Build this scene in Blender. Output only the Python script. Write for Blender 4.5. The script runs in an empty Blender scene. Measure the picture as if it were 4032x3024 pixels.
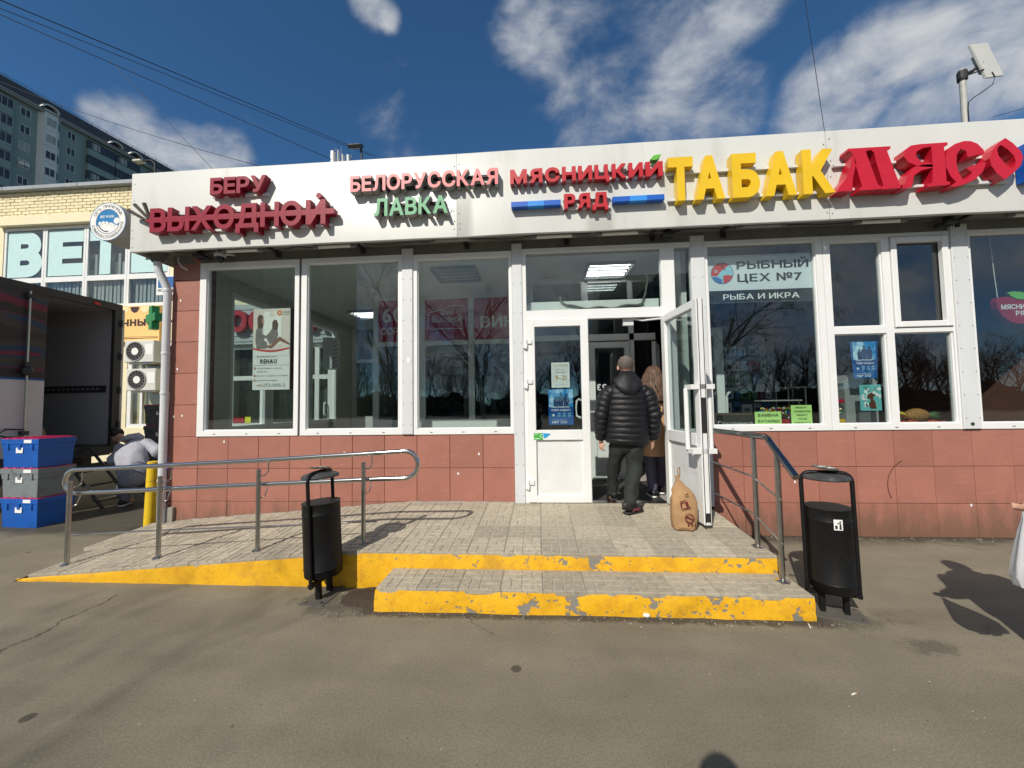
import bpy, bmesh, math, random
from mathutils import Vector, Matrix, noise
from mathutils.geometry import delaunay_2d_cdt
from math import sin, cos, pi, radians, sqrt
random.seed(7)
scn = bpy.context.scene
C = scn.collection
# ------------------------------------------------------------------ camera
CP = Vector((4.27942, -4.55580, 1.52457)); YAW, PIT, ROLL, FPX = -0.0710113, 0.0497458, -0.0153961, 1515.0
Fv = Vector((sin(YAW)*cos(PIT), cos(YAW)*cos(PIT), sin(PIT)))
_r = Vector((cos(YAW), -sin(YAW), 0)); _u = _r.cross(Fv)
Rv = cos(ROLL)*_r + sin(ROLL)*_u; Uv = -sin(ROLL)*_r + cos(ROLL)*_u
cd = bpy.data.cameras.new('camera'); cam = bpy.data.objects.new('camera', cd); C.objects.link(cam)
cd.sensor_width = 36; cd.lens = 36*FPX/4032; cd.clip_start = .02; cd.clip_end = 2000
mw = Matrix.Identity(4)
for i, v in enumerate((Rv, Uv, -Fv, CP)):
    for k in range(3): mw[k][i] = v[k]
cam.matrix_world = mw
scn.camera = cam
def dirpx(x, y):                       # direction seen at a 2212-wide picture point (sky design, cable ends)
    u, v = x*4032/2212, y*4032/2212
    return (Fv*FPX + Rv*(u-2016) + Uv*(1512-v)).normalized()
# ------------------------------------------------------------------ sun and sky
SUN = Vector((.331, .674, -.635)).normalized()
ld = bpy.data.lights.new('sun', 'SUN'); ld.energy = 4.6; ld.angle = radians(.53); ld.color = (1, .935, .835)
so = bpy.data.objects.new('sun', ld); C.objects.link(so)
so.rotation_euler = SUN.to_track_quat('-Z', 'Y').to_euler(); so.location = (-4, -12, 14)
world = bpy.data.worlds.new('World'); scn.world = world; world.use_nodes = True
wt = world.node_tree; wt.nodes.clear()
def WN(t, **k):
    n = wt.nodes.new(t)
    for a, b in k.items(): setattr(n, a, b)
    return n
def wl(a, b): wt.links.new(a, b)
def wmath(op, a, b=None, c=None):
    n = WN('ShaderNodeMath', operation=op)
    for i, x in enumerate((a, b, c)):
        if x is None: continue
        if isinstance(x, (int, float)): n.inputs[i].default_value = x
        else: wl(x, n.inputs[i])
    return n.outputs[0]
sky = WN('ShaderNodeTexSky', sky_type='NISHITA'); sky.sun_disc = False
sky.sun_elevation = radians(40.2); sky.sun_rotation = radians(206.2)
sky.altitude = 2600; sky.air_density = 1.0; sky.dust_density = .2; sky.ozone_density = 2.2
tc = WN('ShaderNodeTexCoord'); D = tc.outputs['Generated']
sep = WN('ShaderNodeSeparateXYZ'); wl(D, sep.inputs[0])
zz = wmath('ADD', wmath('MAXIMUM', sep.outputs[2], 0.0), .12)
uv = WN('ShaderNodeCombineXYZ')
wl(wmath('DIVIDE', sep.outputs[0], zz), uv.inputs[0]); wl(wmath('DIVIDE', sep.outputs[1], zz), uv.inputs[1])
cmap = WN('ShaderNodeMapping'); wl(D, cmap.inputs['Vector']); cmap.inputs['Rotation'].default_value = (0, .6, 0); cmap.inputs['Scale'].default_value = (.75, 1, 1.25)
nz = WN('ShaderNodeTexNoise'); nz.inputs['Scale'].default_value = 2.6; nz.inputs['Detail'].default_value = 8
nz.inputs['Roughness'].default_value = .55; nz.inputs['Distortion'].default_value = .2; wl(cmap.outputs[0], nz.inputs['Vector'])
nz2 = WN('ShaderNodeTexNoise'); nz2.inputs['Scale'].default_value = 9.0; nz2.inputs['Detail'].default_value = 8
nz2.inputs['Roughness'].default_value = .58; nz2.inputs['Distortion'].default_value = .3; wl(cmap.outputs[0], nz2.inputs['Vector'])
blobs = [(1180,10,110),(1235,40,125),(1330,110,150),(1415,195,150),(1320,265,100),(1480,60,130),(1590,5,90),(1560,250,85),(2160,15,100),(2060,65,95),
         (1960,115,95),(1860,165,100),(1770,235,95),(2190,160,90),(2090,215,80),(1990,245,70),(800,-10,48),(835,25,30),
         (225,245,45),(290,295,75),(390,335,70),(480,350,60),
         (745,585,-110),(820,640,-80),(960,600,-110),(1030,720,-90),(1240,575,-120),(1380,560,-90),(1600,560,-60),(1850,560,-70)]   # the last ones: clouds behind the viewer, as the shop glass mirrors them
acc = None
for bx_, by_, br in blobs:
    dv = dirpx(bx_, by_)
    if br < 0: dv = Vector((dv.x, -dv.y, dv.z)); br = -br
    dp = WN('ShaderNodeVectorMath', operation='DOT_PRODUCT'); wl(D, dp.inputs[0]); dp.inputs[1].default_value = dv
    ang = br/831*dirpx(bx_, by_).dot(Fv)**1.5*1.25
    mr = WN('ShaderNodeMapRange', interpolation_type='SMOOTHSTEP'); wl(dp.outputs['Value'], mr.inputs[0])
    mr.inputs[1].default_value = cos(ang*1.5); mr.inputs[2].default_value = cos(ang*.05)
    acc = mr.outputs[0] if acc is None else wmath('MAXIMUM', acc, mr.outputs[0])
# away from the picture the same kind of broken cloud goes on
back = WN('ShaderNodeMapRange', interpolation_type='SMOOTHSTEP'); wl(sep.outputs[1], back.inputs[0])
back.inputs[1].default_value = .1; back.inputs[2].default_value = -.5; back.inputs[3].default_value = 0; back.inputs[4].default_value = .85
acc = wmath('MAXIMUM', acc, back.outputs[0])
dens = wmath('ADD', wmath('ADD', wmath('MULTIPLY', nz.outputs[0], 1.0), wmath('MULTIPLY', nz2.outputs[0], .62)), wmath('MULTIPLY', acc, .33))
cm = WN('ShaderNodeMapRange', interpolation_type='SMOOTHSTEP'); wl(dens, cm.inputs[0])
cm.inputs[1].default_value = .87; cm.inputs[2].default_value = 1.22
sh = WN('ShaderNodeMapRange'); wl(dens, sh.inputs[0]); sh.inputs[1].default_value = .90; sh.inputs[2].default_value = 1.26
cr_ = WN('ShaderNodeValToRGB'); wl(sh.outputs[0], cr_.inputs[0])
cr_.color_ramp.elements[0].color = (.38, .45, .58, 1); cr_.color_ramp.elements[1].color = (.95, .98, 1.0, 1)
cs = WN('ShaderNodeVectorMath', operation='SCALE'); wl(cr_.outputs[0], cs.inputs[0]); cs.inputs[3].default_value = 6.8
tint = WN('ShaderNodeVectorMath', operation='MULTIPLY'); wl(sky.outputs[0], tint.inputs[0]); tint.inputs[1].default_value = (.54, .95, 1.14)
mx = WN('ShaderNodeMix', data_type='RGBA'); wl(wmath('MULTIPLY', cm.outputs[0], .93), mx.inputs[0]); wl(tint.outputs[0], mx.inputs[6]); wl(cs.outputs[0], mx.inputs[7])
bg = WN('ShaderNodeBackground'); bg.inputs[1].default_value = .10; wl(mx.outputs[2], bg.inputs[0])
wo = WN('ShaderNodeOutputWorld'); wl(bg.outputs[0], wo.inputs[0])
vs = scn.view_settings; vs.view_transform = 'Standard'; vs.look = 'None'; vs.exposure = 0; vs.gamma = 1; vs.use_curve_mapping = False
scn.render.engine = 'CYCLES'
scn.cycles.max_bounces = 8; scn.cycles.transparent_max_bounces = 24; scn.cycles.glossy_bounces = 4
# ------------------------------------------------------------------ materials
MATS = {}
def M(name, col, rough=.6, metal=0., var=.1, vs_=6., bump=0., bs=60., spec=.5, coat=0., rnd=0., dirt=None, dirt_t=(.55, .75), dirt_s=3., emit=0., stretch=None):
    if name in MATS: return MATS[name]
    m = bpy.data.materials.new(name); m.use_nodes = True; t = m.node_tree; b = t.nodes['Principled BSDF']; L = t.links.new
    N = lambda k: t.nodes.new(k)
    tcn = N('ShaderNodeTexCoord'); oi = N('ShaderNodeObjectInfo')
    va = N('ShaderNodeVectorMath'); va.operation = 'MULTIPLY_ADD'; L(oi.outputs['Random'], va.inputs[0]); va.inputs[1].default_value = (31, 47, 23); L(tcn.outputs['Object'], va.inputs[2])
    vec = va.outputs[0]
    if stretch:
        sc = N('ShaderNodeVectorMath'); sc.operation = 'MULTIPLY'; L(vec, sc.inputs[0]); sc.inputs[1].default_value = stretch; vec = sc.outputs[0]
    n1 = N('ShaderNodeTexNoise'); n1.inputs['Scale'].default_value = vs_; n1.inputs['Detail'].default_value = 7; n1.inputs['Roughness'].default_value = .62; L(vec, n1.inputs['Vector'])
    mr = N('ShaderNodeMapRange'); L(n1.outputs[0], mr.inputs[0]); mr.inputs[1].default_value = .25; mr.inputs[2].default_value = .75
    mr.inputs[3].default_value = 1-var; mr.inputs[4].default_value = 1+var
    val = mr.outputs[0]
    if rnd:
        r2 = N('ShaderNodeMapRange'); L(oi.outputs['Random'], r2.inputs[0]); r2.inputs[3].default_value = 1-rnd; r2.inputs[4].default_value = 1+rnd
        mm = N('ShaderNodeMath'); mm.operation = 'MULTIPLY'; L(val, mm.inputs[0]); L(r2.outputs[0], mm.inputs[1]); val = mm.outputs[0]
    sc2 = N('ShaderNodeVectorMath'); sc2.operation = 'SCALE'; sc2.inputs[0].default_value = col; L(val, sc2.inputs[3])
    out = sc2.outputs[0]
    if dirt:
        n2 = N('ShaderNodeTexNoise'); n2.inputs['Scale'].default_value = dirt_s; n2.inputs['Detail'].default_value = 9; n2.inputs['Roughness'].default_value = .68; L(vec, n2.inputs['Vector'])
        m2 = N('ShaderNodeMapRange'); m2.interpolation_type = 'SMOOTHSTEP'; L(n2.outputs[0], m2.inputs[0]); m2.inputs[1].default_value = dirt_t[0]; m2.inputs[2].default_value = dirt_t[1]
        mxn = N('ShaderNodeMix'); mxn.data_type = 'RGBA'; L(m2.outputs[0], mxn.inputs[0]); L(out, mxn.inputs[6]); mxn.inputs[7].default_value = (*dirt, 1); out = mxn.outputs[2]
    L(out, b.inputs['Base Color']); b.inputs['Roughness'].default_value = rough; b.inputs['Metallic'].default_value = metal
    b.inputs['Specular IOR Level'].default_value = spec; b.inputs['Coat Weight'].default_value = coat
    if emit: L(out, b.inputs['Emission Color']); b.inputs['Emission Strength'].default_value = emit
    if bump:
        n3 = N('ShaderNodeTexNoise'); n3.inputs['Scale'].default_value = bs; n3.inputs['Detail'].default_value = 6; L(vec, n3.inputs['Vector'])
        bp = N('ShaderNodeBump'); bp.inputs['Strength'].default_value = bump; bp.inputs['Distance'].default_value = .01; L(n3.outputs[0], bp.inputs['Height']); L(bp.outputs[0], b.inputs['Normal'])
    MATS[name] = m; m.diffuse_color = (*col, 1)
    return m
def glassmat(name, tintc=(.86, .91, .9), k=1.5, add=.0):
    m = bpy.data.materials.new(name); m.use_nodes = True; t = m.node_tree; t.nodes.clear(); L = t.links.new
    o = t.nodes.new('ShaderNodeOutputMaterial'); mix = t.nodes.new('ShaderNodeMixShader'); tr = t.nodes.new('ShaderNodeBsdfTransparent'); gl = t.nodes.new('ShaderNodeBsdfGlossy')
    fr = t.nodes.new('ShaderNodeFresnel'); ge = t.nodes.new('ShaderNodeNewGeometry'); io = t.nodes.new('ShaderNodeMapRange'); L(ge.outputs['Backfacing'], io.inputs[0]); io.inputs[3].default_value = 1.5; io.inputs[4].default_value = 1/1.5; L(io.outputs[0], fr.inputs[0])   # thin sheet: no total reflection inside
    ma = t.nodes.new('ShaderNodeMath'); ma.operation = 'MULTIPLY_ADD'; ma.use_clamp = True; L(fr.outputs[0], ma.inputs[0]); ma.inputs[1].default_value = k; ma.inputs[2].default_value = add
    tn = t.nodes.new('ShaderNodeTexCoord'); nn = t.nodes.new('ShaderNodeTexNoise'); nn.inputs['Scale'].default_value = 1.3; L(tn.outputs['Object'], nn.inputs['Vector'])
    bp = t.nodes.new('ShaderNodeBump'); bp.inputs['Strength'].default_value = .03; bp.inputs['Distance'].default_value = .05; L(nn.outputs[0], bp.inputs['Height']); L(bp.outputs[0], gl.inputs['Normal'])
    tr.inputs[0].default_value = (*tintc, 1); gl.inputs[0].default_value = (.95, .97, 1, 1); gl.inputs[1].default_value = .01
    L(ma.outputs[0], mix.inputs[0]); L(tr.outputs[0], mix.inputs[1]); L(gl.outputs[0], mix.inputs[2]); L(mix.outputs[0], o.inputs[0])
    MATS[name] = m
    return m
GLASS = glassmat('window_glass'); GLASS_FAR = glassmat('far_glass', (.35, .4, .4), 1.6, .04)
def S(r, g, b):                       # sRGB 0-255 to linear
    f = lambda c: ((c/255+.055)/1.055)**2.4 if c > 10 else c/255/12.92
    return (f(r), f(g), f(b))
PVC = M('white_pvc', (.76, .77, .76), .38, var=.05, vs_=3, dirt=(.45, .43, .38), dirt_t=(.66, .86), dirt_s=5)
POSTM = M('white_post_metal', (.62, .64, .65), .42, var=.07, vs_=3, dirt=(.36, .35, .31), dirt_t=(.62, .8), dirt_s=5, stretch=(1, 1, .35))
FASC = M('fascia_metal', (.585, .595, .565), .38, var=.045, vs_=1.6, dirt=(.42, .41, .37), dirt_t=(.52, .82), dirt_s=2.2, stretch=(1, 1, .22), bump=.02, bs=4)
SOFF = M('soffit_grey', (.17, .165, .15), .8, var=.25, vs_=2.5, dirt=(.06, .055, .05), dirt_t=(.55, .8))
STEEL = M('stainless_steel', (.60, .58, .55), .17, metal=1, var=.06, vs_=20)
DSTEEL = M('dull_steel', (.42, .41, .38), .32, metal=1, var=.15, vs_=9)
BLACKP = M('black_paint', (.0065, .0065, .007), .5, var=.35, vs_=9, spec=.3, dirt=(.035, .032, .03), dirt_t=(.58, .82), dirt_s=14, bump=.15, bs=40)
DARK = M('dark_rubber', (.018, .018, .02), .6)
CONC = M('concrete', (.27, .25, .215), .9, var=.2, vs_=5, bump=.4, bs=50)
REDM = M('crimson_sign', S(140, 18, 46), .45, spec=.35, var=.12, vs_=4, dirt=S(108, 8, 32), dirt_t=(.52, .75), dirt_s=4)
REDF = M('red_sign_face', S(186, 34, 44), .4, var=.05); REDS = M('red_sign_side', S(150, 22, 34), .4, var=.1)
PINKF = M('pink_sign_face', S(232, 120, 122), .45, var=.05); GREYS = M('grey_sign_side', (.30, .29, .28), .5, var=.1)
GRNF = M('green_sign_face', S(84, 160, 112), .45, var=.05)
YELF = M('yellow_sign', (.78, .50, .012), .38, var=.07, vs_=4, dirt=(.45, .27, .02), dirt_t=(.66, .85), dirt_s=7)
REDY = M('bright_red_sign', (.52, .008, .028), .33, var=.08)
BLUE1 = M('blue_sign', S(24, 92, 190), .4, var=.05); BLUE2 = M('sky_blue_sign', S(50, 140, 225), .4, var=.05)
BEIGE = M('beige_plaster', (.56, .52, .45), .85, var=.08, vs_=2)
CEILW = M('ceiling_white', (.72, .72, .70), .8, var=.03)
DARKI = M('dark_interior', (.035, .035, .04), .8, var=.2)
FLOORI = M('shop_floor', (.36, .34, .31), .5, var=.15)
PAPERW = M('white_paper', (.78, .78, .76), .6, var=.03); PAPERG = M('green_paper', S(196, 235, 140), .6, var=.04)
INK = M('black_ink', (.02, .02, .025), .6, var=.05); GOLD = M('gold_ink', S(178, 140, 70), .5); GREYI = M('grey_ink', (.22, .22, .23), .6); WHITEI = M('white_ink', (.82, .83, .84), .6, var=.02)
REDI = M('poster_red', S(172, 26, 48), .5, var=.05)
# ------------------------------------------------------------------ mesh helpers
class MB:
    def __init__(s): s.v = []; s.f = []; s.m = []
    def add(s, vs, fs, mi=0):
        o = len(s.v); s.v += [tuple(v) for v in vs]
        for f in fs: s.f.append([i+o for i in f]); s.m.append(mi)
        return s
    def box(s, x0, x1, y0, y1, z0, z1, mi=0):
        return s.add([(x, y, z) for z in (z0, z1) for y in (y0, y1) for x in (x0, x1)],
                     [(0, 2, 3, 1), (4, 5, 7, 6), (0, 1, 5, 4), (2, 6, 7, 3), (0, 4, 6, 2), (1, 3, 7, 5)], mi)
    def bbox(s, x0, x1, y0, y1, z0, z1, b=.004, mi=0):      # box with its -Y face bevelled
        vs = [(x0, y1, z0), (x1, y1, z0), (x1, y1, z1), (x0, y1, z1), (x0, y0+b, z0), (x1, y0+b, z0), (x1, y0+b, z1), (x0, y0+b, z1),
              (x0+b, y0, z0+b), (x1-b, y0, z0+b), (x1-b, y0, z1-b), (x0+b, y0, z1-b)]
        return s.add(vs, [(3, 2, 1, 0), (0, 1, 5, 4), (1, 2, 6, 5), (2, 3, 7, 6), (3, 0, 4, 7), (4, 5, 9, 8), (5, 6, 10, 9), (6, 7, 11, 10), (7, 4, 8, 11), (8, 9, 10, 11)], mi)
    def prism(s, poly, y0, y1, mi=0, side=None):             # polygon in XZ extruded in Y (front y0)
        n = len(poly); vs = [(x, y0, z) for x, z in poly]+[(x, y1, z) for x, z in poly]
        s.add(vs, [list(range(n))], mi); o = len(s.v)-2*n
        s.f.append([o+n+i for i in reversed(range(n))]); s.m.append(mi)
        for i in range(n):
            j = (i+1) % n; s.f.append([o+i, o+j, o+n+j, o+n+i][::-1]); s.m.append(mi if side is None else side)
        return s
    def loft(s, pts, rad, ref=(1, 0, 0), n=14, cap=True, mi=0, ph=0., fn=None):
        pts = [Vector(p) for p in pts]; k = len(pts); o = len(s.v); ref = Vector(ref)
        for i in range(k):
            t = (pts[min(i+1, k-1)]-pts[max(i-1, 0)])
            t = t.normalized() if t.length > 1e-9 else Vector((0, 0, 1))
            a = ref-t*ref.dot(t)
            if a.length < 1e-3: a = t.orthogonal()
            a.normalize(); b = t.cross(a)
            ra, rb = rad[i] if isinstance(rad[i], (tuple, list)) else (rad[i], rad[i])
            for j in range(n):
                q = 2*pi*j/n+ph; p = pts[i]+a*ra*cos(q)+b*rb*sin(q)
                if fn: p = Vector(fn(p, i, j))
                s.v.append(tuple(p))
        for i in range(k-1):
            for j in range(n):
                s.f.append([o+i*n+j, o+i*n+(j+1) % n, o+(i+1)*n+(j+1) % n, o+(i+1)*n+j]); s.m.append(mi)
        if cap:
            s.f.append([o+j for j in reversed(range(n))]); s.m.append(mi)
            s.f.append([o+(k-1)*n+j for j in range(n)]); s.m.append(mi)
        return s
    def tube(s, pts, r, n=10, mi=0): return s.loft(pts, [r]*len(pts), ref=(.31, .2, .93), n=n, mi=mi)
    def lathe(s, c, prof, n=24, mi=0, cap=True):
        return s.loft([(c[0], c[1], c[2]+z) for r, z in prof], [max(r, .0005) for r, z in prof], n=n, cap=cap, mi=mi)
    def ball(s, c, r, n=12, m=8, mi=0):
        if not isinstance(r, (tuple, list)): r = (r, r, r)
        o = len(s.v)
        for i in range(m+1):
            a = pi*i/m
            for j in range(n):
                b = 2*pi*j/n; s.v.append((c[0]+r[0]*sin(a)*cos(b), c[1]+r[1]*sin(a)*sin(b), c[2]-r[2]*cos(a)))
        for i in range(m):
            for j in range(n): s.f.append([o+i*n+j, o+i*n+(j+1) % n, o+(i+1)*n+(j+1) % n, o+(i+1)*n+j]); s.m.append(mi)
        return s
    def xf(s, mat):
        s.v = [tuple(mat @ Vector(v)) for v in s.v]; return s
    def warp(s, fn):
        s.v = [tuple(fn(Vector(v))) for v in s.v]; return s
    def mesh(s, name, mats, smooth=None):
        me = bpy.data.meshes.new(name); me.from_pydata(s.v, [], s.f)
        mats = mats if isinstance(mats, (list, tuple)) else [mats]
        for m in mats: me.materials.append(m)
        if len(mats) > 1: me.polygons.foreach_set('material_index', s.m)
        me.update()
        if smooth is not None:
            me.polygons.foreach_set('use_smooth', [True]*len(me.polygons))
            if smooth < 180:
                bm = bmesh.new(); bm.from_mesh(me); lim = radians(smooth)
                bmesh.ops.remove_doubles(bm, verts=bm.verts, dist=1e-5)
                for e in bm.edges:
                    if len(e.link_faces) == 2 and e.calc_face_angle(0) > lim: e.smooth = False
                bm.to_mesh(me); bm.free()
        return me
    def build(s, name, mats, parent=None, smooth=None, label=None):
        return link(name, s.mesh(name, mats, smooth), parent, label=label)
def wloc(o):
    l = Vector((0, 0, 0))
    while o: l += o.location; o = o.parent
    return l
def link(name, me, parent=None, loc=None, rot=None, scale=None, label=None):
    o = bpy.data.objects.new(name, me); C.objects.link(o)
    if loc: o.location = loc
    if rot: o.rotation_euler = rot
    if scale: o.scale = scale
    if parent:
        o.parent = parent
        if parent.type == 'EMPTY': o.matrix_parent_inverse = Matrix.Translation(-parent.location)
    if label: o['label'] = label
    return o
def thing(name, label, cat, loc=(0, 0, 0), group=None):
    o = bpy.data.objects.new(name, None); C.objects.link(o); o.location = loc; o.empty_display_size = .1
    o['label'] = label; o['category'] = cat
    if group: o['group'] = group
    return o
def tag(o, label, cat, group=None, kind=None):
    if label: o['label'] = label
    if cat: o['category'] = cat
    if group: o['group'] = group
    if kind: o['kind'] = kind
    return o
def Rx(p, a): return p
# text: letters of the built-in font as geometry
_tc = bpy.data.curves.new('lettering_source', 'FONT'); _to = bpy.data.objects.new('lettering_source', _tc)
_cache = {}
def _loops(ch, res):
    """closed outlines of a letter, outer ones counter-clockwise"""
    _tc.body = ch; _tc.offset = 0; _tc.extrude = 0
    cu = _to.to_curve(bpy.context.evaluated_depsgraph_get()); out = []
    for sp in cu.splines:
        bp = sp.bezier_points; pts = []; n = len(bp)
        for i in range(n):
            p, q = bp[i], bp[(i+1) % n]; a, h1, h2, b = p.co.xy, p.handle_right.xy, q.handle_left.xy, q.co.xy; ch_ = b-a
            st = abs(ch_.cross(h1-a))+abs(ch_.cross(h2-a)) < 1e-4*max(ch_.length, 1e-6)
            for k in range(1 if st else res):
                t = k/res; v = a*(1-t)**3+h1*3*t*(1-t)**2+h2*3*t*t*(1-t)+b*t**3
                if not pts or (v-pts[-1]).length > 1e-4: pts.append(v)
        while len(pts) > 1 and (pts[0]-pts[-1]).length < 1e-4: pts.pop()
        if len(pts) > 2: out.append(pts)
    _to.to_curve_clear()
    ar = lambda L_: sum(L_[i].x*L_[(i+1) % len(L_)].y-L_[(i+1) % len(L_)].x*L_[i].y for i in range(len(L_)))
    if out and ar(max(out, key=lambda L_: abs(ar(L_)))) < 0: out = [L_[::-1] for L_ in out]
    return out
def _bold(loops, off):
    """grow the outlines by off and fill them by winding number"""
    P, E_ = [], []
    for L_ in loops:
        n = len(L_); o = len(P)
        for i in range(n):
            p, q, r = L_[i-1], L_[i], L_[(i+1) % n]; d1, d2 = (q-p).normalized(), (r-q).normalized()
            n1, n2 = Vector((d1.y, -d1.x)), Vector((d2.y, -d2.x)); P.append(q+(n1+n2)/max(1+n1.dot(n2), .5)*off); E_.append((o+i, o+(i+1) % n))
    if not P: return [], []
    ov, oe, of, _a, _b, _c = delaunay_2d_cdt(P, E_, [], 0, 1e-6); keep = []
    for f in of:
        c = sum((ov[i] for i in f), Vector((0, 0)))/len(f); w = 0
        for a, b in E_:
            p, q = P[a], P[b]
            if p.y <= c.y < q.y or q.y <= c.y < p.y:
                if p.x+(c.y-p.y)*(q.x-p.x)/(q.y-p.y) > c.x: w += 1 if q.y > p.y else -1
        if w > 0: keep.append(list(f))
    return [tuple(v) for v in ov], keep
def glyph(ch, off=0., ext=0., res=3):
    """filled letter in the plane: verts (x, y), faces, min x, max x; ext > 0 adds sides and a back (z = -.5 .. .5)"""
    k = (ch, off, ext, res)
    if k in _cache: return _cache[k]
    vs, fs = _bold(_loops(ch, res), off)
    xs = [vs[i][0] for f in fs for i in f] or [0, .3]; n = len(vs)
    if ext:
        de = set()
        for f in fs:
            ar = sum(vs[f[i]][0]*vs[f[(i+1) % len(f)]][1]-vs[f[(i+1) % len(f)]][0]*vs[f[i]][1] for i in range(len(f)))
            g = f if ar > 0 else f[::-1]
            for i in range(len(g)): de.add((g[i], g[(i+1) % len(g)]))
        sides = [[a+n, b+n, b, a] for a, b in de if (b, a) not in de]
        v3 = [(x, y, .5) for x, y in vs]+[(x, y, -.5) for x, y in vs]; f3 = fs+[[i+n for i in f[::-1]] for f in fs]+sides
    else: v3 = [(x, y, 0.) for x, y in vs]; f3 = fs
    _cache[k] = (v3, f3, min(xs), max(xs)); return _cache[k]
CAP = .728
def letter(ch, x0, z0, sx, sz, yf, yb, off=.03, res=3, shear=0.):
    """one raised letter: bbox left at x0, baseline z0, em scales sx, sz, front at yf, back at yb; sides get material 1"""
    v, f, a, b = glyph(ch, off, .5, res); mb = MB()
    for p in v: mb.v.append((x0+(p[0]-a)*sx+shear*(p[1])*sz, yb+(yf-yb)*(p[2]+.5), z0+p[1]*sz))
    for q in f:
        zsum = {round(v[i][2], 2) for i in q}; mb.f.append(q); mb.m.append(0 if zsum == {.5} else 1)
    return mb
def word_layout(s, x0, x1, gap, off, space=.28):
    ws = []; tot = 0
    for c in s:
        if c == ' ': ws.append((c, space)); tot += space
        else: g = glyph(c, off, 0.); ws.append((c, g[3]-g[2])); tot += g[3]-g[2]
    tot += gap*(len(s)-1); k = (x1-x0)/tot; x = x0; out = []
    for c, w in ws: out.append((c, x, w*k)); x += (w+gap)*k
    return out, k
def sign_word(s, x0, x1, z0, h, yf, yb, mats, parent, off=.03, gap=.09, name='letter', smooth=None):
    lay, k = word_layout(s, x0, x1, gap, off); sz = h/(CAP+2*off)
    for c, x, w in lay:
        if c != ' ': letter(c, x, z0+off*sz, k, sz, yf, yb, off).build(name, mats, parent)
def print_text(s, x0, x1, z0, h, y, mat, parent, off=.0, mirror=False, name='lettering', dz=0., serif=False, shear=0.):
    """flat print facing -Y fitted between x0 and x1"""
    lay, k = word_layout(s, x0, x1, .085, off, .2); sz = h/(CAP+2*off); mb = MB()
    for c, x, w in lay:
        if c == ' ': continue
        v, f, a, b = glyph(c, off, 0., 2); vs = []
        for p in v:
            t = x-x0+(p[0]-a)*k; vs.append(((x1-t if mirror else x0+t)+shear*p[1]*sz, y, z0+(p[1]+off)*sz+dz*t))
        mb.add(vs, f)
    return mb.build(name, mat, parent)
def flat(poly, y, mat, parent, name='print'):
    mb = MB(); mb.add([(x, y, z) for x, z in poly], [list(range(len(poly)))]); return mb.build(name, mat, parent)
def rect(x0, x1, z0, z1): return [(x0, z0), (x1, z0), (x1, z1), (x0, z1)]
def circ(cx, cz, r, n=24, rz=None, a0=0, a1=2*pi): return [(cx+r*cos(a0+(a1-a0)*i/n), cz+(rz or r)*sin(a0+(a1-a0)*i/n)) for i in range(n if a1-a0 > 6.28 else n+1)]
def arc_pts(cx, cz, r, a0, a1, n): return [(cx+r*cos(a0+(a1-a0)*i/n), cz+r*sin(a0+(a1-a0)*i/n)) for i in range(n+1)]
def ringpoly(cx, cz, r0, r1, n=32, a0=0., a1=2*pi):
    mb = []
    for i in range(n):
        a, b = a0+(a1-a0)*i/n, a0+(a1-a0)*(i+1)/n
        mb.append([(cx+r0*cos(a), cz+r0*sin(a)), (cx+r1*cos(a), cz+r1*sin(a)), (cx+r1*cos(b), cz+r1*sin(b)), (cx+r0*cos(b), cz+r0*sin(b))])
    return mb
def flats(polys, y, mat, parent, name='print'):
    mb = MB()
    for p in polys: mb.add([(x, y, z) for x, z in p], [list(range(len(p)))])
    return mb.build(name, mat, parent)
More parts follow.
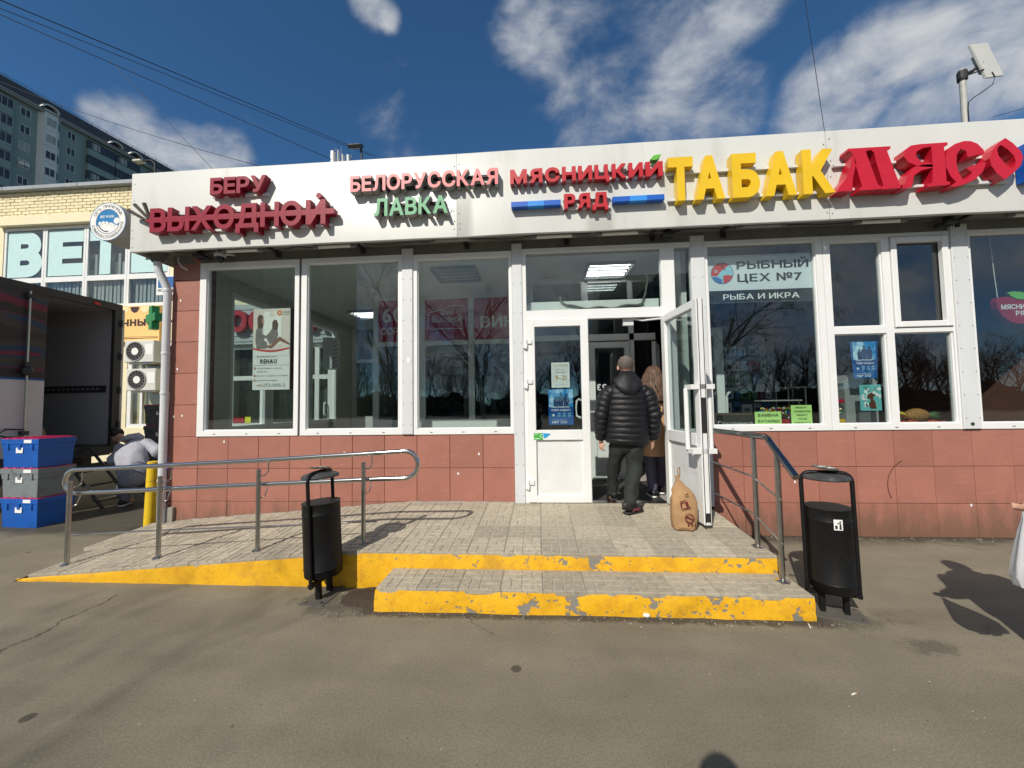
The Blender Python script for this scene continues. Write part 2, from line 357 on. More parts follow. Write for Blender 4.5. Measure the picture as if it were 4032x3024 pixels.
# ------------------------------------------------------------------ ground
def gpx(x, y, z=0.):
    d = dirpx(x, y); t = (z-CP.z)/d.z; return CP+d*t
def ppx(x, y, Y):
    d = dirpx(x, y); t = (Y-CP.y)/d.y; return CP+d*t
def asphalt():
    m = bpy.data.materials.new('asphalt'); m.use_nodes = True; t = m.node_tree; b = t.nodes['Principled BSDF']; L = t.links.new; N = t.nodes.new
    tcn = N('ShaderNodeTexCoord'); v = tcn.outputs['Object']
    def noi(s, d=6, r=.6):
        n = N('ShaderNodeTexNoise'); n.inputs['Scale'].default_value = s; n.inputs['Detail'].default_value = d; n.inputs['Roughness'].default_value = r; L(v, n.inputs['Vector']); return n.outputs[0]
    def mp(x, a, b_, c, d_, sm=False):
        n = N('ShaderNodeMapRange'); n.interpolation_type = 'SMOOTHSTEP' if sm else 'LINEAR'; L(x, n.inputs[0])
        for i, q in enumerate((a, b_, c, d_)): n.inputs[i+1].default_value = q
        return n.outputs[0]
    def ma(op, a, b_):
        n = N('ShaderNodeMath'); n.operation = op
        for i, x in enumerate((a, b_)):
            if isinstance(x, (int, float)): n.inputs[i].default_value = x
            else: L(x, n.inputs[i])
        return n.outputs[0]
    f = ma('MULTIPLY', mp(noi(210, 2, .8), .3, .7, .74, 1.28), mp(noi(2.2, 8, .65), .3, .7, .88, 1.10))
    f = ma('MULTIPLY', f, mp(noi(75, 3, .8), .3, .7, .80, 1.22))
    f = ma('MULTIPLY', f, mp(noi(.42, 6), .35, .65, .9, 1.1))
    st = N('ShaderNodeMapping'); st.inputs['Scale'].default_value = (.5, 2.6, 1); st.inputs['Rotation'].default_value = (0, 0, .2); L(v, st.inputs['Vector'])
    sn = N('ShaderNodeTexNoise'); sn.inputs['Scale'].default_value = 1.7; sn.inputs['Detail'].default_value = 7; L(st.outputs[0], sn.inputs['Vector'])
    f = ma('MULTIPLY', f, mp(sn.outputs[0], .35, .7, .93, 1.08))
    # chewing gum and oil spots
    vo = N('ShaderNodeTexVoronoi'); vo.inputs['Scale'].default_value = 1.7; L(v, vo.inputs['Vector'])
    sepc = N('ShaderNodeSeparateColor'); L(vo.outputs['Color'], sepc.inputs[0])
    rad = ma('MULTIPLY', ma('POWER', sepc.outputs[0], 2.), .055)
    spot = N('ShaderNodeMapRange'); spot.interpolation_type = 'SMOOTHSTEP'; L(ma('ADD', ma('SUBTRACT', vo.outputs['Distance'], rad), ma('MULTIPLY', noi(40), .012)), spot.inputs[0])
    spot.inputs[1].default_value = .008; spot.inputs[2].default_value = .026; spot.inputs[3].default_value = .38; spot.inputs[4].default_value = 1
    f = ma('MULTIPLY', f, spot.outputs[0])
    vo2 = N('ShaderNodeTexVoronoi'); vo2.inputs['Scale'].default_value = 5.; L(v, vo2.inputs['Vector'])
    sp2 = N('ShaderNodeMapRange'); L(vo2.outputs['Distance'], sp2.inputs[0]); sp2.inputs[1].default_value = .02; sp2.inputs[2].default_value = .045; sp2.inputs[3].default_value = 1.5; sp2.inputs[4].default_value = 1
    f = ma('MULTIPLY', f, sp2.outputs[0])
    sx = N('ShaderNodeSeparateXYZ'); L(v, sx.inputs[0])
    wob = ma('MULTIPLY', ma('SUBTRACT', noi(5, 8, .7), .5), .22)
    def seg(p0, p1, w, dark):
        nonlocal f
        d = (p1-p0); ln = d.length; d.normalize(); nx, ny = -d.y, d.x
        dist = ma('ABSOLUTE', ma('ADD', ma('ADD', ma('MULTIPLY', sx.outputs[0], nx), ma('MULTIPLY', sx.outputs[1], ny)), ma('ADD', wob, -(p0.x*nx+p0.y*ny))), 0.)
        al = ma('ADD', ma('ADD', ma('MULTIPLY', sx.outputs[0], d.x), ma('MULTIPLY', sx.outputs[1], d.y)), -(p0.x*d.x+p0.y*d.y)-ln/2)
        inside = ma('LESS_THAN', ma('ABSOLUTE', al, 0.), ln/2)
        line = mp(dist, w*.3, w, 1., 0., True)
        f = ma('MULTIPLY', f, ma('SUBTRACT', 1., ma('MULTIPLY', ma('MULTIPLY', line, inside), dark)))
    seg(gpx(-60, 1437), gpx(255, 1285), .012, .6); seg(gpx(1000, 1330), gpx(1062, 1372), .008, .55); seg(gpx(2010, 1172), gpx(2130, 1187), .009, .4)
    def blot(c, rx, ry, dark):
        nonlocal f
        dx = ma('MULTIPLY', ma('ADD', sx.outputs[0], -c.x), 1/rx); dy = ma('MULTIPLY', ma('ADD', sx.outputs[1], -c.y), 1/ry)
        r2 = ma('ADD', ma('SQRT', ma('ADD', ma('MULTIPLY', dx, dx), ma('MULTIPLY', dy, dy)), 0.), ma('MULTIPLY', ma('SUBTRACT', noi(6, 8, .7), .5), 2.6))
        f = ma('MULTIPLY', f, mp(r2, .55, 1.05, 1-dark, 1., True))
    blot(gpx(2005, 1398), .17, .1, .38); blot(gpx(1935, 1330), .3, .12, .12); blot(gpx(770, 1300), .5, .22, .4); blot(gpx(1800, 1335), .45, .16, .3); blot(gpx(320, 1140), .4, .12, .35)
    sxm = ma('MULTIPLY', mp(sx.outputs[0], 2.75, 3.05, 0, 1, True), mp(sx.outputs[0], 6.1, 6.4, 1, 0, True)); wy = ma('ADD', sx.outputs[1], ma('MULTIPLY', ma('SUBTRACT', noi(7, 8, .7), .5), .16))
    strip = ma('MULTIPLY', ma('MULTIPLY', mp(wy, -1.80, -1.74, 0, 1, True), sxm), .62); f = ma('MULTIPLY', f, ma('SUBTRACT', 1., strip))
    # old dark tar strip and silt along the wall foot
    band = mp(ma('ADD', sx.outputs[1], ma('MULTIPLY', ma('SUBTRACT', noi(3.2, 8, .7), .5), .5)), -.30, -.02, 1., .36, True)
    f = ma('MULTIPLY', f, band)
    sc = N('ShaderNodeVectorMath'); sc.operation = 'SCALE'; sc.inputs[0].default_value = (.196, .173, .125); L(f, sc.inputs[3])
    L(sc.outputs[0], b.inputs['Base Color']); b.inputs['Roughness'].default_value = .82; b.inputs['Specular IOR Level'].default_value = .35
    bp = N('ShaderNodeBump'); bp.inputs['Strength'].default_value = .55; bp.inputs['Distance'].default_value = .006; L(noi(160, 4, .8), bp.inputs['Height']); L(bp.outputs[0], b.inputs['Normal'])
    return m
ASPH = asphalt()
g = MB(); g.add([(-260, -260, 0), (260, -260, 0), (260, 260, 0), (-260, 260, 0)], [(0, 1, 2, 3)])
tag(g.build('ground', ASPH), 'grey brown asphalt forecourt with gum spots and a crack', None, kind='structure')
# ------------------------------------------------------------------ entrance platform, step and ramp
def paint_yellow():
    m = bpy.data.materials.new('worn_yellow_paint'); m.use_nodes = True; t = m.node_tree; b = t.nodes['Principled BSDF']; L = t.links.new; N = t.nodes.new
    tcn = N('ShaderNodeTexCoord'); v = tcn.outputs['Object']
    def noi(s, d=8, r=.65):
        n = N('ShaderNodeTexNoise'); n.inputs['Scale'].default_value = s; n.inputs['Detail'].default_value = d; n.inputs['Roughness'].default_value = r; L(v, n.inputs['Vector']); return n.outputs[0]
    def mp(x, a, b_, c, d_):
        n = N('ShaderNodeMapRange'); n.interpolation_type = 'SMOOTHSTEP'; L(x, n.inputs[0])
        for i, q in enumerate((a, b_, c, d_)): n.inputs[i+1].default_value = q
        return n.outputs[0]
    def mix(fac, a, b_):
        n = N('ShaderNodeMix'); n.data_type = 'RGBA'; L(fac, n.inputs[0])
        for i, x in ((6, a), (7, b_)):
            if isinstance(x, tuple): n.inputs[i].default_value = (*x, 1)
            else: L(x, n.inputs[i])
        return n.outputs[2]
    sx = N('ShaderNodeSeparateXYZ'); L(v, sx.inputs[0])
    wear = N('ShaderNodeMapRange'); L(sx.outputs[0], wear.inputs[0]); wear.inputs[1].default_value = 2.3; wear.inputs[2].default_value = 3.6; wear.inputs[3].default_value = -.075; wear.inputs[4].default_value = .018
    y = mix(mp(noi(7), .42, .72, 0, 1), (.80, .44, .012), (.66, .33, .012))
    y = mix(mp(noi(26, 8, .75), .52, .74, 0, .8), y, (.36, .2, .035))
    y = mix(mp(noi(3.1, 9, .75), .50, .70, 0, .6), y, (.42, .23, .04))
    wadd = N('ShaderNodeMath'); wadd.operation = 'ADD'; L(noi(5.2, 9, .6), wadd.inputs[0]); L(wear.outputs[0], wadd.inputs[1])
    chip = mp(wadd.outputs[0], .618, .635, 0, 1)
    wad2 = N('ShaderNodeMath'); wad2.operation = 'ADD'; L(noi(21, 8, .6), wad2.inputs[0]); L(wear.outputs[0], wad2.inputs[1]); mxc = N('ShaderNodeMath'); mxc.operation = 'MAXIMUM'; L(chip, mxc.inputs[0]); L(mp(wad2.outputs[0], .64, .66, 0, 1), mxc.inputs[1]); chip = mxc.outputs[0]
    y = mix(chip, y, (.23, .215, .185))
    L(y, b.inputs['Base Color']); b.inputs['Roughness'].default_value = .55
    bp = N('ShaderNodeBump'); bp.inputs['Strength'].default_value = .5; bp.inputs['Distance'].default_value = .008
    sub = N('ShaderNodeMath'); sub.operation = 'SUBTRACT'; L(noi(30, 6), sub.inputs[0]); L(chip, sub.inputs[1]); L(sub.outputs[0], bp.inputs['Height']); L(bp.outputs[0], b.inputs['Normal'])
    return m
YPAINT = paint_yellow()
PAVE = M('paving_concrete', (.385, .340, .258), .88, var=.24, vs_=9, rnd=.16, bump=.3, bs=70, dirt=(.17, .15, .115), dirt_t=(.5, .78), dirt_s=6)
MORT = M('pale_joint_sand', (.43, .40, .33), .95, var=.25, vs_=20)
def hz(x, y):
    f = min(max((y+1.34)/1.34, 0), 1.2)
    return .30+.066*f if x >= 2.70 else .30-.0817*(2.70-x)+.066*f
steps = thing('entrance_steps', 'paved shop entrance platform with worn yellow edged step and ramp', 'steps', (4.4, -.7, 0))
def tile_mesh():
    mb = MB(); mb.box(-.5, .5, -.5, .5, -.12, -.018, 0); mb.m[1] = 1
    g_, bv = .014, .012
    for qx in (0, 1):
        for qy in (0, 1):
            for k in (0, 1):
                x0, y0 = -.5+.5*qx, -.5+.5*qy
                if (qx+qy) % 2: a = (x0, x0+.5, y0+.25*k, y0+.25*k+.25)
                else: a = (x0+.25*k, x0+.25*k+.25, y0, y0+.5)
                a = (a[0]+g_, a[1]-g_, a[2]+g_, a[3]-g_); b = (a[0]+bv, a[1]-bv, a[2]+bv, a[3]-bv)
                vs = [(a[0], a[2], -.020), (a[1], a[2], -.020), (a[1], a[3], -.020), (a[0], a[3], -.020), (a[0], a[2], -.008), (a[1], a[2], -.008), (a[1], a[3], -.008), (a[0], a[3], -.008),
                      (b[0], b[2], 0), (b[1], b[2], 0), (b[1], b[3], 0), (b[0], b[3], 0)]
                mb.add(vs, [(0, 1, 5, 4), (1, 2, 6, 5), (2, 3, 7, 6), (3, 0, 4, 7), (4, 5, 9, 8), (5, 6, 10, 9), (6, 7, 11, 10), (7, 4, 8, 11), (8, 9, 10, 11)], 0)
    return mb.mesh('paving_tile', [PAVE, MORT])
TILE = tile_mesh(); PX, PY = .307, .3055
def put_tile(x0, x1, y0, y1, fn, jit=.0012):
    cx, cy = (x0+x1)/2, (y0+y1)/2; e = .05
    sxl = (fn(cx+e, cy)-fn(cx-e, cy))/(2*e); syl = (fn(cx, cy+e)-fn(cx, cy-e))/(2*e)
    q = Vector((-sxl, -syl, 1)).normalized()
    rz = random.choice((0, pi)) if abs((x1-x0)-(y1-y0)) < .01 else 0
    rot = (Vector((0, 0, 1)).rotation_difference(q) @ Matrix.Rotation(rz, 3, 'Z').to_quaternion()).to_euler()
    link('paving_tile', TILE, steps, (cx, cy, fn(cx, cy)+random.uniform(-jit, jit)), (rot.x+random.uniform(-.002, .002), rot.y, rot.z), (x1-x0-.003, y1-y0-.003, .30))
rows = [-1.348+PY*i for i in range(5)]+[.0]
for k in range(-12, 10):
    x0 = 3.044+PX*k; x1 = x0+PX
    for i in range(5):
        y0, y1 = rows[i], rows[i+1]
        if y1-y0 < .03: continue
        if k == -12:
            if i < 2: continue
            x0 = -.575
        put_tile(x0, x1, y0, y1, hz)
for k in range(10):
    x0 = 3.036+.3105*k; put_tile(x0, x0+.3105, -1.70, -1.352, lambda x, y: .170+.004*(y+1.5))
def wall_path(path, z0, z1, mat, name, nz=5, amp=.006, step=.05, inset=0.):
    pts = []
    for a, b in zip(path, path[1:]):
        a, b = Vector(a), Vector(b); n = max(1, int((b-a).length/step))
        for i in range(n): pts.append(a.lerp(b, i/n))
    pts.append(Vector(path[-1])); mb = MB(); k = len(pts)
    for i, p in enumerate(pts):
        t = pts[min(i+1, k-1)]-pts[max(i-1, 0)]; nn = Vector((t.y, -t.x)).normalized()
        for j in range(nz+1):
            z = z0(p.x, p.y)+(z1(p.x, p.y)-z0(p.x, p.y))*j/nz
            d = amp*(noise.noise(Vector((p.x*5, p.y*5, z*6)))*1.6+noise.noise(Vector((p.x*17, p.y*17, z*21+5)))*.7)
            if j == nz: d -= .004
            mb.v.append((p.x+nn.x*d, p.y+nn.y*d, z))
    for i in range(k-1):
        for j in range(nz): mb.f.append([i*(nz+1)+j, (i+1)*(nz+1)+j, (i+1)*(nz+1)+j+1, i*(nz+1)+j+1]); mb.m.append(0)
    return mb.build(name, mat, steps, smooth=60)
wall_path([(-.43, -1.352), (2.70, -1.352)], lambda x, y: -.01, lambda x, y: max(hz(x, -1.34)-.024, .004), YPAINT, 'painted_ramp_edge')
wall_path([(2.70, -1.352), (6.112, -1.352), (6.112, .0)], lambda x, y: -.01, lambda x, y: hz(x, y)-.019, YPAINT, 'painted_platform_edge')
wall_path([(3.03, -1.36), (3.03, -1.703), (6.142, -1.703), (6.142, -1.36)], lambda x, y: -.01, lambda x, y: .153, YPAINT, 'painted_step_edge', amp=.009)
cb = MB(); cb.box(2.72, 6.10, -1.335, 0, -.02, .255); cb.box(3.05, 6.125, -1.685, -1.34, -.02, .130)
cb.prism([(-.40, -.02), (2.70, -.02), (2.70, .25), (-.40, .0)], -1.335, 0); cb.build('concrete_core', CONC, steps)
lip = MB()
for i in range(14):
    y0, y1 = -1.36+i*.1, -1.36+(i+1)*.1
    e = lambda y: (-.47-.20*(y+1.36)-.03*noise.noise(Vector((y*4, 1, 0))), y, -.004); xi = -.33 if i < 7 else -.57
    lip.add([e(y0), e(y1), (xi, y1, hz(xi, y1)-.007), (xi, y0, hz(xi, y0)-.007)], [(0, 3, 2, 1)])
lip.build('ramp_toe', CONC, steps)
so_ = MB()
for i in range(90):          # thin mortar smear where paving meets the wall
    x = -.35+i*.05; w = .014+.012*random.random(); hh = .004+.008*random.random()
    if 4.05 < x < 6.15: continue
    so_.add([(x, -w, hz(x, -.02)-.004), (x+.06, -w*1.1, hz(x+.06, -.02)-.004), (x+.06, -.004, hz(x, 0)+hh), (x, -.004, hz(x, 0)+hh*1.1)], [(0, 1, 2, 3)])
so_.build('mortar_smear', CONC, steps)
# soil heap and litter at the step corner
soil = MB(); SOILM = M('soil', (.05, .036, .024), .95, var=.5, vs_=25, bump=.8, bs=60)
cx, cy = 2.90, -1.50; rings = 6; nn_ = 26
soil.v.append((cx, cy, .035))
for i in range(1, rings+1):
    for j in range(nn_):
        a = 2*pi*j/nn_; r = i/rings*(1+.25*noise.noise(Vector((cos(a)*2, sin(a)*2, 3)))); q = i/rings
        soil.v.append((cx+r*.24*cos(a), cy+r*.17*sin(a), max(.035*(1-q*q)+.014*noise.noise(Vector((r*6*cos(a), r*6*sin(a), 1)))*(1-q), -.004) if i < rings else -.005))
for j in range(nn_): soil.f.append([0, 1+j, 1+(j+1) % nn_]); soil.m.append(0)
for i in range(rings-1):
    for j in range(nn_): soil.f.append([1+i*nn_+j, 1+(i+1)*nn_+j, 1+(i+1)*nn_+(j+1) % nn_, 1+i*nn_+(j+1) % nn_]); soil.m.append(0)
tag(soil.build('soil_heap', SOILM, smooth=180), 'low heap of dark soil between bin and lower step', 'soil')
def butt(x, y, z, a, label, w=.008, l=.06):
    mb = MB(); d = Vector((cos(a), sin(a), 0))*l/2; p = Vector((x, y, z+w/2))
    mb.loft([p-d, p+d*.3, p+d], [w/2, w/2, w/2], n=8, mi=0); mb.loft([p+d*.3, p+d*1.02], [w*.55, w*.55], n=8, mi=1)
    return tag(mb.build('cigarette_butt', [PAPERW, M('filter_tan', (.5, .3, .12), .8)]), label, 'cigarette butt', 'cigarette butts on the asphalt')
p_ = gpx(1748, 1352); butt(p_.x, p_.y, 0, 1.2, 'cigarette butt lying off the right end of lower step')
p_ = gpx(1845, 1500); butt(p_.x, p_.y, 0, .4, 'cigarette butt on bare asphalt right of the steps', .007, .035)
cr = MB(); p_ = gpx(1398, 1332)
for i in range(7):
    a = random.random()*6; r = .012+.012*random.random()
    cr.ball((p_.x+.02*cos(a), p_.y+.015*sin(a), .012+.006*random.random()), (r, r*.8, r*.7), 7, 5)
tag(cr.build('crumpled_tissue', PAPERW), 'crumpled white paper at foot of lower step', 'litter')
# ------------------------------------------------------------------ shop building
shop = thing('shop_building', 'single storey red tiled shop with white window frames and white fascia', 'building', (4.4, 2.5, 0))
def tile_red():
    m = M('red_tile', (.345, .142, .104), .5, var=.10, vs_=3.5, rnd=.085, bump=.2, bs=9)
    t = m.node_tree; b = t.nodes['Principled BSDF']; L = t.links.new; N = t.nodes.new
    base = b.inputs['Base Color'].links[0].from_socket
    tcn = N('ShaderNodeTexCoord'); oi = N('ShaderNodeObjectInfo'); va = N('ShaderNodeVectorMath'); va.operation = 'MULTIPLY_ADD'
    L(oi.outputs['Random'], va.inputs[0]); va.inputs[1].default_value = (31, 47, 23); L(tcn.outputs['Object'], va.inputs[2])
    mpn = N('ShaderNodeMapping'); mpn.inputs['Rotation'].default_value = (0, .75, 0); mpn.inputs['Scale'].default_value = (1.6, 1, 7); L(va.outputs[0], mpn.inputs['Vector'])
    n = N('ShaderNodeTexNoise'); n.inputs['Scale'].default_value = 4.5; n.inputs['Detail'].default_value = 5; n.inputs['Roughness'].default_value = .55; L(mpn.outputs[0], n.inputs['Vector'])
    mr = N('ShaderNodeMapRange'); mr.interpolation_type = 'SMOOTHSTEP'; L(n.outputs[0], mr.inputs[0]); mr.inputs[1].default_value = .56; mr.inputs[2].default_value = .74; mr.inputs[4].default_value = .42
    mx_ = N('ShaderNodeMix'); mx_.data_type = 'RGBA'; L(mr.outputs[0], mx_.inputs[0]); L(base, mx_.inputs[6]); mx_.inputs[7].default_value = (.44, .215, .165, 1)
    # splash dirt rising from the ground, in ragged tongues
    geo = N('ShaderNodeNewGeometry'); sx = N('ShaderNodeSeparateXYZ'); L(geo.outputs['Position'], sx.inputs[0])
    m2 = N('ShaderNodeMapping'); m2.inputs['Scale'].default_value = (5, 1, 1.2); L(geo.outputs['Position'], m2.inputs['Vector'])
    n2 = N('ShaderNodeTexNoise'); n2.inputs['Scale'].default_value = 1.6; n2.inputs['Detail'].default_value = 8; n2.inputs['Roughness'].default_value = .7; L(m2.outputs[0], n2.inputs['Vector'])
    ad = N('ShaderNodeMath'); ad.operation = 'MULTIPLY_ADD'; L(n2.outputs[0], ad.inputs[0]); ad.inputs[1].default_value = -.9; L(sx.outputs[2], ad.inputs[2])
    m3 = N('ShaderNodeMapRange'); m3.interpolation_type = 'SMOOTHSTEP'; L(ad.outputs[0], m3.inputs[0]); m3.inputs[1].default_value = -.42; m3.inputs[2].default_value = .02; m3.inputs[3].default_value = .8; m3.inputs[4].default_value = 0
    mx2 = N('ShaderNodeMix'); mx2.data_type = 'RGBA'; L(m3.outputs[0], mx2.inputs[0]); L(mx_.outputs[2], mx2.inputs[6]); mx2.inputs[7].default_value = (.145, .085, .055, 1)
    L(mx2.outputs[2], b.inputs['Base Color'])
    return m
TRED = tile_red()
_tm = {}
def wall_tile(x0, x1, z0, z1):
    g_ = .0022; k = (round(x1-x0, 3), round(z1-z0, 3))
    if k not in _tm:
        w, h = (x1-x0)/2-g_, (z1-z0)/2-g_; _tm[k] = MB().bbox(-w, w, 0, .016, -h, h, .003).mesh('tile', TRED)
    link('tile', _tm[k], shop, ((x0+x1)/2, random.uniform(-.0012, .0012), (z0+z1)/2), (random.uniform(-.002, .002), 0, random.uniform(-.003, .003)))
ZR = [-.035, .365, .765, 1.165]
xs = [-.4+.4*i for i in range(11)]+[3.974]
for i in range(len(xs)-1):
    if xs[i+1]-xs[i] < .03: xs[i+1] = 3.974
for a, b in zip(xs, xs[1:]):
    if b-a < .05 or a >= 3.96: continue
    b = min(b, 3.974)
    for k in range(3): wall_tile(a, b, max(ZR[k], 0), ZR[k+1])
for k in range(6):
    z0 = 1.165+.4*k; wall_tile(-.4, -.016, z0, min(z0+.4, 3.47))
xr = [6.219, 6.56, 6.96]+[6.96+.4*i for i in range(1, 11)]
for a, b in zip(xr, xr[1:]):
    for k in range(3): wall_tile(a, b, max(ZR[k], 0), ZR[k+1])
core = MB()
core.box(-.395, 3.974, .018, .24, 0, 1.163); core.box(-.395, -.02, .018, .24, 1.163, 3.47); core.box(6.22, 10.94, .018, .24, 0, 1.163)
core.box(-.4, 11, .05, .26, 3.375, 4.30); core.box(10.9, 11, .24, 7, 0, 4.3)
core.build('wall_core', M('grout', (.20, .085, .06), .9), shop)
# ---- windows
def window(x0, x1, z0, z1, panes, y=0., label=None, mull=(), yb=.07, shadow_gap=True):
    """white frame x0..x1, z0..z1; panes are the glazed openings"""
    xs_ = sorted({x0, x1} | {p[0] for p in panes} | {p[1] for p in panes}); fr = MB()
    zs_ = sorted({z0, z1} | {p[2] for p in panes} | {p[3] for p in panes})
    inside = lambda x, z: any(p[0]-1e-6 < x < p[1]+1e-6 and p[2]-1e-6 < z < p[3]+1e-6 for p in panes)
    for a, b in zip(xs_, xs_[1:]):                      # vertical runs
        run = None
        for c, d in zip(zs_, zs_[1:]):
            if not inside((a+b)/2, (c+d)/2):
                run = [c, d] if run is None else [run[0], d]
            elif run: fr.bbox(a, b, y-.012, y+yb, run[0], run[1], .0); run = None
        if run: fr.bbox(a, b, y-.012, y+yb, run[0], run[1], .0)
    f = fr.build('window_frame', PVC, shop, label=label)
    for p in panes:
        bd = MB(); q = .012                            # glazing bead, then the pane
        bd.box(p[0], p[1], y+.006, y+.05, p[2], p[2]+q); bd.box(p[0], p[1], y+.006, y+.05, p[3]-q, p[3]); bd.box(p[0], p[0]+q, y+.006, y+.05, p[2]+q, p[3]-q); bd.box(p[1]-q, p[1], y+.006, y+.05, p[2]+q, p[3]-q)
        bd.build('glazing_bead', PVC, f)
        MB().box(p[0]+.004, p[1]-.004, y+.028, y+.034, p[2]+.004, p[3]-.004).build('pane', GLASS, f)
    dr = MB()
    for xx in (x0+.18*(x1-x0), (x0+x1)/2, x1-.18*(x1-x0)): dr.box(xx-.016, xx+.016, y-.0135, y-.011, z0+.022, z0+.03)
    dr.build('drain_slot', DARK, f)
    return f
w1 = window(-.014, 1.306, 1.168, 3.372, [(.07, 1.25, 1.237, 3.30)])
w2 = window(1.336, 2.624, 1.168, 3.372, [(1.406, 2.578, 1.237, 3.31)])
w3 = window(2.762, 3.972, 1.165, 3.362, [(2.81, 3.945, 1.232, 3.30)])
w4 = window(6.220, 7.519, 1.168, 3.37, [(6.25, 7.448, 1.232, 3.325)])
w5 = window(7.523, 8.864, 1.168, 3.37, [(7.60, 8.150, 2.322, 3.30), (7.60, 8.150, 1.235, 2.243), (8.232, 8.842, 1.235, 2.243), (8.232, 8.842, 2.29, 3.33)])
w6 = window(9.046, 10.88, 1.168, 3.37, [(9.075, 10.84, 1.232, 3.325)])
sa = MB()                                                # opening sash in the upper right light
for a in ((8.24, 8.30, 2.30, 3.32), (8.772, 8.834, 2.30, 3.32)): sa.bbox(a[0], a[1], -.032, .02, a[2], a[3], .006)
sa.bbox(8.30, 8.772, -.031, .02, 2.30, 2.365, .006); sa.bbox(8.30, 8.772, -.031, .02, 3.258, 3.32, .006)
sa.build('sash', PVC, w5)
gap = MB(); gap.box(1.308, 1.334, .01, .06, 1.10, 3.37); gap.build('gap_strip', DARK, shop)
# ---- posts of folded white sheet metal, with rivets
def post(x0, x1, z0, z1, y0=-.03):
    mb = MB().bbox(x0+.001, x1-.001, y0, .05, z0, z1, .006); o = mb.build('post', POSTM, shop)
    rv = MB()
    for k in range(9):
        for xx in (x0+.022, x1-.022):
            z = z0+.12+k*(z1-z0-.25)/8; rv.ball((xx, y0-.001, z), .006, 8, 4)
    rv.build('rivet', DSTEEL, o)
post(2.624, 2.762, 1.168, 3.44); post(3.974, 4.098, .33, 3.44); post(6.060, 6.218, .33, 3.44); post(8.866, 9.044, 1.168, 3.44)
st = MB(); st.box(2.69, 2.725, -.0315, -.0302, 2.03, 2.1); st.build('sticker', PAPERW, shop)
bx = MB(); bx.bbox(8.93, 8.96, -.04, -.03, 1.21, 1.24, .003); bx.build('door_bell', DARK, shop)
# ---- fascia
fas = MB
for a, b in ((-.66, 3.3725), (3.3755, 7.4085), (7.4115, 10.98)):
    mb = MB(); nx = 40
    pr = [(-.255, 3.436), (-.298, 3.430), (-.303, 3.436), (-.303, 4.400), (-.297, 4.414), (-.16, 4.424)]
    o = 0
    for i in range(nx+1):
        x = a+(b-a)*i/nx
        for j, (y, z) in enumerate(pr):
            wv = .0035*noise.noise(Vector((x*1.3, 0, z*1.5)))+.0015*noise.noise(Vector((x*5, 2, z*4)))
            mb.v.append((x, y+(wv if 1 < j < 5 else 0), z+(.004*noise.noise(Vector((x*1.1, 5, 0))) if j != 3 else 0)))
    n = len(pr)
    for i in range(nx):
        for j in range(n-1): mb.f.append([i*n+j, (i+1)*n+j, (i+1)*n+j+1, i*n+j+1]); mb.m.append(0)
    fp = mb.build('fascia_panel', FASC, shop, smooth=30)
    rv = MB()
    for xx in (a+.03, b-.03):
        for z in (3.5, 3.62, 3.74, 3.9, 4.1, 4.3): rv.ball((xx+random.uniform(-.008, .008), -.304, z+random.uniform(-.04, .04)), .0065, 8, 4)
    rv.build('rivet', DSTEEL, fp)
mb = MB(); mb.box(-.66, -.645, -.295, 1.6, 3.436, 4.41); mb.build('fascia_return', FASC, shop)
mb = MB(); mb.box(-.64, 10.95, -.25, .05, 3.482, 3.50); mb.build('soffit', SOFF, shop)
mb = MB(); mb.box(-.395, 10.95, .0, .05, 3.372, 3.482); mb.build('lintel', SOFF, shop)
mb = MB(); mb.box(-.64, 10.95, -.15, 7, 4.30, 4.36); mb.build('roof', M('roof_felt', (.06, .06, .06), .9), shop)
mb = MB()
for x in (1.0, 2.1, 3.4, 4.6, 5.6, 6.4, 8.9):           # brackets and clips under the soffit
    mb.box(x, x+.035, -.24, -.02, 3.455, 3.48); mb.box(x+.01, x+.06, -.04, -.015, 3.40, 3.46)
for a, b in ((-.2, 1.9), (2.2, 4.9), (5.2, 8.8)):       # slack cable runs
    mb.tube([(a+(b-a)*i/16, -.17+.015*sin(i*1.9), 3.462-.022*abs(sin(i*.8))) for i in range(17)], .006, 6)
mb.build('soffit_cable', DARK, shop)
# ---- downpipe at the corner
mb = MB(); mb.tube([(-.405, -.06, .03), (-.405, -.06, 3.02), (-.43, -.08, 3.12), (-.47, -.12, 3.26), (-.48, -.13, 3.36), (-.48, -.13, 3.47)], .043, 16)
dp_ = mb.build('downpipe', M('pipe_white', (.62, .64, .66), .4, var=.12, vs_=4, dirt=(.3, .27, .22), dirt_t=(.6, .8), stretch=(1, 1, .4)), shop, smooth=50)
for z in (.62, 1.7, 2.2, 3.0): MB().lathe((-.405, -.06, z), [(.046, 0), (.048, .005), (.048, .03), (.046, .035)], 16, cap=False).build('pipe_collar', POSTM, dp_, smooth=40)
mb = MB(); mb.lathe((-.49, -.13, 3.36), [(.05, 0), (.11, .1), (.12, .12)], 14); mb.build('hopper', M('grimy_metal', (.09, .085, .075), .7, var=.3), dp_, smooth=40)
mb = MB(); mb.box(-.43, -.28, -.035, .018, -.01, .30); mb.warp(lambda v: v+Vector((.02*noise.noise(v*9), .012*noise.noise(v*7+Vector((3, 0, 0))), .02*noise.noise(v*6)))); mb.build('cement_patch', CONC, shop)
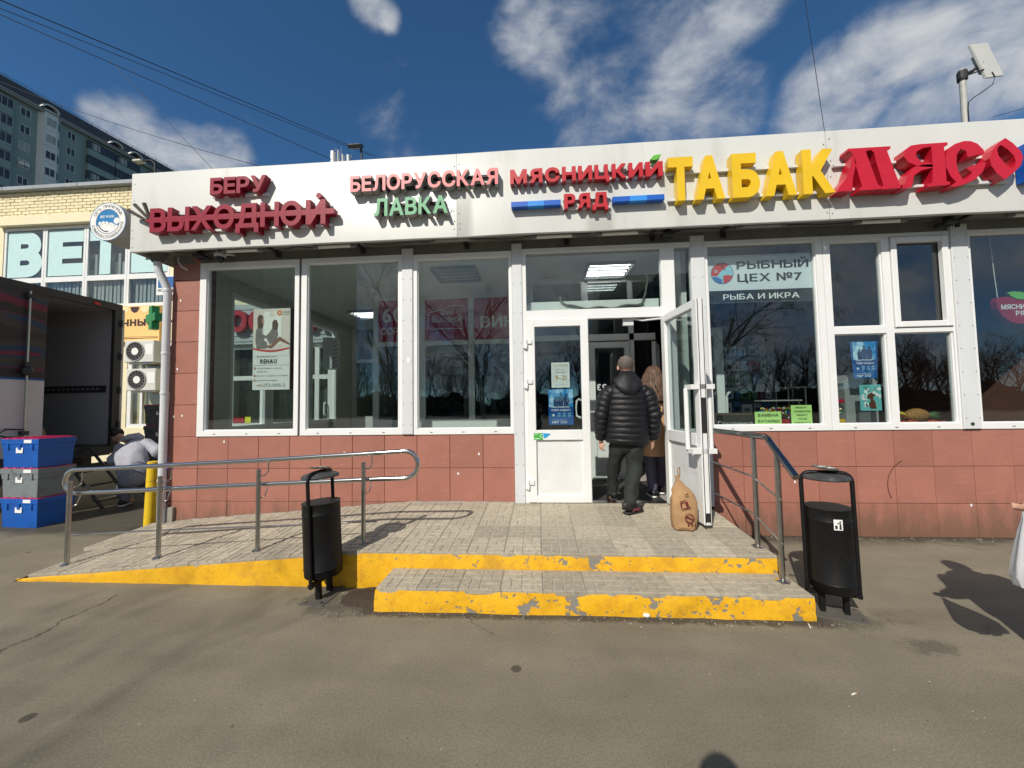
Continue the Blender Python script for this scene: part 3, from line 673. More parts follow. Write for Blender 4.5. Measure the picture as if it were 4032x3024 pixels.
# ---- left side wall with its windows, seen from inside through the front glass
mb = MB()
mb.box(-.395, -.25, .24, 7, 0, 1.17); mb.box(-.395, -.25, .24, 7, 3.25, 4.30); mb.box(-.395, -.25, .24, .78, 1.17, 3.25); mb.box(-.395, -.25, 3.83, 7, 1.17, 3.25)
mb.build('side_wall', BEIGE, shop)
def side_win(y0, y1):
    f = MB(); z0, z1 = 1.172, 3.248; w = .07
    f.box(-.36, -.27, y0, y0+w, z0, z1); f.box(-.36, -.27, y1-w, y1, z0, z1); f.box(-.36, -.27, y0+w, y1-w, z0, z0+w); f.box(-.36, -.27, y0+w, y1-w, z1-w, z1)
    o = f.build('window_frame', PVC, shop); MB().box(-.318, -.312, y0+w, y1-w, z0+w, z1-w).build('pane', GLASS, o)
side_win(.785, 1.60); side_win(1.66, 2.72); side_win(2.80, 3.825)
mb = MB(); mb.box(-.36, -.27, 1.60, 1.66, 1.172, 3.248); mb.box(-.36, -.27, 2.72, 2.80, 1.172, 3.248); mb.build('side_post', POSTM, shop)
# ---- inside
mb = MB(); mb.box(-.25, 10.9, .24, 7, .30, .35); mb.build('shop_floor', FLOORI, shop)
mb = MB(); mb.box(-.25, 6.1, .26, 7, 3.45, 3.50); mb.build('ceiling', CEILW, shop)
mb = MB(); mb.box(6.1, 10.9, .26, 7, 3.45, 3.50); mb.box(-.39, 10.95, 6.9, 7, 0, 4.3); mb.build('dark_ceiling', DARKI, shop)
def partition(x0, x1, y, lines, zl, name='partition', zbot=.35, ztop=3.45, solid=1.18):
    f = MB(); w = .05; xl = [x0]+lines+[x1]
    for x in xl: f.box(x-w, x+w, y-.03, y+.03, solid, ztop)
    for a, b in zip(xl, xl[1:]):
        for z in [solid+.04]+zl+[ztop-.04]: f.box(a+w, b-w, y-.028, y+.028, z-.04, z+.04)
    f.box(x0-w, x1+w, y-.03, y+.03, zbot, solid-.001)
    o = f.build(name, PVC, shop)
    zz_ = [solid+.04]+zl+[ztop-.04]
    for a, b in zip(xl, xl[1:]):
        for c, d in zip(zz_, zz_[1:]): MB().box(a+w, b-w, y-.003, y+.003, c+.04, d-.04).build('pane', GLASS, o)
    return o
pa = partition(1.40, 4.05, 2.06, [2.24, 3.11], [2.60])
partition(-.2, 1.34, 4.5, [.32], [2.6])
mb = MB(); mb.box(1.34, 1.37, 2.1, 4.5, .35, 3.45); mb.build('inner_wall', BEIGE, shop)
rp = []
for i, (a, b) in enumerate(((1.46, 2.18), (2.30, 3.05), (3.17, 3.99))):
    o = MB().box(a, b, 2.012, 2.022, 2.645, 3.365).build('window_poster', REDI, pa); rp.append(o)
wa = dict(y=2.009, parent=rp[0])
print_text('600', 1.52, 2.12, 2.98, .27, 2.009, WHITEI, rp[0], .03); print_text('СОРТОВ', 1.50, 2.14, 2.76, .13, 2.009, WHITEI, rp[0], .02)
print_text('БЕРУ', 2.58, 2.80, 3.08, .07, 2.009, WHITEI, rp[1], .02); print_text('ВЫХОДНОЙ', 2.42, 2.95, 2.96, .085, 2.009, WHITEI, rp[1], .02)
lo = [(2.36, 3.13), (2.62, 3.19), (2.70, 3.24), (2.99, 3.24)], [(2.36, 3.13), (2.36, 2.84), (2.99, 2.84)]
pl = []
for path in lo:
    for (xa, za), (xb, zb) in zip(path, path[1:]):
        d = Vector((xb-xa, zb-za)).normalized(); n = Vector((-d.y, d.x))*.006
        pl.append([(xa-n.x, za-n.y), (xb-n.x, zb-n.y), (xb+n.x, zb+n.y), (xa+n.x, za+n.y)])
flats(pl, 2.009, WHITEI, rp[1])
print_text('ВИН', 3.28, 3.88, 2.84, .2, 2.009, WHITEI, rp[2], .03)
# vestibule behind the doors
ve = MB(); ve.box(4.05, 4.11, .3, 1.4, .35, 3.45); ve.box(6.06, 6.12, .3, .8, .35, 3.45); ve.build('vestibule_jamb', PVC, shop)
va_ = partition(4.16, 5.0, 1.42, [], [2.52], 'vestibule_partition', solid=.9)
def inner_leaf(hinge, ang, w=.62, name='inner_door', flip=1):
    T = Matrix.Translation(hinge) @ Matrix.Rotation(ang, 4, 'Z'); f = MB(); z0, z1 = .36, 2.44
    f.box(0, .085, -.03, .03, z0, z1); f.box(w-.085, w, -.03, .03, z0, z1); f.box(.085, w-.085, -.029, .029, z0, z0+.1); f.box(.085, w-.085, -.029, .029, z1-.09, z1); f.box(.085, w-.085, -.029, .029, 1.02, 1.11)
    f.box(.085, w-.085, -.012, .012, z0+.1, 1.02); o = f.xf(T).build(name, PVC, shop)
    MB().box(.085, w-.085, -.003, .003, 1.11, z1-.09).xf(T).build('pane', GLASS, o); return o, T
il, _ = inner_leaf((5.05, 1.42, 0), 0)
print_text('23', 5.16, 5.30, 1.70, .1, 1.40, WHITEI, il, .01, mirror=True); print_text('23', 5.16, 5.30, 1.55, .1, 1.40, WHITEI, il, .01, mirror=True)
mb = MB(); mb.box(5.0, 6.05, 1.39, 1.45, 2.46, 2.56); mb.box(5.0, 6.05, 1.39, 1.45, 3.36, 3.45); mb.box(5.66, 5.73, 1.39, 1.45, .35, 3.36); mb.build('vestibule_header', PVC, shop)
MB().box(5.04, 5.66, 1.417, 1.423, 2.56, 3.36).build('pane', GLASS, shop)
inner_leaf((6.03, 1.42, 0), radians(68), .62)
mb = MB(); mb.box(4.86, 5.72, .1, 1.38, .352, .362); mb.build('door_mat', M('door_mat_rubber', (.03, .03, .03), .9, bump=.8, bs=90), shop)
# open inner door seen through the right hand window, with tall handles
f = MB(); f.box(6.70, 6.80, .88, .94, .36, 2.52); f.box(6.14, 6.70, .88, .94, 2.42, 2.52); f.box(6.14, 6.70, .88, .94, .36, .46); o = f.build('inner_door', PVC, shop)
for sx_ in (6.62, 6.80):
    y_ = .80
    MB().tube([(sx_+.05, .88, 1.62), (sx_+.03, .82, 1.62), (sx_-.01, y_, 1.60), (sx_-.02, y_, 1.56), (sx_-.02, y_, 1.30), (sx_, y_, 1.24), (sx_+.05, .88, 1.24)], .018, 10).build('handle', PVC, o, smooth=50)
# air curtain grille and shelf bottles behind the partition
mb = MB(); mb.box(-.20, .0, 3.1, 3.42, 2.3, 2.95); o = mb.build('air_curtain', POSTM, shop)
mb = MB()
for i in range(14): mb.box(-.002, .008, 3.14+.08*(i % 2), 3.2+.08*(i % 2), 2.34+i*.042, 2.36+i*.042)
mb.build('grille', DARK, o)
ROOMSH = MB()
for z in (1.35, 1.75, 2.1, 2.45): ROOMSH.box(1.5, 4.0, 2.7, 3.0, z, z+.02)
ROOMSH.box(1.5, 4.0, 3.0, 3.03, .36, 2.55); ROOMSH.build('bottle_shelf', M('shelf_dark', (.07, .06, .055), .6), shop)
# ---- entrance doors
fr = MB(); y0, y1 = -.018, .06
fr.box(4.098, 4.142, y0, y1, .345, 3.372); fr.box(5.722, 5.772, y0, y1, .345, 2.505); fr.box(5.772, 5.872, y0, y1, .345, 3.372); fr.box(4.142, 5.722, y0, y1, 2.505, 2.62); fr.box(5.722, 5.772, y0, y1, 2.505, 3.372)
fr.box(4.142, 5.722, y0, y1, 3.318, 3.372); fr.box(5.872, 6.06, y0, y1, 3.318, 3.372); fr.box(5.872, 6.06, y0, y1, .345, .45); fr.box(5.872, 6.06, y0, y1, 1.09, 1.2); fr.box(5.872, 6.06, .01, .04, .45, 1.09)
dfr = fr.build('door_frame', PVC, shop)
MB().box(4.142, 5.722, .02, .026, 2.62, 3.318).build('pane', GLASS, dfr); MB().box(5.872, 6.06, .02, .026, 1.2, 3.318).build('pane', GLASS, dfr)
mb = MB(); mb.box(4.86, 5.72, -.03, .09, .345, .368); mb.build('threshold', DSTEEL, dfr)
mb = MB(); cbp = [(4.62+.9*i/18, .08, 2.70-.05*sin(pi*i/18)**.7+.012*sin(i)) for i in range(19)]; mb.tube([(4.55, .08, 2.80), (4.56, .08, 2.74)]+cbp+[(5.56, .08, 2.80), (5.60, .09, 3.0), (5.56, .09, 3.05)], .012, 8)
mb.tube([(a+.03, b+.02, c-.015) for a, b, c in cbp], .008, 6); mb.build('transom_cable', M('cable_grey', (.13, .14, .12), .6), dfr, smooth=60)
mb = MB(); mb.box(4.15, 5.72, .10, .12, 2.60, 2.75); mb.build('transom_board', CEILW, dfr)
PANELM = M('door_panel', (.70, .71, .70), .5, var=.05, vs_=4, bump=.25, bs=16, dirt=(.3, .29, .27), dirt_t=(.68, .76), dirt_s=8)
def door_leaf(T, w, name, label, outer=-1):
    f = MB(); z0, z1 = .372, 2.498; a, b = -.045, .025
    f.bbox(0, .09, a, b, z0, z1, .005); f.bbox(w-.09, w, a, b, z0, z1, .005)
    f.bbox(.09, w-.09, a+.0008, b, z0, .452, .003); f.bbox(.09, w-.09, a+.0008, b, 1.09, 1.205, .003); f.bbox(.09, w-.09, a+.0008, b, 2.42, z1, .003)
    o = f.xf(T).build(name, PVC, shop, label=label)
    MB().box(.09, w-.09, -.012, -.006, 1.205, 2.42).xf(T).build('pane', GLASS, o)
    pn = MB(); nx, nz = 16, 18
    for i in range(nx+1):
        for j in range(nz+1):
            x = .09+(w-.18)*i/nx; z = .452+.638*j/nz; pn.v.append((x, -.018+.005*noise.noise(Vector((x*7, outer*3, z*7))), z))
    for i in range(nx):
        for j in range(nz): pn.f.append([i*(nz+1)+j, (i+1)*(nz+1)+j, (i+1)*(nz+1)+j+1, i*(nz+1)+j+1]); pn.m.append(0)
    pn.add([(.09, .012, .452), (w-.09, .012, .452), (w-.09, .012, 1.09), (.09, .012, 1.09)], [(3, 2, 1, 0)])
    pn.xf(T).build('door_panel', PANELM, o, smooth=180)
    return o
Tc = Matrix.Translation((4.144, 0, 0)); dl = door_leaf(Tc, .716, 'door', 'closed white door leaf with posters on its glass')
for z in (2.22, 1.75, .58):
    mb = MB(); mb.lathe((4.135, -.055, z-.06), [(.014, 0), (.016, .004), (.016, .056), (.013, .06), (.016, .064), (.016, .116), (.014, .12)], 12)
    mb.box(4.15, 4.20, -.062, -.045, z, z+.05); mb.box(4.10, 4.13, -.05, -.018, z-.05, z); mb.build('hinge', PVC, dl, smooth=40)
MB().tube([(4.76, .03, 1.55), (4.745, .07, 1.56), (4.72, .085, 1.54), (4.71, .085, 1.45), (4.72, .085, 1.36), (4.76, .03, 1.34)], .013, 10).build('handle', PVC, dl, smooth=50)
ot = math.atan2(-.80, .085)
To = Matrix.Translation((5.735, -.03, 0)) @ Matrix.Rotation(ot, 4, 'Z'); dro = door_leaf(To, .80, 'door', 'open white door leaf with tall handles', 1)
TH = lambda *p: To @ Vector(p)
for sgn in (-1, 1):
    y_ = -.01+sgn*.115
    mb = MB(); mb.tube([TH(.70, y_, 1.06), TH(.70, y_, 1.64)], .021, 12); mb.build('handle', PVC, dro, smooth=50)
    mb = MB(); mb.box(.675, .80, min(y_, -.01), max(y_, -.01)+.0, 1.63, 1.675); mb.box(.675, .80, min(y_, -.01), max(y_, -.01), 1.025, 1.07); mb.xf(To).build('handle_bracket', PVC, dro)
mb = MB(); mb.box(.8, .806, -.03, .01, 1.22, 1.55); mb.box(.8, .806, -.035, .015, .40, .48); mb.xf(To).build('lock_plate', DARK, dro)
mb = MB()
for yy in (-.036, .012): mb.box(.8, .8035, yy, yy+.006, .38, 2.49)
mb.xf(To).build('door_seal', DARK, dro)
mb = MB(); mb.tube([TH(.03, .05, 2.48), Vector((5.50, .02, 2.47)), Vector((5.33, .03, 2.51))], .012, 8); mb.build('door_closer_arm', POSTM, dro)
mb = MB(); mb.box(5.28, 5.40, .03, .09, 2.42, 2.50); mb.build('door_closer', POSTM, dfr)
# ---- kerb-side inner dark wall to keep the right shop dim
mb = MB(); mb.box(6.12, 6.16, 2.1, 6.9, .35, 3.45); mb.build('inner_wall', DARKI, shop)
# ------------------------------------------------------------------ fascia signs
FY = -.304
def mount(parent, x0, x1, zs, y0=-.335, y1=-.306, mat=None, name='mount_rail'):
    mb = MB()
    for z in zs: mb.box(x0, x1, y0, y1, z-.013, z+.013)
    mb.build(name, mat or POSTM, parent)
t = thing('store_sign', 'crimson raised letters БЕРУ ВЫХОДНОЙ with a bar through the lower word', 'sign', (.8, -.35, 3.6))
sign_word('БЕРУ', .455, 1.145, 4.03, .20, -.41, -.315, REDM, t, .036, .05)
lay, k = word_layout('ВЫХОДНО', -.296, 1.585, .055, .032); sz = .29/(CAP+.064)
for c, x, w in lay: letter(c, x, 3.61+.032*sz, k, sz, -.41, -.315, .032).build('letter', REDM, t)
lay, k2 = word_layout('И', 1.635, 1.87, .05, .032); letter('И', 1.635, 3.61+.032*sz, k2, sz, -.41, -.315, .032).build('letter', REDM, t)
MB().prism([(-.365, 3.757), (-.30, 3.725), (1.93, 3.725), (1.975, 3.73), (1.975, 3.785), (1.93, 3.79), (-.30, 3.79), (-.325, 3.765)], -.4085, -.33).build('strike_bar', REDM, t)
mb = MB(); q = [(1.79+.033*cos(a*pi/10), 3.945+.033*sin(a*pi/10)) for a in range(20)]; mb.prism(q, -.412, -.315); mb.build('breve_dot', REDM, t)
mount(t, .42, 1.12, (4.045,)); mount(t, -.22, 1.9, (3.86, 3.635))
arms = MB()
for a, b in (((-.365, 3.77), (-.58, 3.90)), ((-.355, 3.80), (-.505, 3.965)), ((-.335, 3.80), (-.385, 3.975))):
    A, B = Vector((a[0], -.37, a[1])), Vector((b[0], -.40, b[1])); arms.loft([A, B], [.016, .021], n=8)
arms.prism([(-.47, 3.80), (-.38, 3.755), (-.33, 3.80), (-.36, 3.825), (-.40, 3.80)], -.36, -.31)
arms.build('bare_bracket', M('rusty_bracket', (.075, .06, .048), .8, var=.35, vs_=14), t)
t = thing('store_sign', 'pink and green raised letters БЕЛОРУССКАЯ ЛАВКА on grey sides', 'sign', (3.0, -.35, 3.7))
sign_word('БЕЛОРУССКАЯ', 2.157, 3.862, 3.968, .186, -.405, -.315, [PINKF, GREYS], t, .03, .075)
sign_word('ЛАВКА', 2.44, 3.292, 3.668, .205, -.405, -.315, [GRNF, GREYS], t, .03, .075)
mount(t, 2.2, 3.83, (4.02, 4.11), mat=DARK); mount(t, 2.5, 3.25, (3.73, 3.83), mat=DARK)
mb = MB(); mb.add([(3.24, -.406, 3.80), (3.26, -.406, 3.82), (3.275, -.406, 3.88), (3.262, -.406, 3.85)], [(0, 1, 2, 3)]); mb.build('accent', GRNF, t)
t = thing('store_sign', 'small red raised letters МЯСНИЦКИЙ РЯД with leaf and blue bars', 'sign', (4.83, -.35, 3.7))
sign_word('МЯСНИЦКИ', 3.997, 5.45, 3.966, .163, -.39, -.315, [REDF, REDS], t, .045, .11)
sign_word('И', 5.478, 5.662, 3.966, .163, -.39, -.315, [REDF, REDS], t, .045, .05)
sign_word('РЯД', 4.59, 5.07, 3.655, .165, -.39, -.315, [REDF, REDS], t, .045, .11)
mount(t, 4.0, 5.65, (4.0, 4.09)); mount(t, 4.58, 5.1, (3.68, 3.79))
lf = [(5.53, 4.150), (5.56, 4.185), (5.60, 4.198), (5.648, 4.196), (5.63, 4.165), (5.60, 4.145), (5.56, 4.138)]
MB().prism(lf, -.40, -.33).build('leaf', M('leaf_green', S(96, 176, 60), .4), t)
for x0 in (4.004, 5.119):
    for j, m_ in enumerate((BLUE1, BLUE2, BLUE1)):
        a = x0+.183*j; mb = MB().bbox(a, a+.183, -.39, -.315, 3.701, 3.760, .002); mb.build('bar', m_, t)
t = thing('store_sign', 'tall yellow raised letters ТАБАК on grey mounting rails', 'sign', (6.55, -.35, 3.66))
for c, a, b in (('Т', 5.706, 5.966), ('А', 5.982, 6.287), ('Б', 6.366, 6.646), ('А', 6.697, 7.015), ('К', 7.080, 7.395)):
    g_ = glyph(c, .055, .5); letter(c, a, 3.662+.055*.48/(CAP+.11), (b-a)/(g_[3]-g_[2]), .48/(CAP+.11), -.42, -.318, .055).build('letter', YELF, t)
mount(t, 5.72, 7.38, (4.015, 3.715), y0=-.345)
t = thing('store_sign', 'bright red old style raised letters МЯСО at the right end', 'sign', (8.3, -.35, 3.66))
def polyletter(polys, hole=None, yf=-.435, yb=-.318):
    mb = MB()
    for p in polys: mb.prism(p, yf, yb)
    return mb.build('letter', REDY, t)
halfm = lambda dx: [[(7.53+dx, 4.116), (7.738+dx, 4.116), (7.735+dx, 4.088), (7.70+dx, 4.076), (7.80+dx, 3.712), (7.826+dx, 3.70), (7.826+dx, 3.668), (7.615+dx, 3.664), (7.618+dx, 3.690), (7.645+dx, 3.702), (7.59+dx, 3.96), (7.575+dx, 4.055), (7.55+dx, 4.085), (7.53+dx, 4.09)]]
polyletter(halfm(0)+[[(7.40, 3.664), (7.55, 3.664), (7.555, 3.77), (7.60, 3.96), (7.575, 4.05), (7.548, 3.95), (7.50, 3.81), (7.42, 3.71)]]+halfm(.206))
polyletter([[(8.335, 4.12), (8.491, 4.122), (8.491, 4.095), (8.455, 4.085), (8.455, 3.715), (8.487, 3.702), (8.486, 3.678), (8.268, 3.665), (8.268, 3.690), (8.318, 3.706), (8.335, 3.87)],
            [(8.335, 4.12), (8.335, 4.085), (8.26, 4.08), (8.19, 4.045), (8.18, 4.0), (8.22, 3.94), (8.335, 3.91), (8.335, 3.87), (8.20, 3.885), (8.10, 3.94), (8.065, 4.0), (8.075, 4.06), (8.14, 4.11), (8.23, 4.12)],
            [(8.24, 3.90), (8.335, 3.90), (8.335, 3.865), (8.22, 3.84), (8.15, 3.79), (8.135, 3.72), (8.12, 3.672), (8.02, 3.660), (8.016, 3.69), (8.06, 3.71), (8.09, 3.80), (8.15, 3.88)]])
sL = [(8.646, 4.125), (8.56, 4.10), (8.49, 4.05), (8.458, 3.96), (8.46, 3.86), (8.50, 3.76), (8.545, 3.70), (8.49, 3.665), (8.52, 3.652), (8.62, 3.672), (8.72, 3.715), (8.80, 3.79), (8.84, 3.886), (8.80, 3.895), (8.65, 3.84), (8.70, 3.79), (8.66, 3.735), (8.61, 3.72), (8.575, 3.80), (8.56, 3.90), (8.57, 3.99), (8.61, 4.045), (8.66, 4.02), (8.668, 3.955), (8.83, 3.985), (8.825, 4.02), (8.77, 4.09), (8.71, 4.12)]
polyletter([sL])
oo = [(9.035, 4.131), (9.10, 4.075), (9.165, 3.99), (9.185, 3.92), (9.16, 3.84), (9.09, 3.77), (9.0, 3.70), (8.93, 3.77), (8.885, 3.85), (8.875, 3.93), (8.91, 4.02), (8.97, 4.085)]
oi_ = [(8.99, 4.06), (9.05, 4.01), (9.10, 3.945), (9.115, 3.88), (9.10, 3.835), (9.06, 3.815), (9.03, 3.845), (8.99, 3.90), (8.96, 3.95), (8.95, 4.0), (8.957, 4.03), (8.97, 4.05)]
mb = MB(); n = len(oo)
for i in range(n):
    j = (i+1) % n; a, b, c, d = oo[i], oo[j], oi_[j], oi_[i]
    mb.add([(a[0], -.435, a[1]), (b[0], -.435, b[1]), (c[0], -.435, c[1]), (d[0], -.435, d[1]), (a[0], -.318, a[1]), (b[0], -.318, b[1]), (c[0], -.318, c[1]), (d[0], -.318, d[1])],
           [(0, 1, 2, 3), (7, 6, 5, 4), (1, 0, 4, 5), (3, 2, 6, 7)])
mb.build('letter', REDY, t)
mount(t, 7.45, 9.15, (4.0, 3.73), y0=-.345)
t = thing('store_sign', 'sky blue raised letter cut off at the right picture edge', 'sign', (9.4, -.35, 3.7))
sign_word('Р', 9.245, 9.56, 3.70, .38, -.41, -.315, [BLUE2, BLUE1], t, .05)
# ------------------------------------------------------------------ round laundry sign
t = thing('round_sign', 'round white and blue laundry lightbox hung off the fascia corner', 'sign', (-.93, -.2, 3.6))
RX, RZ, RR, RY = -.945, 3.818, .238, -.32
mb = MB(); n = 40
for y in (RY, -.05):
    for i in range(n): mb.v.append((RX+RR*cos(2*pi*i/n), y, RZ+RR*sin(2*pi*i/n)))
mb.f.append(list(range(n))); mb.m.append(0); mb.f.append([n+i for i in reversed(range(n))]); mb.m.append(1)
for i in range(n): j = (i+1) % n; mb.f.append([i, n+i, n+j, j]); mb.m.append(1)
mb.build('lightbox', [PAPERW, M('sign_side', (.42, .41, .40), .5)], t)
LB = M('laundry_blue', S(30, 120, 178), .4); NAVY = M('laundry_navy', S(30, 38, 84), .4)
flats(ringpoly(RX, RZ, .232, .2375), RY-.001, LB, t, 'blue_rim'); flats(ringpoly(RX, RZ, .150, .156), RY-.001, NAVY, t, 'navy_rim')
wave = [(RX+.148*cos(a), RZ+.148*sin(a)) for a in [radians(-20)+i*(radians(200)-radians(-20)-0)/20 for i in range(21)]]
wave += [(RX-.12+.24*i/8, RZ-.012-.018*i/8+.012*(-1)**i) for i in range(1, 8)]
flat(wave, RY-.0015, LB, t, 'blue_water'); flat(circ(RX+.12, RZ+.005, .04, 16), RY-.002, PAPERW, t, 'bubble')
for dx, dz, r in ((-.10, -.02, .022), (-.055, -.012, .02), (-.01, -.02, .022), (.04, -.03, .018), (.075, -.05, .016)): flat(circ(RX+dx, RZ+dz, r, 12), RY-.0022, PAPERW, t, 'bubble')
flats(ringpoly(RX, RZ, .118, .13, 14, radians(200), radians(275)), RY-.002, NAVY, t, 'drum_arc')
print_text('BIG WASH', RX-.095, RX+.085, RZ+.045, .036, RY-.003, WHITEI, t, .02)
def arc_text(s, r, a0, a1, h, inward=False):
    n = len(s)
    for i, c in enumerate(s):
        if c == ' ': continue
        a = a0+(a1-a0)*i/(n-1); v, f, xa, xb = glyph(c, .01, 0., 2); sc = h/CAP; mb = MB(); ph = a-pi/2 if not inward else a+pi/2
        for p in v:
            lx, lz = (p[0]-(xa+xb)/2)*sc, (p[1]-CAP/2)*sc
            mb.v.append((RX+r*cos(a)+lx*cos(ph)-lz*sin(ph), RY-.002, RZ+r*sin(a)+lx*sin(ph)+lz*cos(ph)))
        mb.f = f; mb.m = [0]*len(f); mb.build('lettering', GREYI, t)
arc_text('СЕТЬ ПРАЧЕЧНЫХ', .193, radians(152), radians(28), .036); arc_text('САМООБСЛУЖИВАНИЯ', .193, radians(196), radians(352), .036, True)
MB().box(-.75, -.655, -.20, -.16, 3.78, 3.83).build('bracket', DARK, t)
# ------------------------------------------------------------------ tube lights under the soffit, cameras
TUBE = M('tube_cover', (.72, .70, .64), .35, var=.04); TUBEG = M('tube_cover_grey', (.30, .30, .29), .5)
spots = [(.72, 'leftmost tube light, above the ad board window', TUBE), (1.88, 'white tube light above the second window from the left', TUBE), (3.30, 'grey unlit tube light above the third window', TUBEG), (4.48, 'white tube light above the closed door leaf', TUBE),
         (5.22, 'white tube light above the open doorway', TUBE), (6.75, 'grey unlit tube light above the fish sign window', TUBEG), (7.98, 'white tube light above the casement window', TUBE), (9.5, 'tube light at the right edge under the fascia', TUBE)]
for x, lb, m_ in spots:
    t = thing('tube_light', lb, 'light fixture', (x, -.2, 3.41), 'tube lights under the soffit')
    dr_ = .0 if m_ is TUBE else .012
    MB().loft([(x-.20, -.215, 3.425+dr_), (x+.20, -.215, 3.425+dr_)], [.021, .021], n=12).build('tube', m_, t, smooth=50)
    mb = MB(); mb.box(x-.26, x-.20, -.24, -.19, 3.405+dr_, 3.45+dr_); mb.box(x+.20, x+.26, -.24, -.19, 3.405+dr_, 3.45+dr_); mb.box(x-.22, x+.22, -.232, -.198, 3.448+dr_, 3.479); mb.build('holder', M('holder_grey', (.16, .16, .15), .6), t)
t = thing('dome_camera', 'white bracket dome camera with dark globe at the left corner', 'camera', (.36, -.12, 3.40))
MB().ball((.36, -.14, 3.37), (.055, .055, .055), 16, 10).build('dome', M('dome_dark', (.01, .01, .014), .08), t, smooth=180)
mb = MB(); mb.lathe((.36, -.14, 3.385), [(.05, 0), (.062, .005), (.062, .04), (.045, .06)], 18); mb.build('housing', POSTM, t, smooth=40)
mb = MB(); mb.tube([(.40, -.14, 3.42), (.44, -.08, 3.44), (.44, -.01, 3.46)], .014, 8); mb.tube([(.33, -.2, 3.475), (.42, -.1, 3.42)], .005, 6); mb.build('bracket', POSTM, t)
for x, lb in ((.12, 'dark bracket with cable stubs beside the dome camera'), (5.78, 'black wall camera above the open door leaf'), (8.75, 'black wall camera under the fascia left of the right post')):
    mb = MB(); mb.box(x-.07, x+.05, -.2, -.05, 3.39, 3.42); mb.box(x-.03, x+.01, -.18, -.1, 3.42, 3.48)
    for k in range(4): mb.box(x-.06+.03*k, x-.053+.03*k, -.14, -.13, 3.365, 3.39)
    mb.tube([(x+.03, -.15, 3.44), (x+.09, -.2, 3.42), (x+.14, -.17, 3.45)], .008, 6)
    tag(mb.build('wall_camera', DARK), lb, 'camera', 'cameras under the soffit')
mb = MB(); mb.tube([(-.28, -.05, 3.45), (-.26, -.07, 3.38), (-.20, -.08, 3.31), (-.13, -.08, 3.27)], .009, 8)
tag(mb.build('loose_conduit', POSTM, smooth=60), 'loose white conduit end hanging above the corner tiles', 'conduit')
# ------------------------------------------------------------------ posters and notices
def sheet(name, label, cat, x0, x1, z0, z1, y, mat, loc=None, curl=0., th=.001, group=None, top=None):
    t = thing(name, label, cat, ((x0+x1)/2, y, z0), group); mb = MB(); nx, nz = 6, 8; tw = top or 0
    for s_ in (0, 1):
        for i in range(nx+1):
            for j in range(nz+1):
                u, w = i/nx, j/nz
                mb.v.append((x0+(x1-x0)*u+tw*(w-.0)*(u-.5), y-.0005+s_*th-curl*abs(u-.5)*2*w, z0+(z1-z0)*w))
    o = (nx+1)*(nz+1)
    for i in range(nx):
        for j in range(nz):
            a = [i*(nz+1)+j, (i+1)*(nz+1)+j, (i+1)*(nz+1)+j+1, i*(nz+1)+j+1]; mb.f.append(a); mb.m.append(0); mb.f.append([o+q for q in reversed(a)]); mb.m.append(0)
    mb.build('sheet', mat, t); return t
y = .012
t = sheet('hours_notice', 'white notice with gold lettering 9-21 on the closed door', 'notice', 4.424, 4.637, 1.70, 1.997, y, PAPERW)
print_text('ГАСТРОНОМ', 4.445, 4.618, 1.948, .026, y-.003, GOLD, t, .01); print_text('ВРЕМЯ РАБОТЫ', 4.468, 4.597, 1.905, .013, y-.003, GREYI, t)
print_text('ПН-ВС', 4.468, 4.597, 1.868, .022, y-.003, GREYI, t, .01); print_text('9-21', 4.466, 4.598, 1.788, .062, y-.003, GOLD, t, .015)
flats([rect(4.449, 4.614, 1.768, 1.770), rect(4.449, 4.614, 1.932, 1.934), rect(4.449, 4.451, 1.770, 1.932), rect(4.612, 4.614, 1.770, 1.932)], y-.0025, GREYI, t)
flats([rect(4.47, 4.60, 1.742, 1.7435), rect(4.455, 4.61, 1.733, 1.7345), rect(4.47, 4.59, 1.722, 1.7235)], y-.0025, GREYI, t)
def sky_poster_mat():
    m = bpy.data.materials.new('poster_sky'); m.use_nodes = True; t_ = m.node_tree; b = t_.nodes['Principled BSDF']; L = t_.links.new; N = t_.nodes.new
    tcn = N('ShaderNodeTexCoord'); n = N('ShaderNodeTexNoise'); n.inputs['Scale'].default_value = 9; n.inputs['Detail'].default_value = 5; L(tcn.outputs['Object'], n.inputs['Vector'])
    mr = N('ShaderNodeMapRange'); L(n.outputs[0], mr.inputs[0]); mr.inputs[1].default_value = .45; mr.inputs[2].default_value = .62
    mx_ = N('ShaderNodeMix'); mx_.data_type = 'RGBA'; L(mr.outputs[0], mx_.inputs[0]); mx_.inputs[6].default_value = (*S(36, 134, 196), 1); mx_.inputs[7].default_value = (*S(190, 222, 236), 1)
    L(mx_.outputs[2], b.inputs['Base Color']); b.inputs['Roughness'].default_value = .4; return m
PSKY = sky_poster_mat(); PBLUE = M('poster_blue', S(22, 92, 160), .4, var=.06); PNAVY = M('poster_navy', S(38, 62, 104), .5, var=.25, vs_=60); PDEEP = M('poster_deep', S(20, 72, 140), .4)
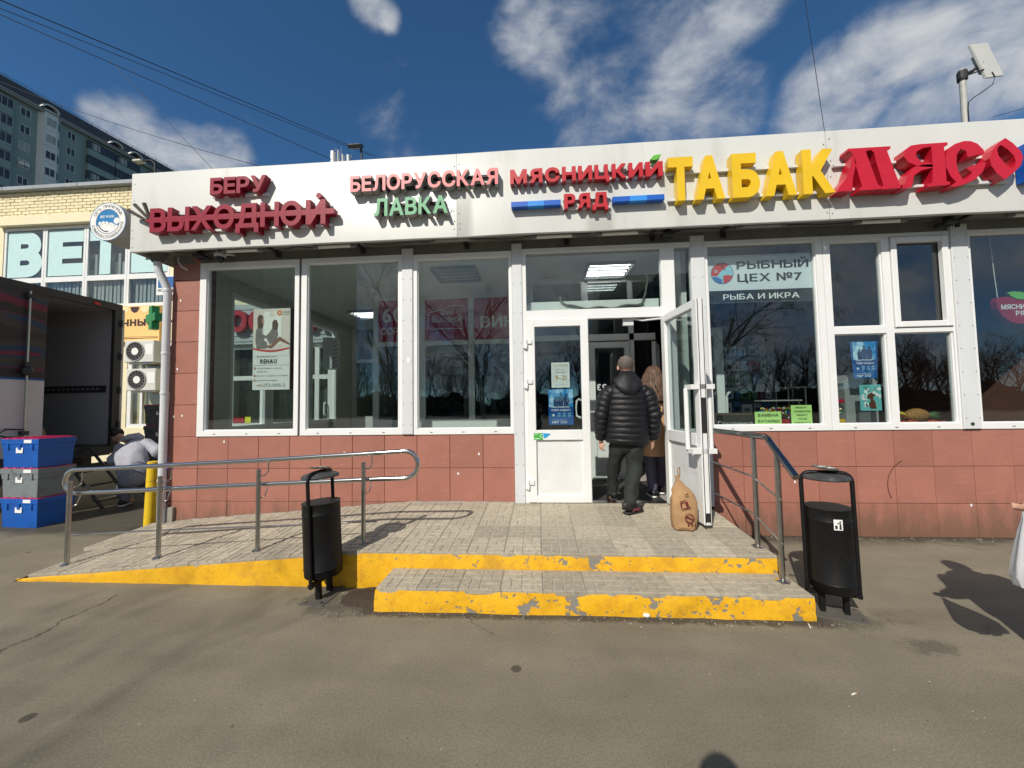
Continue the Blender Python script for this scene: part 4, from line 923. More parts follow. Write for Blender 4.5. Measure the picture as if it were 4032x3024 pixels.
def recruit(label, x0, x1, z0, z1, y, top=None):
    t = sheet('blue_poster', label, 'poster', x0, x1, z0, z1, y, PBLUE, top=top); w, h = x1-x0, z1-z0
    X = lambda u: x0+w*u
    Z = lambda v: z0+h*v
    flat([(X(.02), Z(.5)), (X(.98), Z(.5)), (X(.99), Z(.99)), (X(.01), Z(.99))], y-.002, PSKY, t, 'sky_picture'); flat([(X(.02), Z(.33)), (X(.98), Z(.33)), (X(.98), Z(.5)), (X(.02), Z(.5))], y-.002, PDEEP, t, 'dark_band')
    for cx_, top_, s in ((.30, .80, .8), (.50, .89, 1.), (.72, .87, .95)):          # three standing figures in helmets
        fig = [(-.11, 0), (-.10, .18), (-.135, .17), (-.13, .24), (-.09, .285), (-.04, .30), (-.045, .335), (-.05, .36), (-.03, .385), (.03, .385), (.05, .36), (.045, .335), (.04, .30), (.09, .285), (.13, .23), (.135, .15), (.10, .12), (.10, 0)]
        flat([(X(cx_+a*s), Z(top_-.385*s+b*s)) for a, b in fig], y-.0025, PNAVY, t, 'figure')
    print_text('НАША ПРОФЕССИЯ –', X(.12), X(.88), Z(.475), h*.042, y-.003, WHITEI, t, .02, shear=.12); print_text('РОДИНУ ЗАЩИЩАТЬ', X(.11), X(.88), Z(.385), h*.052, y-.003, WHITEI, t, .02, shear=.12)
    sx_, sz_ = X(.19), Z(.27); star = [(sx_+(w*.075 if i % 2 == 0 else w*.032)*sin(i*pi/5), sz_+(w*.075 if i % 2 == 0 else w*.032)*cos(i*pi/5)) for i in range(10)]
    flat(star, y-.003, WHITEI, t, 'star')
    flats([rect(X(a), X(a+.12), Z(b), Z(b+.022)) for a in (.36, .57, .78) for b in (.31, .245)]+[rect(X(a), X(a+.14), Z(b), Z(b+.008)) for a in (.35, .56, .77) for b in (.29, .225)], y-.003, M('poster_pale', S(150, 190, 220), .5), t, 'emblem_row')
    print_text('СЛУЖБА ПО КОНТРАКТУ', X(.12), X(.72), Z(.125), h*.02, y-.003, WHITEI, t, .01); print_text('117', X(.21), X(.41), Z(.045), h*.055, y-.003, WHITEI, t, .04)
    flat(circ(X(.155), Z(.07), w*.03, 12), y-.003, WHITEI, t, 'phone_mark')
    flats([rect(X(.47), X(.74), Z(b), Z(b+.008)) for b in (.095, .07, .047)], y-.003, WHITEI, t, 'small_print')
    return t
recruit('blue poster with three figures and 117 on the closed door glass', 4.383, 4.673, 1.262, 1.682, .012)
recruit('blue poster with three figures and 117 inside the casement window', 7.822, 8.070, 1.742, 2.161, .045, top=.05)
t = sheet('door_sticker', 'green and blue sticker on the closed door rail', 'sticker', 4.205, 4.31, 1.095, 1.172, -.047, M('sticker_green', S(70, 170, 70), .4))
flat([(4.30, 1.15), (4.33, 1.11), (4.36, 1.13), (4.40, 1.165), (4.30, 1.171)], -.0485, M('sticker_blue', S(30, 150, 215), .4), t); flats(ringpoly(4.30, 1.138, .017, .022, 16), -.0495, WHITEI, t); flats([rect(4.215, 4.25, 1.158, 1.164), rect(4.215, 4.27, 1.105, 1.112)], -.0485, WHITEI, t)
# fish shop board
t = thing('fish_shop_sign', 'white board РЫБНЫЙ ЦЕХ №7 with round red fish inside the window', 'sign', (6.86, .055, 2.65))
PALE = M('board_white', (.70, .74, .78), .45, var=.03); BLK = M('board_black', (.022, .024, .028), .45)
MB().box(6.272, 7.446, .052, .060, 2.80, 3.212).build('white_panel', PALE, t); MB().box(6.272, 7.446, .0522, .060, 2.648, 2.799).build('black_panel', BLK, t)
flats([rect(6.28, 7.438, 2.655, 2.658), rect(6.28, 7.438, 3.196, 3.2), rect(6.28, 6.283, 2.658, 3.196), rect(7.435, 7.438, 2.658, 3.196)], .0505, GREYI, t, 'border')
print_text('РЫБНЫЙ', 6.605, 7.405, 3.045, .095, .050, BLK, t, .022); print_text('ЦЕХ №7', 6.61, 7.33, 2.895, .095, .050, BLK, t, .022); print_text('РЫБА И ИКРА', 6.44, 7.29, 2.69, .065, .050, WHITEI, t, .015)
fx, fz, fr_ = 6.44, 3.005, .128
FR = M('fish_red', S(206, 62, 66), .4); FB = M('fish_blue', S(64, 120, 190), .4); FN = M('fish_navy', S(28, 34, 62), .4); FC = M('fish_cyan', S(150, 205, 225), .4)
flat(circ(fx, fz, fr_, 36), .0505, FN, t, 'roundel'); flat(circ(fx, fz, fr_-.006, 36), .0500, FC, t, 'roundel_water')
flat([(fx+(fr_-.008)*cos(a), fz+(fr_-.008)*sin(a)) for a in [radians(50+i*145/14) for i in range(15)]]+[(fx-.06, fz-.03), (fx-.02, fz+.02), (fx+.03, fz+.06)], .0494, FR, t, 'fish_head')
flat([(fx+(fr_-.008)*cos(a), fz+(fr_-.008)*sin(a)) for a in [radians(-85+i*70/10) for i in range(11)]]+[(fx+.06, fz-.02), (fx+.01, fz-.03)], .0494, FR, t, 'fish_tail')
flat([(fx+(fr_-.008)*cos(a), fz+(fr_-.008)*sin(a)) for a in [radians(200+i*70/10) for i in range(11)]]+[(fx-.01, fz-.07), (fx-.06, fz-.04)], .0494, FB, t, 'fish_wave')
flat(circ(fx-.07, fz+.028, .018, 14), .0488, PALE, t, 'fish_eye'); flat(circ(fx-.07, fz+.028, .009, 12), .0482, FN, t, 'pupil')
flat([(fx-.02, fz+.075), (fx+.04, fz+.03), (fx+.02, fz+.085), (fx-.01, fz+.098)], .0488, M('fish_dark_red', S(150, 36, 44), .4), t, 'fin')
t = sheet('green_notice', 'pale green notice ЗАМЕНА БАТАРЕЕК leaning in the window', 'notice', 6.733, 7.022, 1.238, 1.383, .05, PAPERG)
print_text('ЗАМЕНА', 6.762, 6.99, 1.325, .034, .046, INK, t, .02); print_text('БАТАРЕЕК', 6.765, 7.008, 1.258, .030, .046, INK, t, .02)
t = sheet('green_notice', 'pale green notice РЕМОНТ ТЕЛЕФОНОВ with five lines in the window', 'notice', 7.13, 7.355, 1.238, 1.452, .05, PAPERG)
for s_, a, b, z in (('РЕМОНТ', 7.18, 7.30, 1.415), ('ТЕЛЕФОНОВ', 7.155, 7.335, 1.372), ('РЕМОНТ', 7.185, 7.305, 1.330), ('ЧАСОВ', 7.20, 7.295, 1.288), ('8-968-807-77-77', 7.165, 7.335, 1.249)): print_text(s_, a, b, z, .018 if z > 1.26 else .015, .046, INK, t, .015)
t = sheet('deer_picture', 'small teal picture of a brown deer with white dots', 'picture', 7.873, 8.10, 1.38, 1.67, .045, M('deer_teal', S(110, 184, 186), .5))
for i in range(26):
    flat(circ(7.885+.2*random.random(), 1.395+.255*random.random(), .008+.012*random.random(), 10), .0425, WHITEI, t, 'snow_dot')
DB = M('deer_brown', S(96, 52, 36), .6)
flat([(7.98, 1.40), (8.04, 1.40), (8.035, 1.47), (8.01, 1.51), (8.02, 1.54), (8.045, 1.555), (8.02, 1.565), (7.99, 1.58), (7.965, 1.565), (7.945, 1.535), (7.95, 1.52), (7.975, 1.515), (7.985, 1.49), (7.96, 1.45)], .0418, DB, t, 'deer')
pl = []
for sgn in (-1, 1):
    for a, b in (((.0, 1.575), (.05, 1.625)), ((.05, 1.625), (.075, 1.655)), ((.03, 1.605), (.085, 1.61)), ((.045, 1.62), (.04, 1.655))):
        pl.append([(7.99+sgn*a[0], a[1]), (7.99+sgn*b[0], b[1]), (7.99+sgn*b[0]+.005, b[1]), (7.99+sgn*a[0]+.007, a[1])])
flats(pl, .0416, DB, t, 'antler')
# hanging advert board in the first window
t = thing('advert_board', 'white hanging window advert with seated woman and child and phone number', 'sign', (.72, .3, 1.75))
yb = .30
MB().box(.468, .985, yb, yb+.10, 1.752, 2.838).build('board', [PAPERW], t); MB().box(.9852, .990, yb+.004, yb+.10, 1.752, 2.838).build('board_edge', M('brown_edge', (.10, .045, .03), .6), t)
flat(rect(.472, .98, 2.29, 2.833), yb-.001, M('advert_photo', S(228, 214, 206), .5, var=.06, vs_=5), t, 'photo_panel'); flat(rect(.62, .86, 2.36, 2.80), yb-.0015, M('advert_light', S(246, 244, 238), .5), t, 'window_light')
CAR = M('advert_cardigan', S(126, 118, 114), .6, var=.25, vs_=40); HAIRD = M('advert_hair', S(92, 70, 58), .6); SKN = M('advert_skin', S(196, 152, 128), .6); LEG = M('advert_leg', S(140, 100, 82), .6)
flat([(.52, 2.30), (.66, 2.30), (.67, 2.38), (.62, 2.42), (.66, 2.47), (.60, 2.50), (.595, 2.57), (.55, 2.60), (.51, 2.56), (.50, 2.44)], yb-.002, CAR, t, 'woman'); flat([(.53, 2.58), (.60, 2.57), (.615, 2.66), (.61, 2.72), (.59, 2.755), (.55, 2.76), (.525, 2.72)], yb-.0022, HAIRD, t, 'woman_hair'); flat([(.595, 2.64), (.625, 2.655), (.615, 2.70), (.60, 2.72), (.59, 2.68)], yb-.0025, SKN, t, 'face')
flat([(.70, 2.36), (.80, 2.37), (.82, 2.50), (.80, 2.57), (.74, 2.58), (.70, 2.52), (.64, 2.46), (.66, 2.43)], yb-.002, CAR, t, 'child'); flat([(.735, 2.56), (.81, 2.54), (.82, 2.62), (.80, 2.68), (.76, 2.69), (.735, 2.65)], yb-.0022, HAIRD, t, 'child_hair')
flat([(.62, 2.33), (.72, 2.35), (.84, 2.46), (.98, 2.37), (.98, 2.34), (.85, 2.40), (.73, 2.30)], yb-.0024, LEG, t, 'legs')
flats([[(.47+.51*i/12, 2.315-.035*sin(pi*i/12)), (.47+.51*(i+1)/12, 2.315-.035*sin(pi*(i+1)/12)), (.47+.51*(i+1)/12, 2.29-.04*sin(pi*(i+1)/12)), (.47+.51*i/12, 2.29-.04*sin(pi*i/12))] for i in range(12)], yb-.0028, M('advert_red_curve', S(196, 70, 58), .5), t, 'red_curve')
flat([(.468, 2.289)]+[(.47+.51*i/12, 2.291-.04*sin(pi*i/12)) for i in range(13)]+[(.98, 2.2), (.472, 2.2)], yb-.003, PAPERW, t, 'white_field')
OR = M('advert_orange', S(226, 126, 44), .5); flat(circ(.835, 2.775, .035, 18), yb-.003, OR, t, 'logo'); flat([(.825, 2.785), (.835, 2.76), (.85, 2.762), (.845, 2.79)], yb-.0034, PAPERW, t)
flats(ringpoly(.73, 2.76, .017, .021, 16)+[[(.73+.028*cos(a), 2.76+.028*sin(a)), (.73+.04*cos(a), 2.76+.04*sin(a)), (.73+.04*cos(a+.1), 2.76+.04*sin(a+.1))] for a in [i*pi/4 for i in range(8)]], yb-.003, OR, t, 'sun_mark')
print_text('Окна', .885, .975, 2.775, .028, yb-.003, GREYI, t, .015); print_text('Комфорт', .885, .975, 2.748, .018, yb-.003, GREYI, t)
print_text('НЕМЕЦКИЕ ОКНА', .575, .80, 2.185, .02, yb-.0035, GREYI, t); print_text('REHAU', .575, .805, 2.10, .065, yb-.0035, INK, t, .03); flats(ringpoly(.54, 2.195, .012, .017, 14), yb-.0035, GREYI, t)
flat(rect(.475, .975, 2.078, 2.081), yb-.003, GREYI, t)
for s_, a, b, z in (('Остекление и отделка', .53, .87, 2.03), ('балконов', .53, .665, 1.985), ('Расчёт стоимости за 5 минут', .53, .965, 1.93), ('Бесплатный замер', .53, .81, 1.868)): print_text(s_, a, b, z, .019, yb-.003, GREYI, t)
for z in (2.04, 1.94, 1.877): flats(ringpoly(.498, z, .011, .016, 12)+[[(.49, z), (.498, z-.008), (.512, z+.012), (.498, z-.002)]], yb-.003, REDI, t, 'tick_mark')
print_text('(495)', .527, .605, 1.795, .032, yb-.003, GOLD, t); print_text('272-000-2', .615, .925, 1.79, .048, yb-.003, GREYI, t)
mb = MB(); mb.tube([(.56, yb+.05, 2.84), (.555, yb+.05, 3.1), (.55, yb+.03, 3.44)], .003, 5); mb.tube([(.93, yb+.05, 2.84), (.945, yb+.05, 3.0), (.955, yb+.05, 3.44)], .003, 5); mb.build('hanging_wire', POSTM, t)
# apple shaped hanging sign at the right edge
t = thing('apple_sign', 'dark red apple shaped hanging sign with green leaf at right edge', 'sign', (9.66, .12, 2.32))
ap = [(9.42, 2.58), (9.43, 2.50), (9.48, 2.41), (9.56, 2.345), (9.68, 2.32), (9.80, 2.345), (9.88, 2.41), (9.93, 2.50), (9.94, 2.58), (9.90, 2.62), (9.80, 2.625), (9.70, 2.60), (9.62, 2.62), (9.52, 2.635), (9.44, 2.625)]
MB().prism(ap, .10, .16).build('apple', M('apple_dark_red', S(150, 16, 36), .4), t); MB().prism([(9.53, 2.68), (9.60, 2.69), (9.69, 2.68), (9.75, 2.62), (9.70, 2.595), (9.62, 2.605), (9.57, 2.64)], .092, .12).build('leaf', M('apple_leaf', S(110, 180, 70), .4), t)
print_text('МЯСНИЦКИЙ', 9.465, 9.90, 2.49, .055, .097, WHITEI, t, .02); print_text('РЯД', 9.61, 9.76, 2.415, .055, .097, WHITEI, t, .02)
MB().tube([(9.47, .13, 2.63), (9.455, .13, 2.9), (9.43, .13, 3.45)], .004, 6).build('hanging_wire', POSTM, t)
# ------------------------------------------------------------------ goods behind the right hand glass
SHB = M('counter_dark', (.06, .055, .06), .6)
mb = MB(); mb.box(6.3, 8.86, .16, .24, 1.165, 1.20); mb.box(9.05, 10.8, .16, .24, 1.165, 1.20); mb.box(6.9, 10.8, .24, .75, .36, 1.19); mb.build('display_counter', SHB, shop)
mb = MB(); mb.box(7.1, 8.3, 2.3, 2.34, .36, 3.0); mb.build('peg_wall', M('peg_board', (.10, .10, .11), .7), shop)
cols = [S(210, 214, 216), S(150, 160, 168), S(224, 224, 220), S(60, 110, 150), S(170, 50, 60), S(90, 140, 70), S(190, 196, 200)]
PKM = [M('package_%d' % i, c, .45, var=.12, vs_=30) for i, c in enumerate(cols)]
CN = ('white', 'grey', 'ivory', 'blue', 'red', 'green', 'pale grey'); ORD = ['first', 'second', 'third', 'fourth', 'fifth', 'sixth', 'seventh', 'eighth', 'ninth', 'tenth', 'eleventh', 'twelfth', 'thirteenth', 'fourteenth', 'fifteenth', 'sixteenth']; ROWN = ('top', 'second', 'middle', 'fourth', 'bottom')
for r, z in enumerate((2.28, 2.02, 1.78, 1.54, 1.30)):
    x = 7.2; nth = -1
    while x < 8.12:
        w = random.choice((.07, .09, .12, .17)); h_ = random.uniform(.13, .2)
        m_ = random.choice(PKM); mb = MB().bbox(x, x+w, 2.24, 2.285, z, z+h_, .004); o = mb.build('package', m_)
        nth += 1; tag(o, '%s package, %s from left in the %s row of the peg wall' % (CN[PKM.index(m_)], ORD[nth], ROWN[r]), 'package', 'accessory packages on the peg wall')
        MB().box(x+w*.2, x+w*.75, 2.2385, 2.2395, z+.02, z+h_*.55).build('printed_picture', random.choice((INK, PKM[3], GREYI)), o)
        x += w+random.uniform(.015, .04)
t = thing('candy_jar', 'clear box of coloured candy balls with red base behind notices', 'candy jar', (7.1, .3, 1.2))
def candies(x0, x1, y0, y1, z0, z1, n, parent):
    cc = [M('candy_%d' % i, c, .25, var=.03) for i, c in enumerate((S(205, 40, 36), S(236, 190, 30), S(40, 90, 190), S(50, 150, 70), S(232, 120, 30), S(235, 235, 230)))]
    mb = MB()
    for i in range(n): mb.ball((random.uniform(x0, x1), random.uniform(y0, y1), random.uniform(z0, z1)), .0125, 8, 5, random.randrange(6))
    o = mb.build('candy_balls', cc, parent, smooth=180); o['kind'] = 'stuff'
candies(6.92, 7.32, .22, .30, 1.30, 1.42, 230, t)
MB().box(6.9, 7.34, .2, .33, 1.2, 1.285).build('red_base', M('candy_base_red', S(170, 20, 30), .4), t); MB().box(6.9, 7.34, .205, .208, 1.286, 1.50).build('front_pane', GLASS, t); MB().box(6.89, 7.35, .19, .34, 1.50, 1.515).build('lid', GREYS, t)
t = thing('candy_jar', 'candy ball dispenser with yellow base in the casement window corner', 'candy jar', (7.72, .3, 1.2))
candies(7.64, 7.80, .22, .30, 1.29, 1.46, 150, t); MB().box(7.62, 7.82, .2, .33, 1.2, 1.28).build('yellow_base', M('candy_base_yellow', S(226, 176, 20), .4), t); MB().box(7.62, 7.82, .2, .33, 1.47, 1.51).build('lid', REDI, t)
t = thing('grey_machine', 'grey box shaped vending machine behind the deer picture', 'machine', (8.05, .36, 1.2))
mb = MB(); mb.box(7.86, 8.22, .24, .5, 1.2, 1.70); mb.build('body', M('machine_grey', (.30, .31, .32), .5), t); MB().prism([(7.84, 1.70), (8.24, 1.70), (8.14, 1.80), (7.94, 1.80)], .24, .5).build('top', GREYS, t); MB().box(8.0, 8.10, .20, .24, 1.2, 1.36).build('tray', PAPERW, t)
t = thing('banana_bunch', 'bunch of yellow bananas on the sill of the casement window', 'bananas', (8.43, .22, 1.22))
for i in range(5):
    a = -.5+i*.22; mb = MB(); pts = [(8.36+.13*u+.01*i, .20+.02*i, 1.27+.075*sin(u*2.4+.35)-.01*i) for u in [k/8 for k in range(9)]]
    mb.loft(pts, [.006, .014, .018, .019, .019, .018, .016, .011, .005], n=8); mb.build('banana', M('banana_yellow', S(214, 180, 40), .5, var=.15), t, smooth=180)
t = thing('pineapple', 'pineapple lying on the sill beside the bananas', 'pineapple', (8.64, .24, 1.25))
mb = MB(); mb.loft([(8.52+.24*k/12, .25, 1.31) for k in range(13)], [.02+.055*sin(pi*min(max(k/12, .02), .98))**.6 for k in range(13)], ref=(0, 0, 1), n=16, fn=lambda p, i, j: p+Vector((0, 0, 0)) if (i+j) % 2 else Vector((p.x, .25+(p.y-.25)*1.12, 1.31+(p.z-1.31)*1.12)))
mb.build('fruit', M('pineapple_skin', S(150, 104, 50), .7, var=.3, vs_=40), t)
mb = MB()
for i in range(14):
    a = i*2.4; d = Vector((.12, .05*cos(a), .05*sin(a))); p = Vector((8.74, .25, 1.31)); mb.loft([p, p+d*.6, p+d], [.008, .007, .001], n=5)
mb.build('leaves', M('pineapple_leaf', S(70, 104, 60), .6), t)
mb = MB()
for i in range(12): mb.ball((8.35+.05*i+random.uniform(-.01, .01), .21+.03*random.random(), 1.225+.012*random.random()), (.03, .025, .022), 10, 6)
o = mb.build('orange_fruit', M('orange_net', S(208, 76, 40), .6, var=.2, vs_=30), smooth=180); tag(o, 'orange red fruit heaped along the window sill under the pineapple', 'fruit', kind='stuff')
t = thing('chalk_board', 'brown framed black chalk board at the foot of the fish sign window', 'chalk board', (6.55, .1, 1.2))
mb = MB(); mb.box(6.30, 6.74, .09, .12, 1.345, 1.372); mb.box(6.30, 6.325, .09, .12, 1.2, 1.345); mb.build('frame', M('chalk_frame', (.09, .06, .045), .7), t); MB().box(6.325, 6.74, .10, .115, 1.2, 1.345).build('slate', M('slate', (.015, .017, .017), .8), t)
print_text('Грудинка', 6.345, 6.73, 1.225, .05, .0985, WHITEI, t, -.01)
t = thing('glass_cabinet', 'small glass display cabinet with grey posts beside the green notices', 'cabinet', (7.42, .5, 1.19))
mb = MB()
for x in (7.30, 7.50):
    for y_ in (.36, .6): mb.box(x-.006, x+.006, y_-.006, y_+.006, 1.19, 1.66)
mb.box(7.29, 7.51, .35, .61, 1.66, 1.672); mb.build('cabinet_frame', DSTEEL, t); MB().box(7.305, 7.495, .362, .366, 1.2, 1.66).build('pane', GLASS, t)
# ceiling light panels inside
LIT = M('lit_tube', (1, .98, .94), .5, var=.0, emit=9.)
for (x, y_, lit, lb) in ((.75, 3.2, True, 'lit ceiling panel deep in the left room'), (3.1, .95, False, 'dark ceiling panel behind the third window'), (5.30, 1.02, True, 'lit ceiling panel with four tubes above the vestibule')):
    t = thing('ceiling_light', lb, 'ceiling light', (x, y_, 3.40), 'ceiling panels')
    mb = MB(); mb.box(x-.32, x+.32, y_-.3, y_-.285, 3.40, 3.45); mb.box(x-.32, x+.32, y_+.285, y_+.3, 3.40, 3.45); mb.box(x-.32, x-.305, y_-.285, y_+.285, 3.40, 3.45); mb.box(x+.305, x+.32, y_-.285, y_+.285, 3.40, 3.45); mb.box(x-.305, x+.305, y_-.285, y_+.285, 3.435, 3.449); mb.build('louvre', M('louvre_grey', (.25, .26, .28), .4), t)
    for k in range(4): MB().tube([(x-.28, y_-.21+.14*k, 3.425), (x+.28, y_-.21+.14*k, 3.425)], .008, 8).build('tube', LIT if lit else POSTM, t)
BOT = MB().lathe((0, 0, 0), [(.03, 0), (.034, .01), (.034, .16), (.014, .2), (.012, .26), (.013, .265)], 10).mesh('bottle', M('bottle_glass', (.03, .035, .02), .15), 40)
for z in (1.37, 1.77):
    for i in range(16): tag(link('bottle', BOT, None, (1.6+i*.15, 2.82, z)), 'dark bottle, %s from left on the %s shelf behind the partition' % (ORD[i], 'lower' if z < 1.5 else 'upper'), 'bottle', 'bottles on the shelf')
# ------------------------------------------------------------------ ramp railing (left) and step railing (right)
def arcp(c, r, a0, a1, n, y): return [(c[0]+r*cos(a0+(a1-a0)*i/n), y, c[1]+r*sin(a0+(a1-a0)*i/n)) for i in range(n+1)]
t = thing('ramp_railing', 'long polished steel ramp handrail with looped ends and four posts', 'railing', (1.4, -1.15, .15))
yr = -1.115
top = [(-.16, .948), (.734, .985), (1.63, 1.025), (2.77, 1.088), (3.05, 1.105)]; bot = [(3.05, .862), (2.77, .853), (1.40, .795), (.74, .765), (-.16, .725)]
path = [(x, yr, z) for x, z in top]+arcp((3.05, .9835), .1215, pi/2-.15, -pi/2+.1, 12, yr)+[(x, yr, z) for x, z in bot]+arcp((-.20, .836), .111, -pi/2-.1, -3*pi/2+.15, 12, yr)+[(-.16, yr, .948)]
MB().tube(path, .0215, 14).build('handrail', STEEL, t, smooth=60)
for x, zt in ((-.185, .85), (.735, .895), (1.70, .955), (2.69, 1.015)):
    zb = hz(x, -1.17); mb = MB(); mb.lathe((x, -1.17, zb), [(.019, 0), (.019, zt-zb-.004), (.014, zt-zb)], 14); p = mb.build('post', DSTEEL, t, smooth=40)
    MB().lathe((x, -1.17, zb-.003), [(.045, 0), (.045, .006), (.022, .02), (.020, .03)], 16).build('foot_flange', DSTEEL, p, smooth=40)
    zr = .955+(x+.16)*(1.105-.948)/3.21; zl = .725+(x+.16)*(.137)/3.21
    mb = MB(); mb.tube([(x, -1.165, zt-.06), (x+.045, -1.15, zt-.06), (x+.055, -1.12, zt-.03), (x+.055, -1.115, zr-.02)], .006, 8); mb.tube([(x, -1.165, zl-.12), (x+.04, -1.14, zl-.10), (x+.05, -1.118, zl-.02)], .006, 8); mb.build('rail_bracket', DSTEEL, p, smooth=60)
MB().tube([(-.24, -1.10, .325), (.69, -1.10, .375), (1.60, -1.10, .415), (2.78, -1.10, .472)], .0075, 8).build('lower_rod', STEEL, t, smooth=60)
t = thing('step_railing', 'short dark steel stair handrail bending down beside the right bin', 'railing', (6.06, -1.2, .3))
MB().tube([(6.06, -.04, 1.205), (6.06, -1.34, 1.226), (6.06, -1.385, 1.215), (6.06, -1.41, 1.19), (6.06, -1.70, .975)], .025, 14).build('handrail', M('dark_chrome', (.30, .29, .28), .14, metal=1, var=.1), t, smooth=50)
for y_, z0, z1 in ((-1.171, hz(6.06, -1.171), 1.205), (-1.485, .170, 1.125)):
    p = MB().lathe((6.06, y_, z0), [(.019, 0), (.019, z1-z0)], 14).build('post', DSTEEL, t, smooth=40); MB().lathe((6.06, y_, z0-.003), [(.05, 0), (.05, .006), (.022, .022)], 16).build('foot_flange', STEEL, p, smooth=40)
for za, zb in ((.885, .772), (.57, .447)): MB().tube([(6.06, -.03, za+.004), (6.06, -1.13, za-.008), (6.06, -1.20, za-.03), (6.06, -1.51, zb)], .008, 8).build('rod', STEEL, t, smooth=60)
# ------------------------------------------------------------------ litter bins
def bin_(loc, rot, tilt, label, sticker, rb):
    t = thing('litter_bin', label, 'litter bin', loc, 'black litter bins'); T = Matrix.Translation(loc) @ Matrix.Rotation(tilt, 4, 'Y') @ Matrix.Rotation(rot, 4, 'Z')
    den = lambda v: v+Vector((.006*noise.noise(v*5), .006*noise.noise(v*5+Vector((7, 0, 0))), .003*noise.noise(v*6)))
    mb = MB(); mb.lathe((0, 0, 0), [(.10, .172), (rb-.012, .168), (rb, .18), (rb, .23), (rb+.003, .234), (rb, .24), (rb, .66), (rb+.003, .665), (rb, .672), (rb, .742), (rb+.004, .748), (rb-.006, .748), (rb-.008, .735), (rb-.012, .30), (.05, .22)], 32); mb.warp(den); mb.xf(T).build('drum', BLACKP, t, smooth=50)
    q = rb+.017; hh = 1.005
    U = [(-q, 0, .12), (-q, 0, .90)]+[(-q+.06-.06*cos(a), 0, .93+.06*sin(a)) for a in (.0, .4, .8, 1.2, 1.57)]+[(q-.06+.06*sin(a), 0, .93+.06*cos(a)) for a in (.0, .4, .8, 1.2, 1.57)]+[(q, 0, .90), (q, 0, .12)]
    MB().tube(U, .0145, 10).xf(T).build('hoop', BLACKP, t, smooth=60)
    mb = MB(); mb.box(-q-.01, q+.01, -.02, .02, .128, .152); mb.box(-.085, -.055, -.02, .02, .0, .128); mb.box(.055, .085, -.02, .02, .0, .128); mb.xf(T).build('leg_frame', BLACKP, t)
    mb = MB(); mb.lathe((0, 0, 0), [(.142, .945), (.146, .955), (.13, .972), (.07, .985), (.01, .988)], 28); mb.xf(T).build('lid', M('lid_grey', (.05, .05, .052), .5, var=.4, vs_=12, dirt=(.16, .15, .14), dirt_t=(.5, .75), dirt_s=8), t, smooth=50)
    Ta = T @ Matrix.Translation((.0, 0, 1.012)) @ Matrix.Rotation(.12, 4, 'Y')
    mb = MB(); mb.lathe((0, 0, 0), [(.055, 0), (.075, .004), (.078, .016), (.072, .016), (.066, .007), (.005, .006)], 20); ash = mb.xf(Ta).build('ashtray', DSTEEL, t, smooth=40)
    for k in range(5): a = k*1.7; mb = MB(); p = Vector((.035*cos(a), .035*sin(a), .014)); d = Vector((cos(a*2), sin(a*2), 0))*.02; mb.loft([p-d, p+d], [.004, .004], n=6); mb.xf(Ta).build('ash_stub', PAPERW, ash)
    MB().box(-.17, .17, -.1, .1, -.002, .006).xf(Matrix.Translation(loc) @ Matrix.Rotation(rot, 4, 'Z')).build('base_plate', M('plate_dusty', (.10, .092, .078), .8, var=.2), t)
    mb = MB()
    for a in (-.14, .14):
        for b in (-.07, .07): mb.lathe((a, b, .006), [(.009, 0), (.009, .012)], 6)
    mb.xf(Matrix.Translation(loc) @ Matrix.Rotation(rot, 4, 'Z')).build('bolt', DSTEEL, t)
    if sticker:
        sx_, sz_, hw, hh_ = .085, .655, .026, .036; Rr = rb+.0045; a0 = -.22-rot
        def sp(u, v, e=0.): a = a0+u/Rr; return T @ Vector(((Rr+e)*sin(a), -(Rr+e)*cos(a), sz_+v))
        mb = MB()
        for i in range(6): u0, u1 = -hw+2*hw*i/6, -hw+2*hw*(i+1)/6; mb.add([sp(u0, -hh_), sp(u1, -hh_), sp(u1, hh_), sp(u0, hh_)], [(0, 1, 2, 3)])
        sk = mb.build('litter_sticker', PAPERW, t); mb = MB()
        for poly in ([(.004, -.030), (.018, -.030), (.015, .012), (.006, .012)], [(-.008, .012), (.006, .016), (.008, .010), (-.008, .006)], [(-.019, -.028), (-.006, -.028), (-.005, -.004), (-.020, -.004)]): mb.add([sp(u, v, .0008) for u, v in poly], [list(range(len(poly)))])
        mb.add([sp(.011+.006*cos(a), .021+.006*sin(a), .0008) for a in [k*pi/5 for k in range(10)]], [list(range(10))]); mb.build('pictogram', INK, sk)
    return t
bin_((6.345, -1.585, 0), -.3, -.012, 'black litter bin with white pictogram sticker right of the steps', True, .134)
bin_((2.515, -1.485, 0), radians(86), -.045, 'black litter bin standing in front of the ramp edge', False, .142)
# ------------------------------------------------------------------ paper bag by the open door
KR = M('kraft_paper', S(166, 131, 92), .8, var=.2, vs_=9, bump=.8, bs=14); KP = M('kraft_print', S(104, 30, 34), .7)
t = thing('paper_bag', 'brown kraft paper sack with maroon print against the open door', 'paper bag', (5.60, -.79, .33)); bz = hz(5.6, -.79)+.004
def bagfn(p, i, j):
    q = noise.noise(Vector((p.x*16, p.y*16, p.z*12)))*.016+noise.noise(Vector((p.x*38, p.y*38, p.z*34)))*.008; d = Vector((p.x-5.60, p.y+.79, 0)); d = d.normalized() if d.length > 1e-6 else d
    return p+d*q
prof = [(0, .085, .062), (.004, .098, .070), (.03, .106, .075), (.08, .110, .076), (.14, .112, .076), (.20, .112, .075), (.26, .110, .072), (.31, .104, .064), (.345, .090, .052), (.375, .070, .042), (.40, .048, .034), (.43, .030, .025), (.45, .018, .018), (.465, .014, .013), (.485, .017, .010)]
pts = []; 
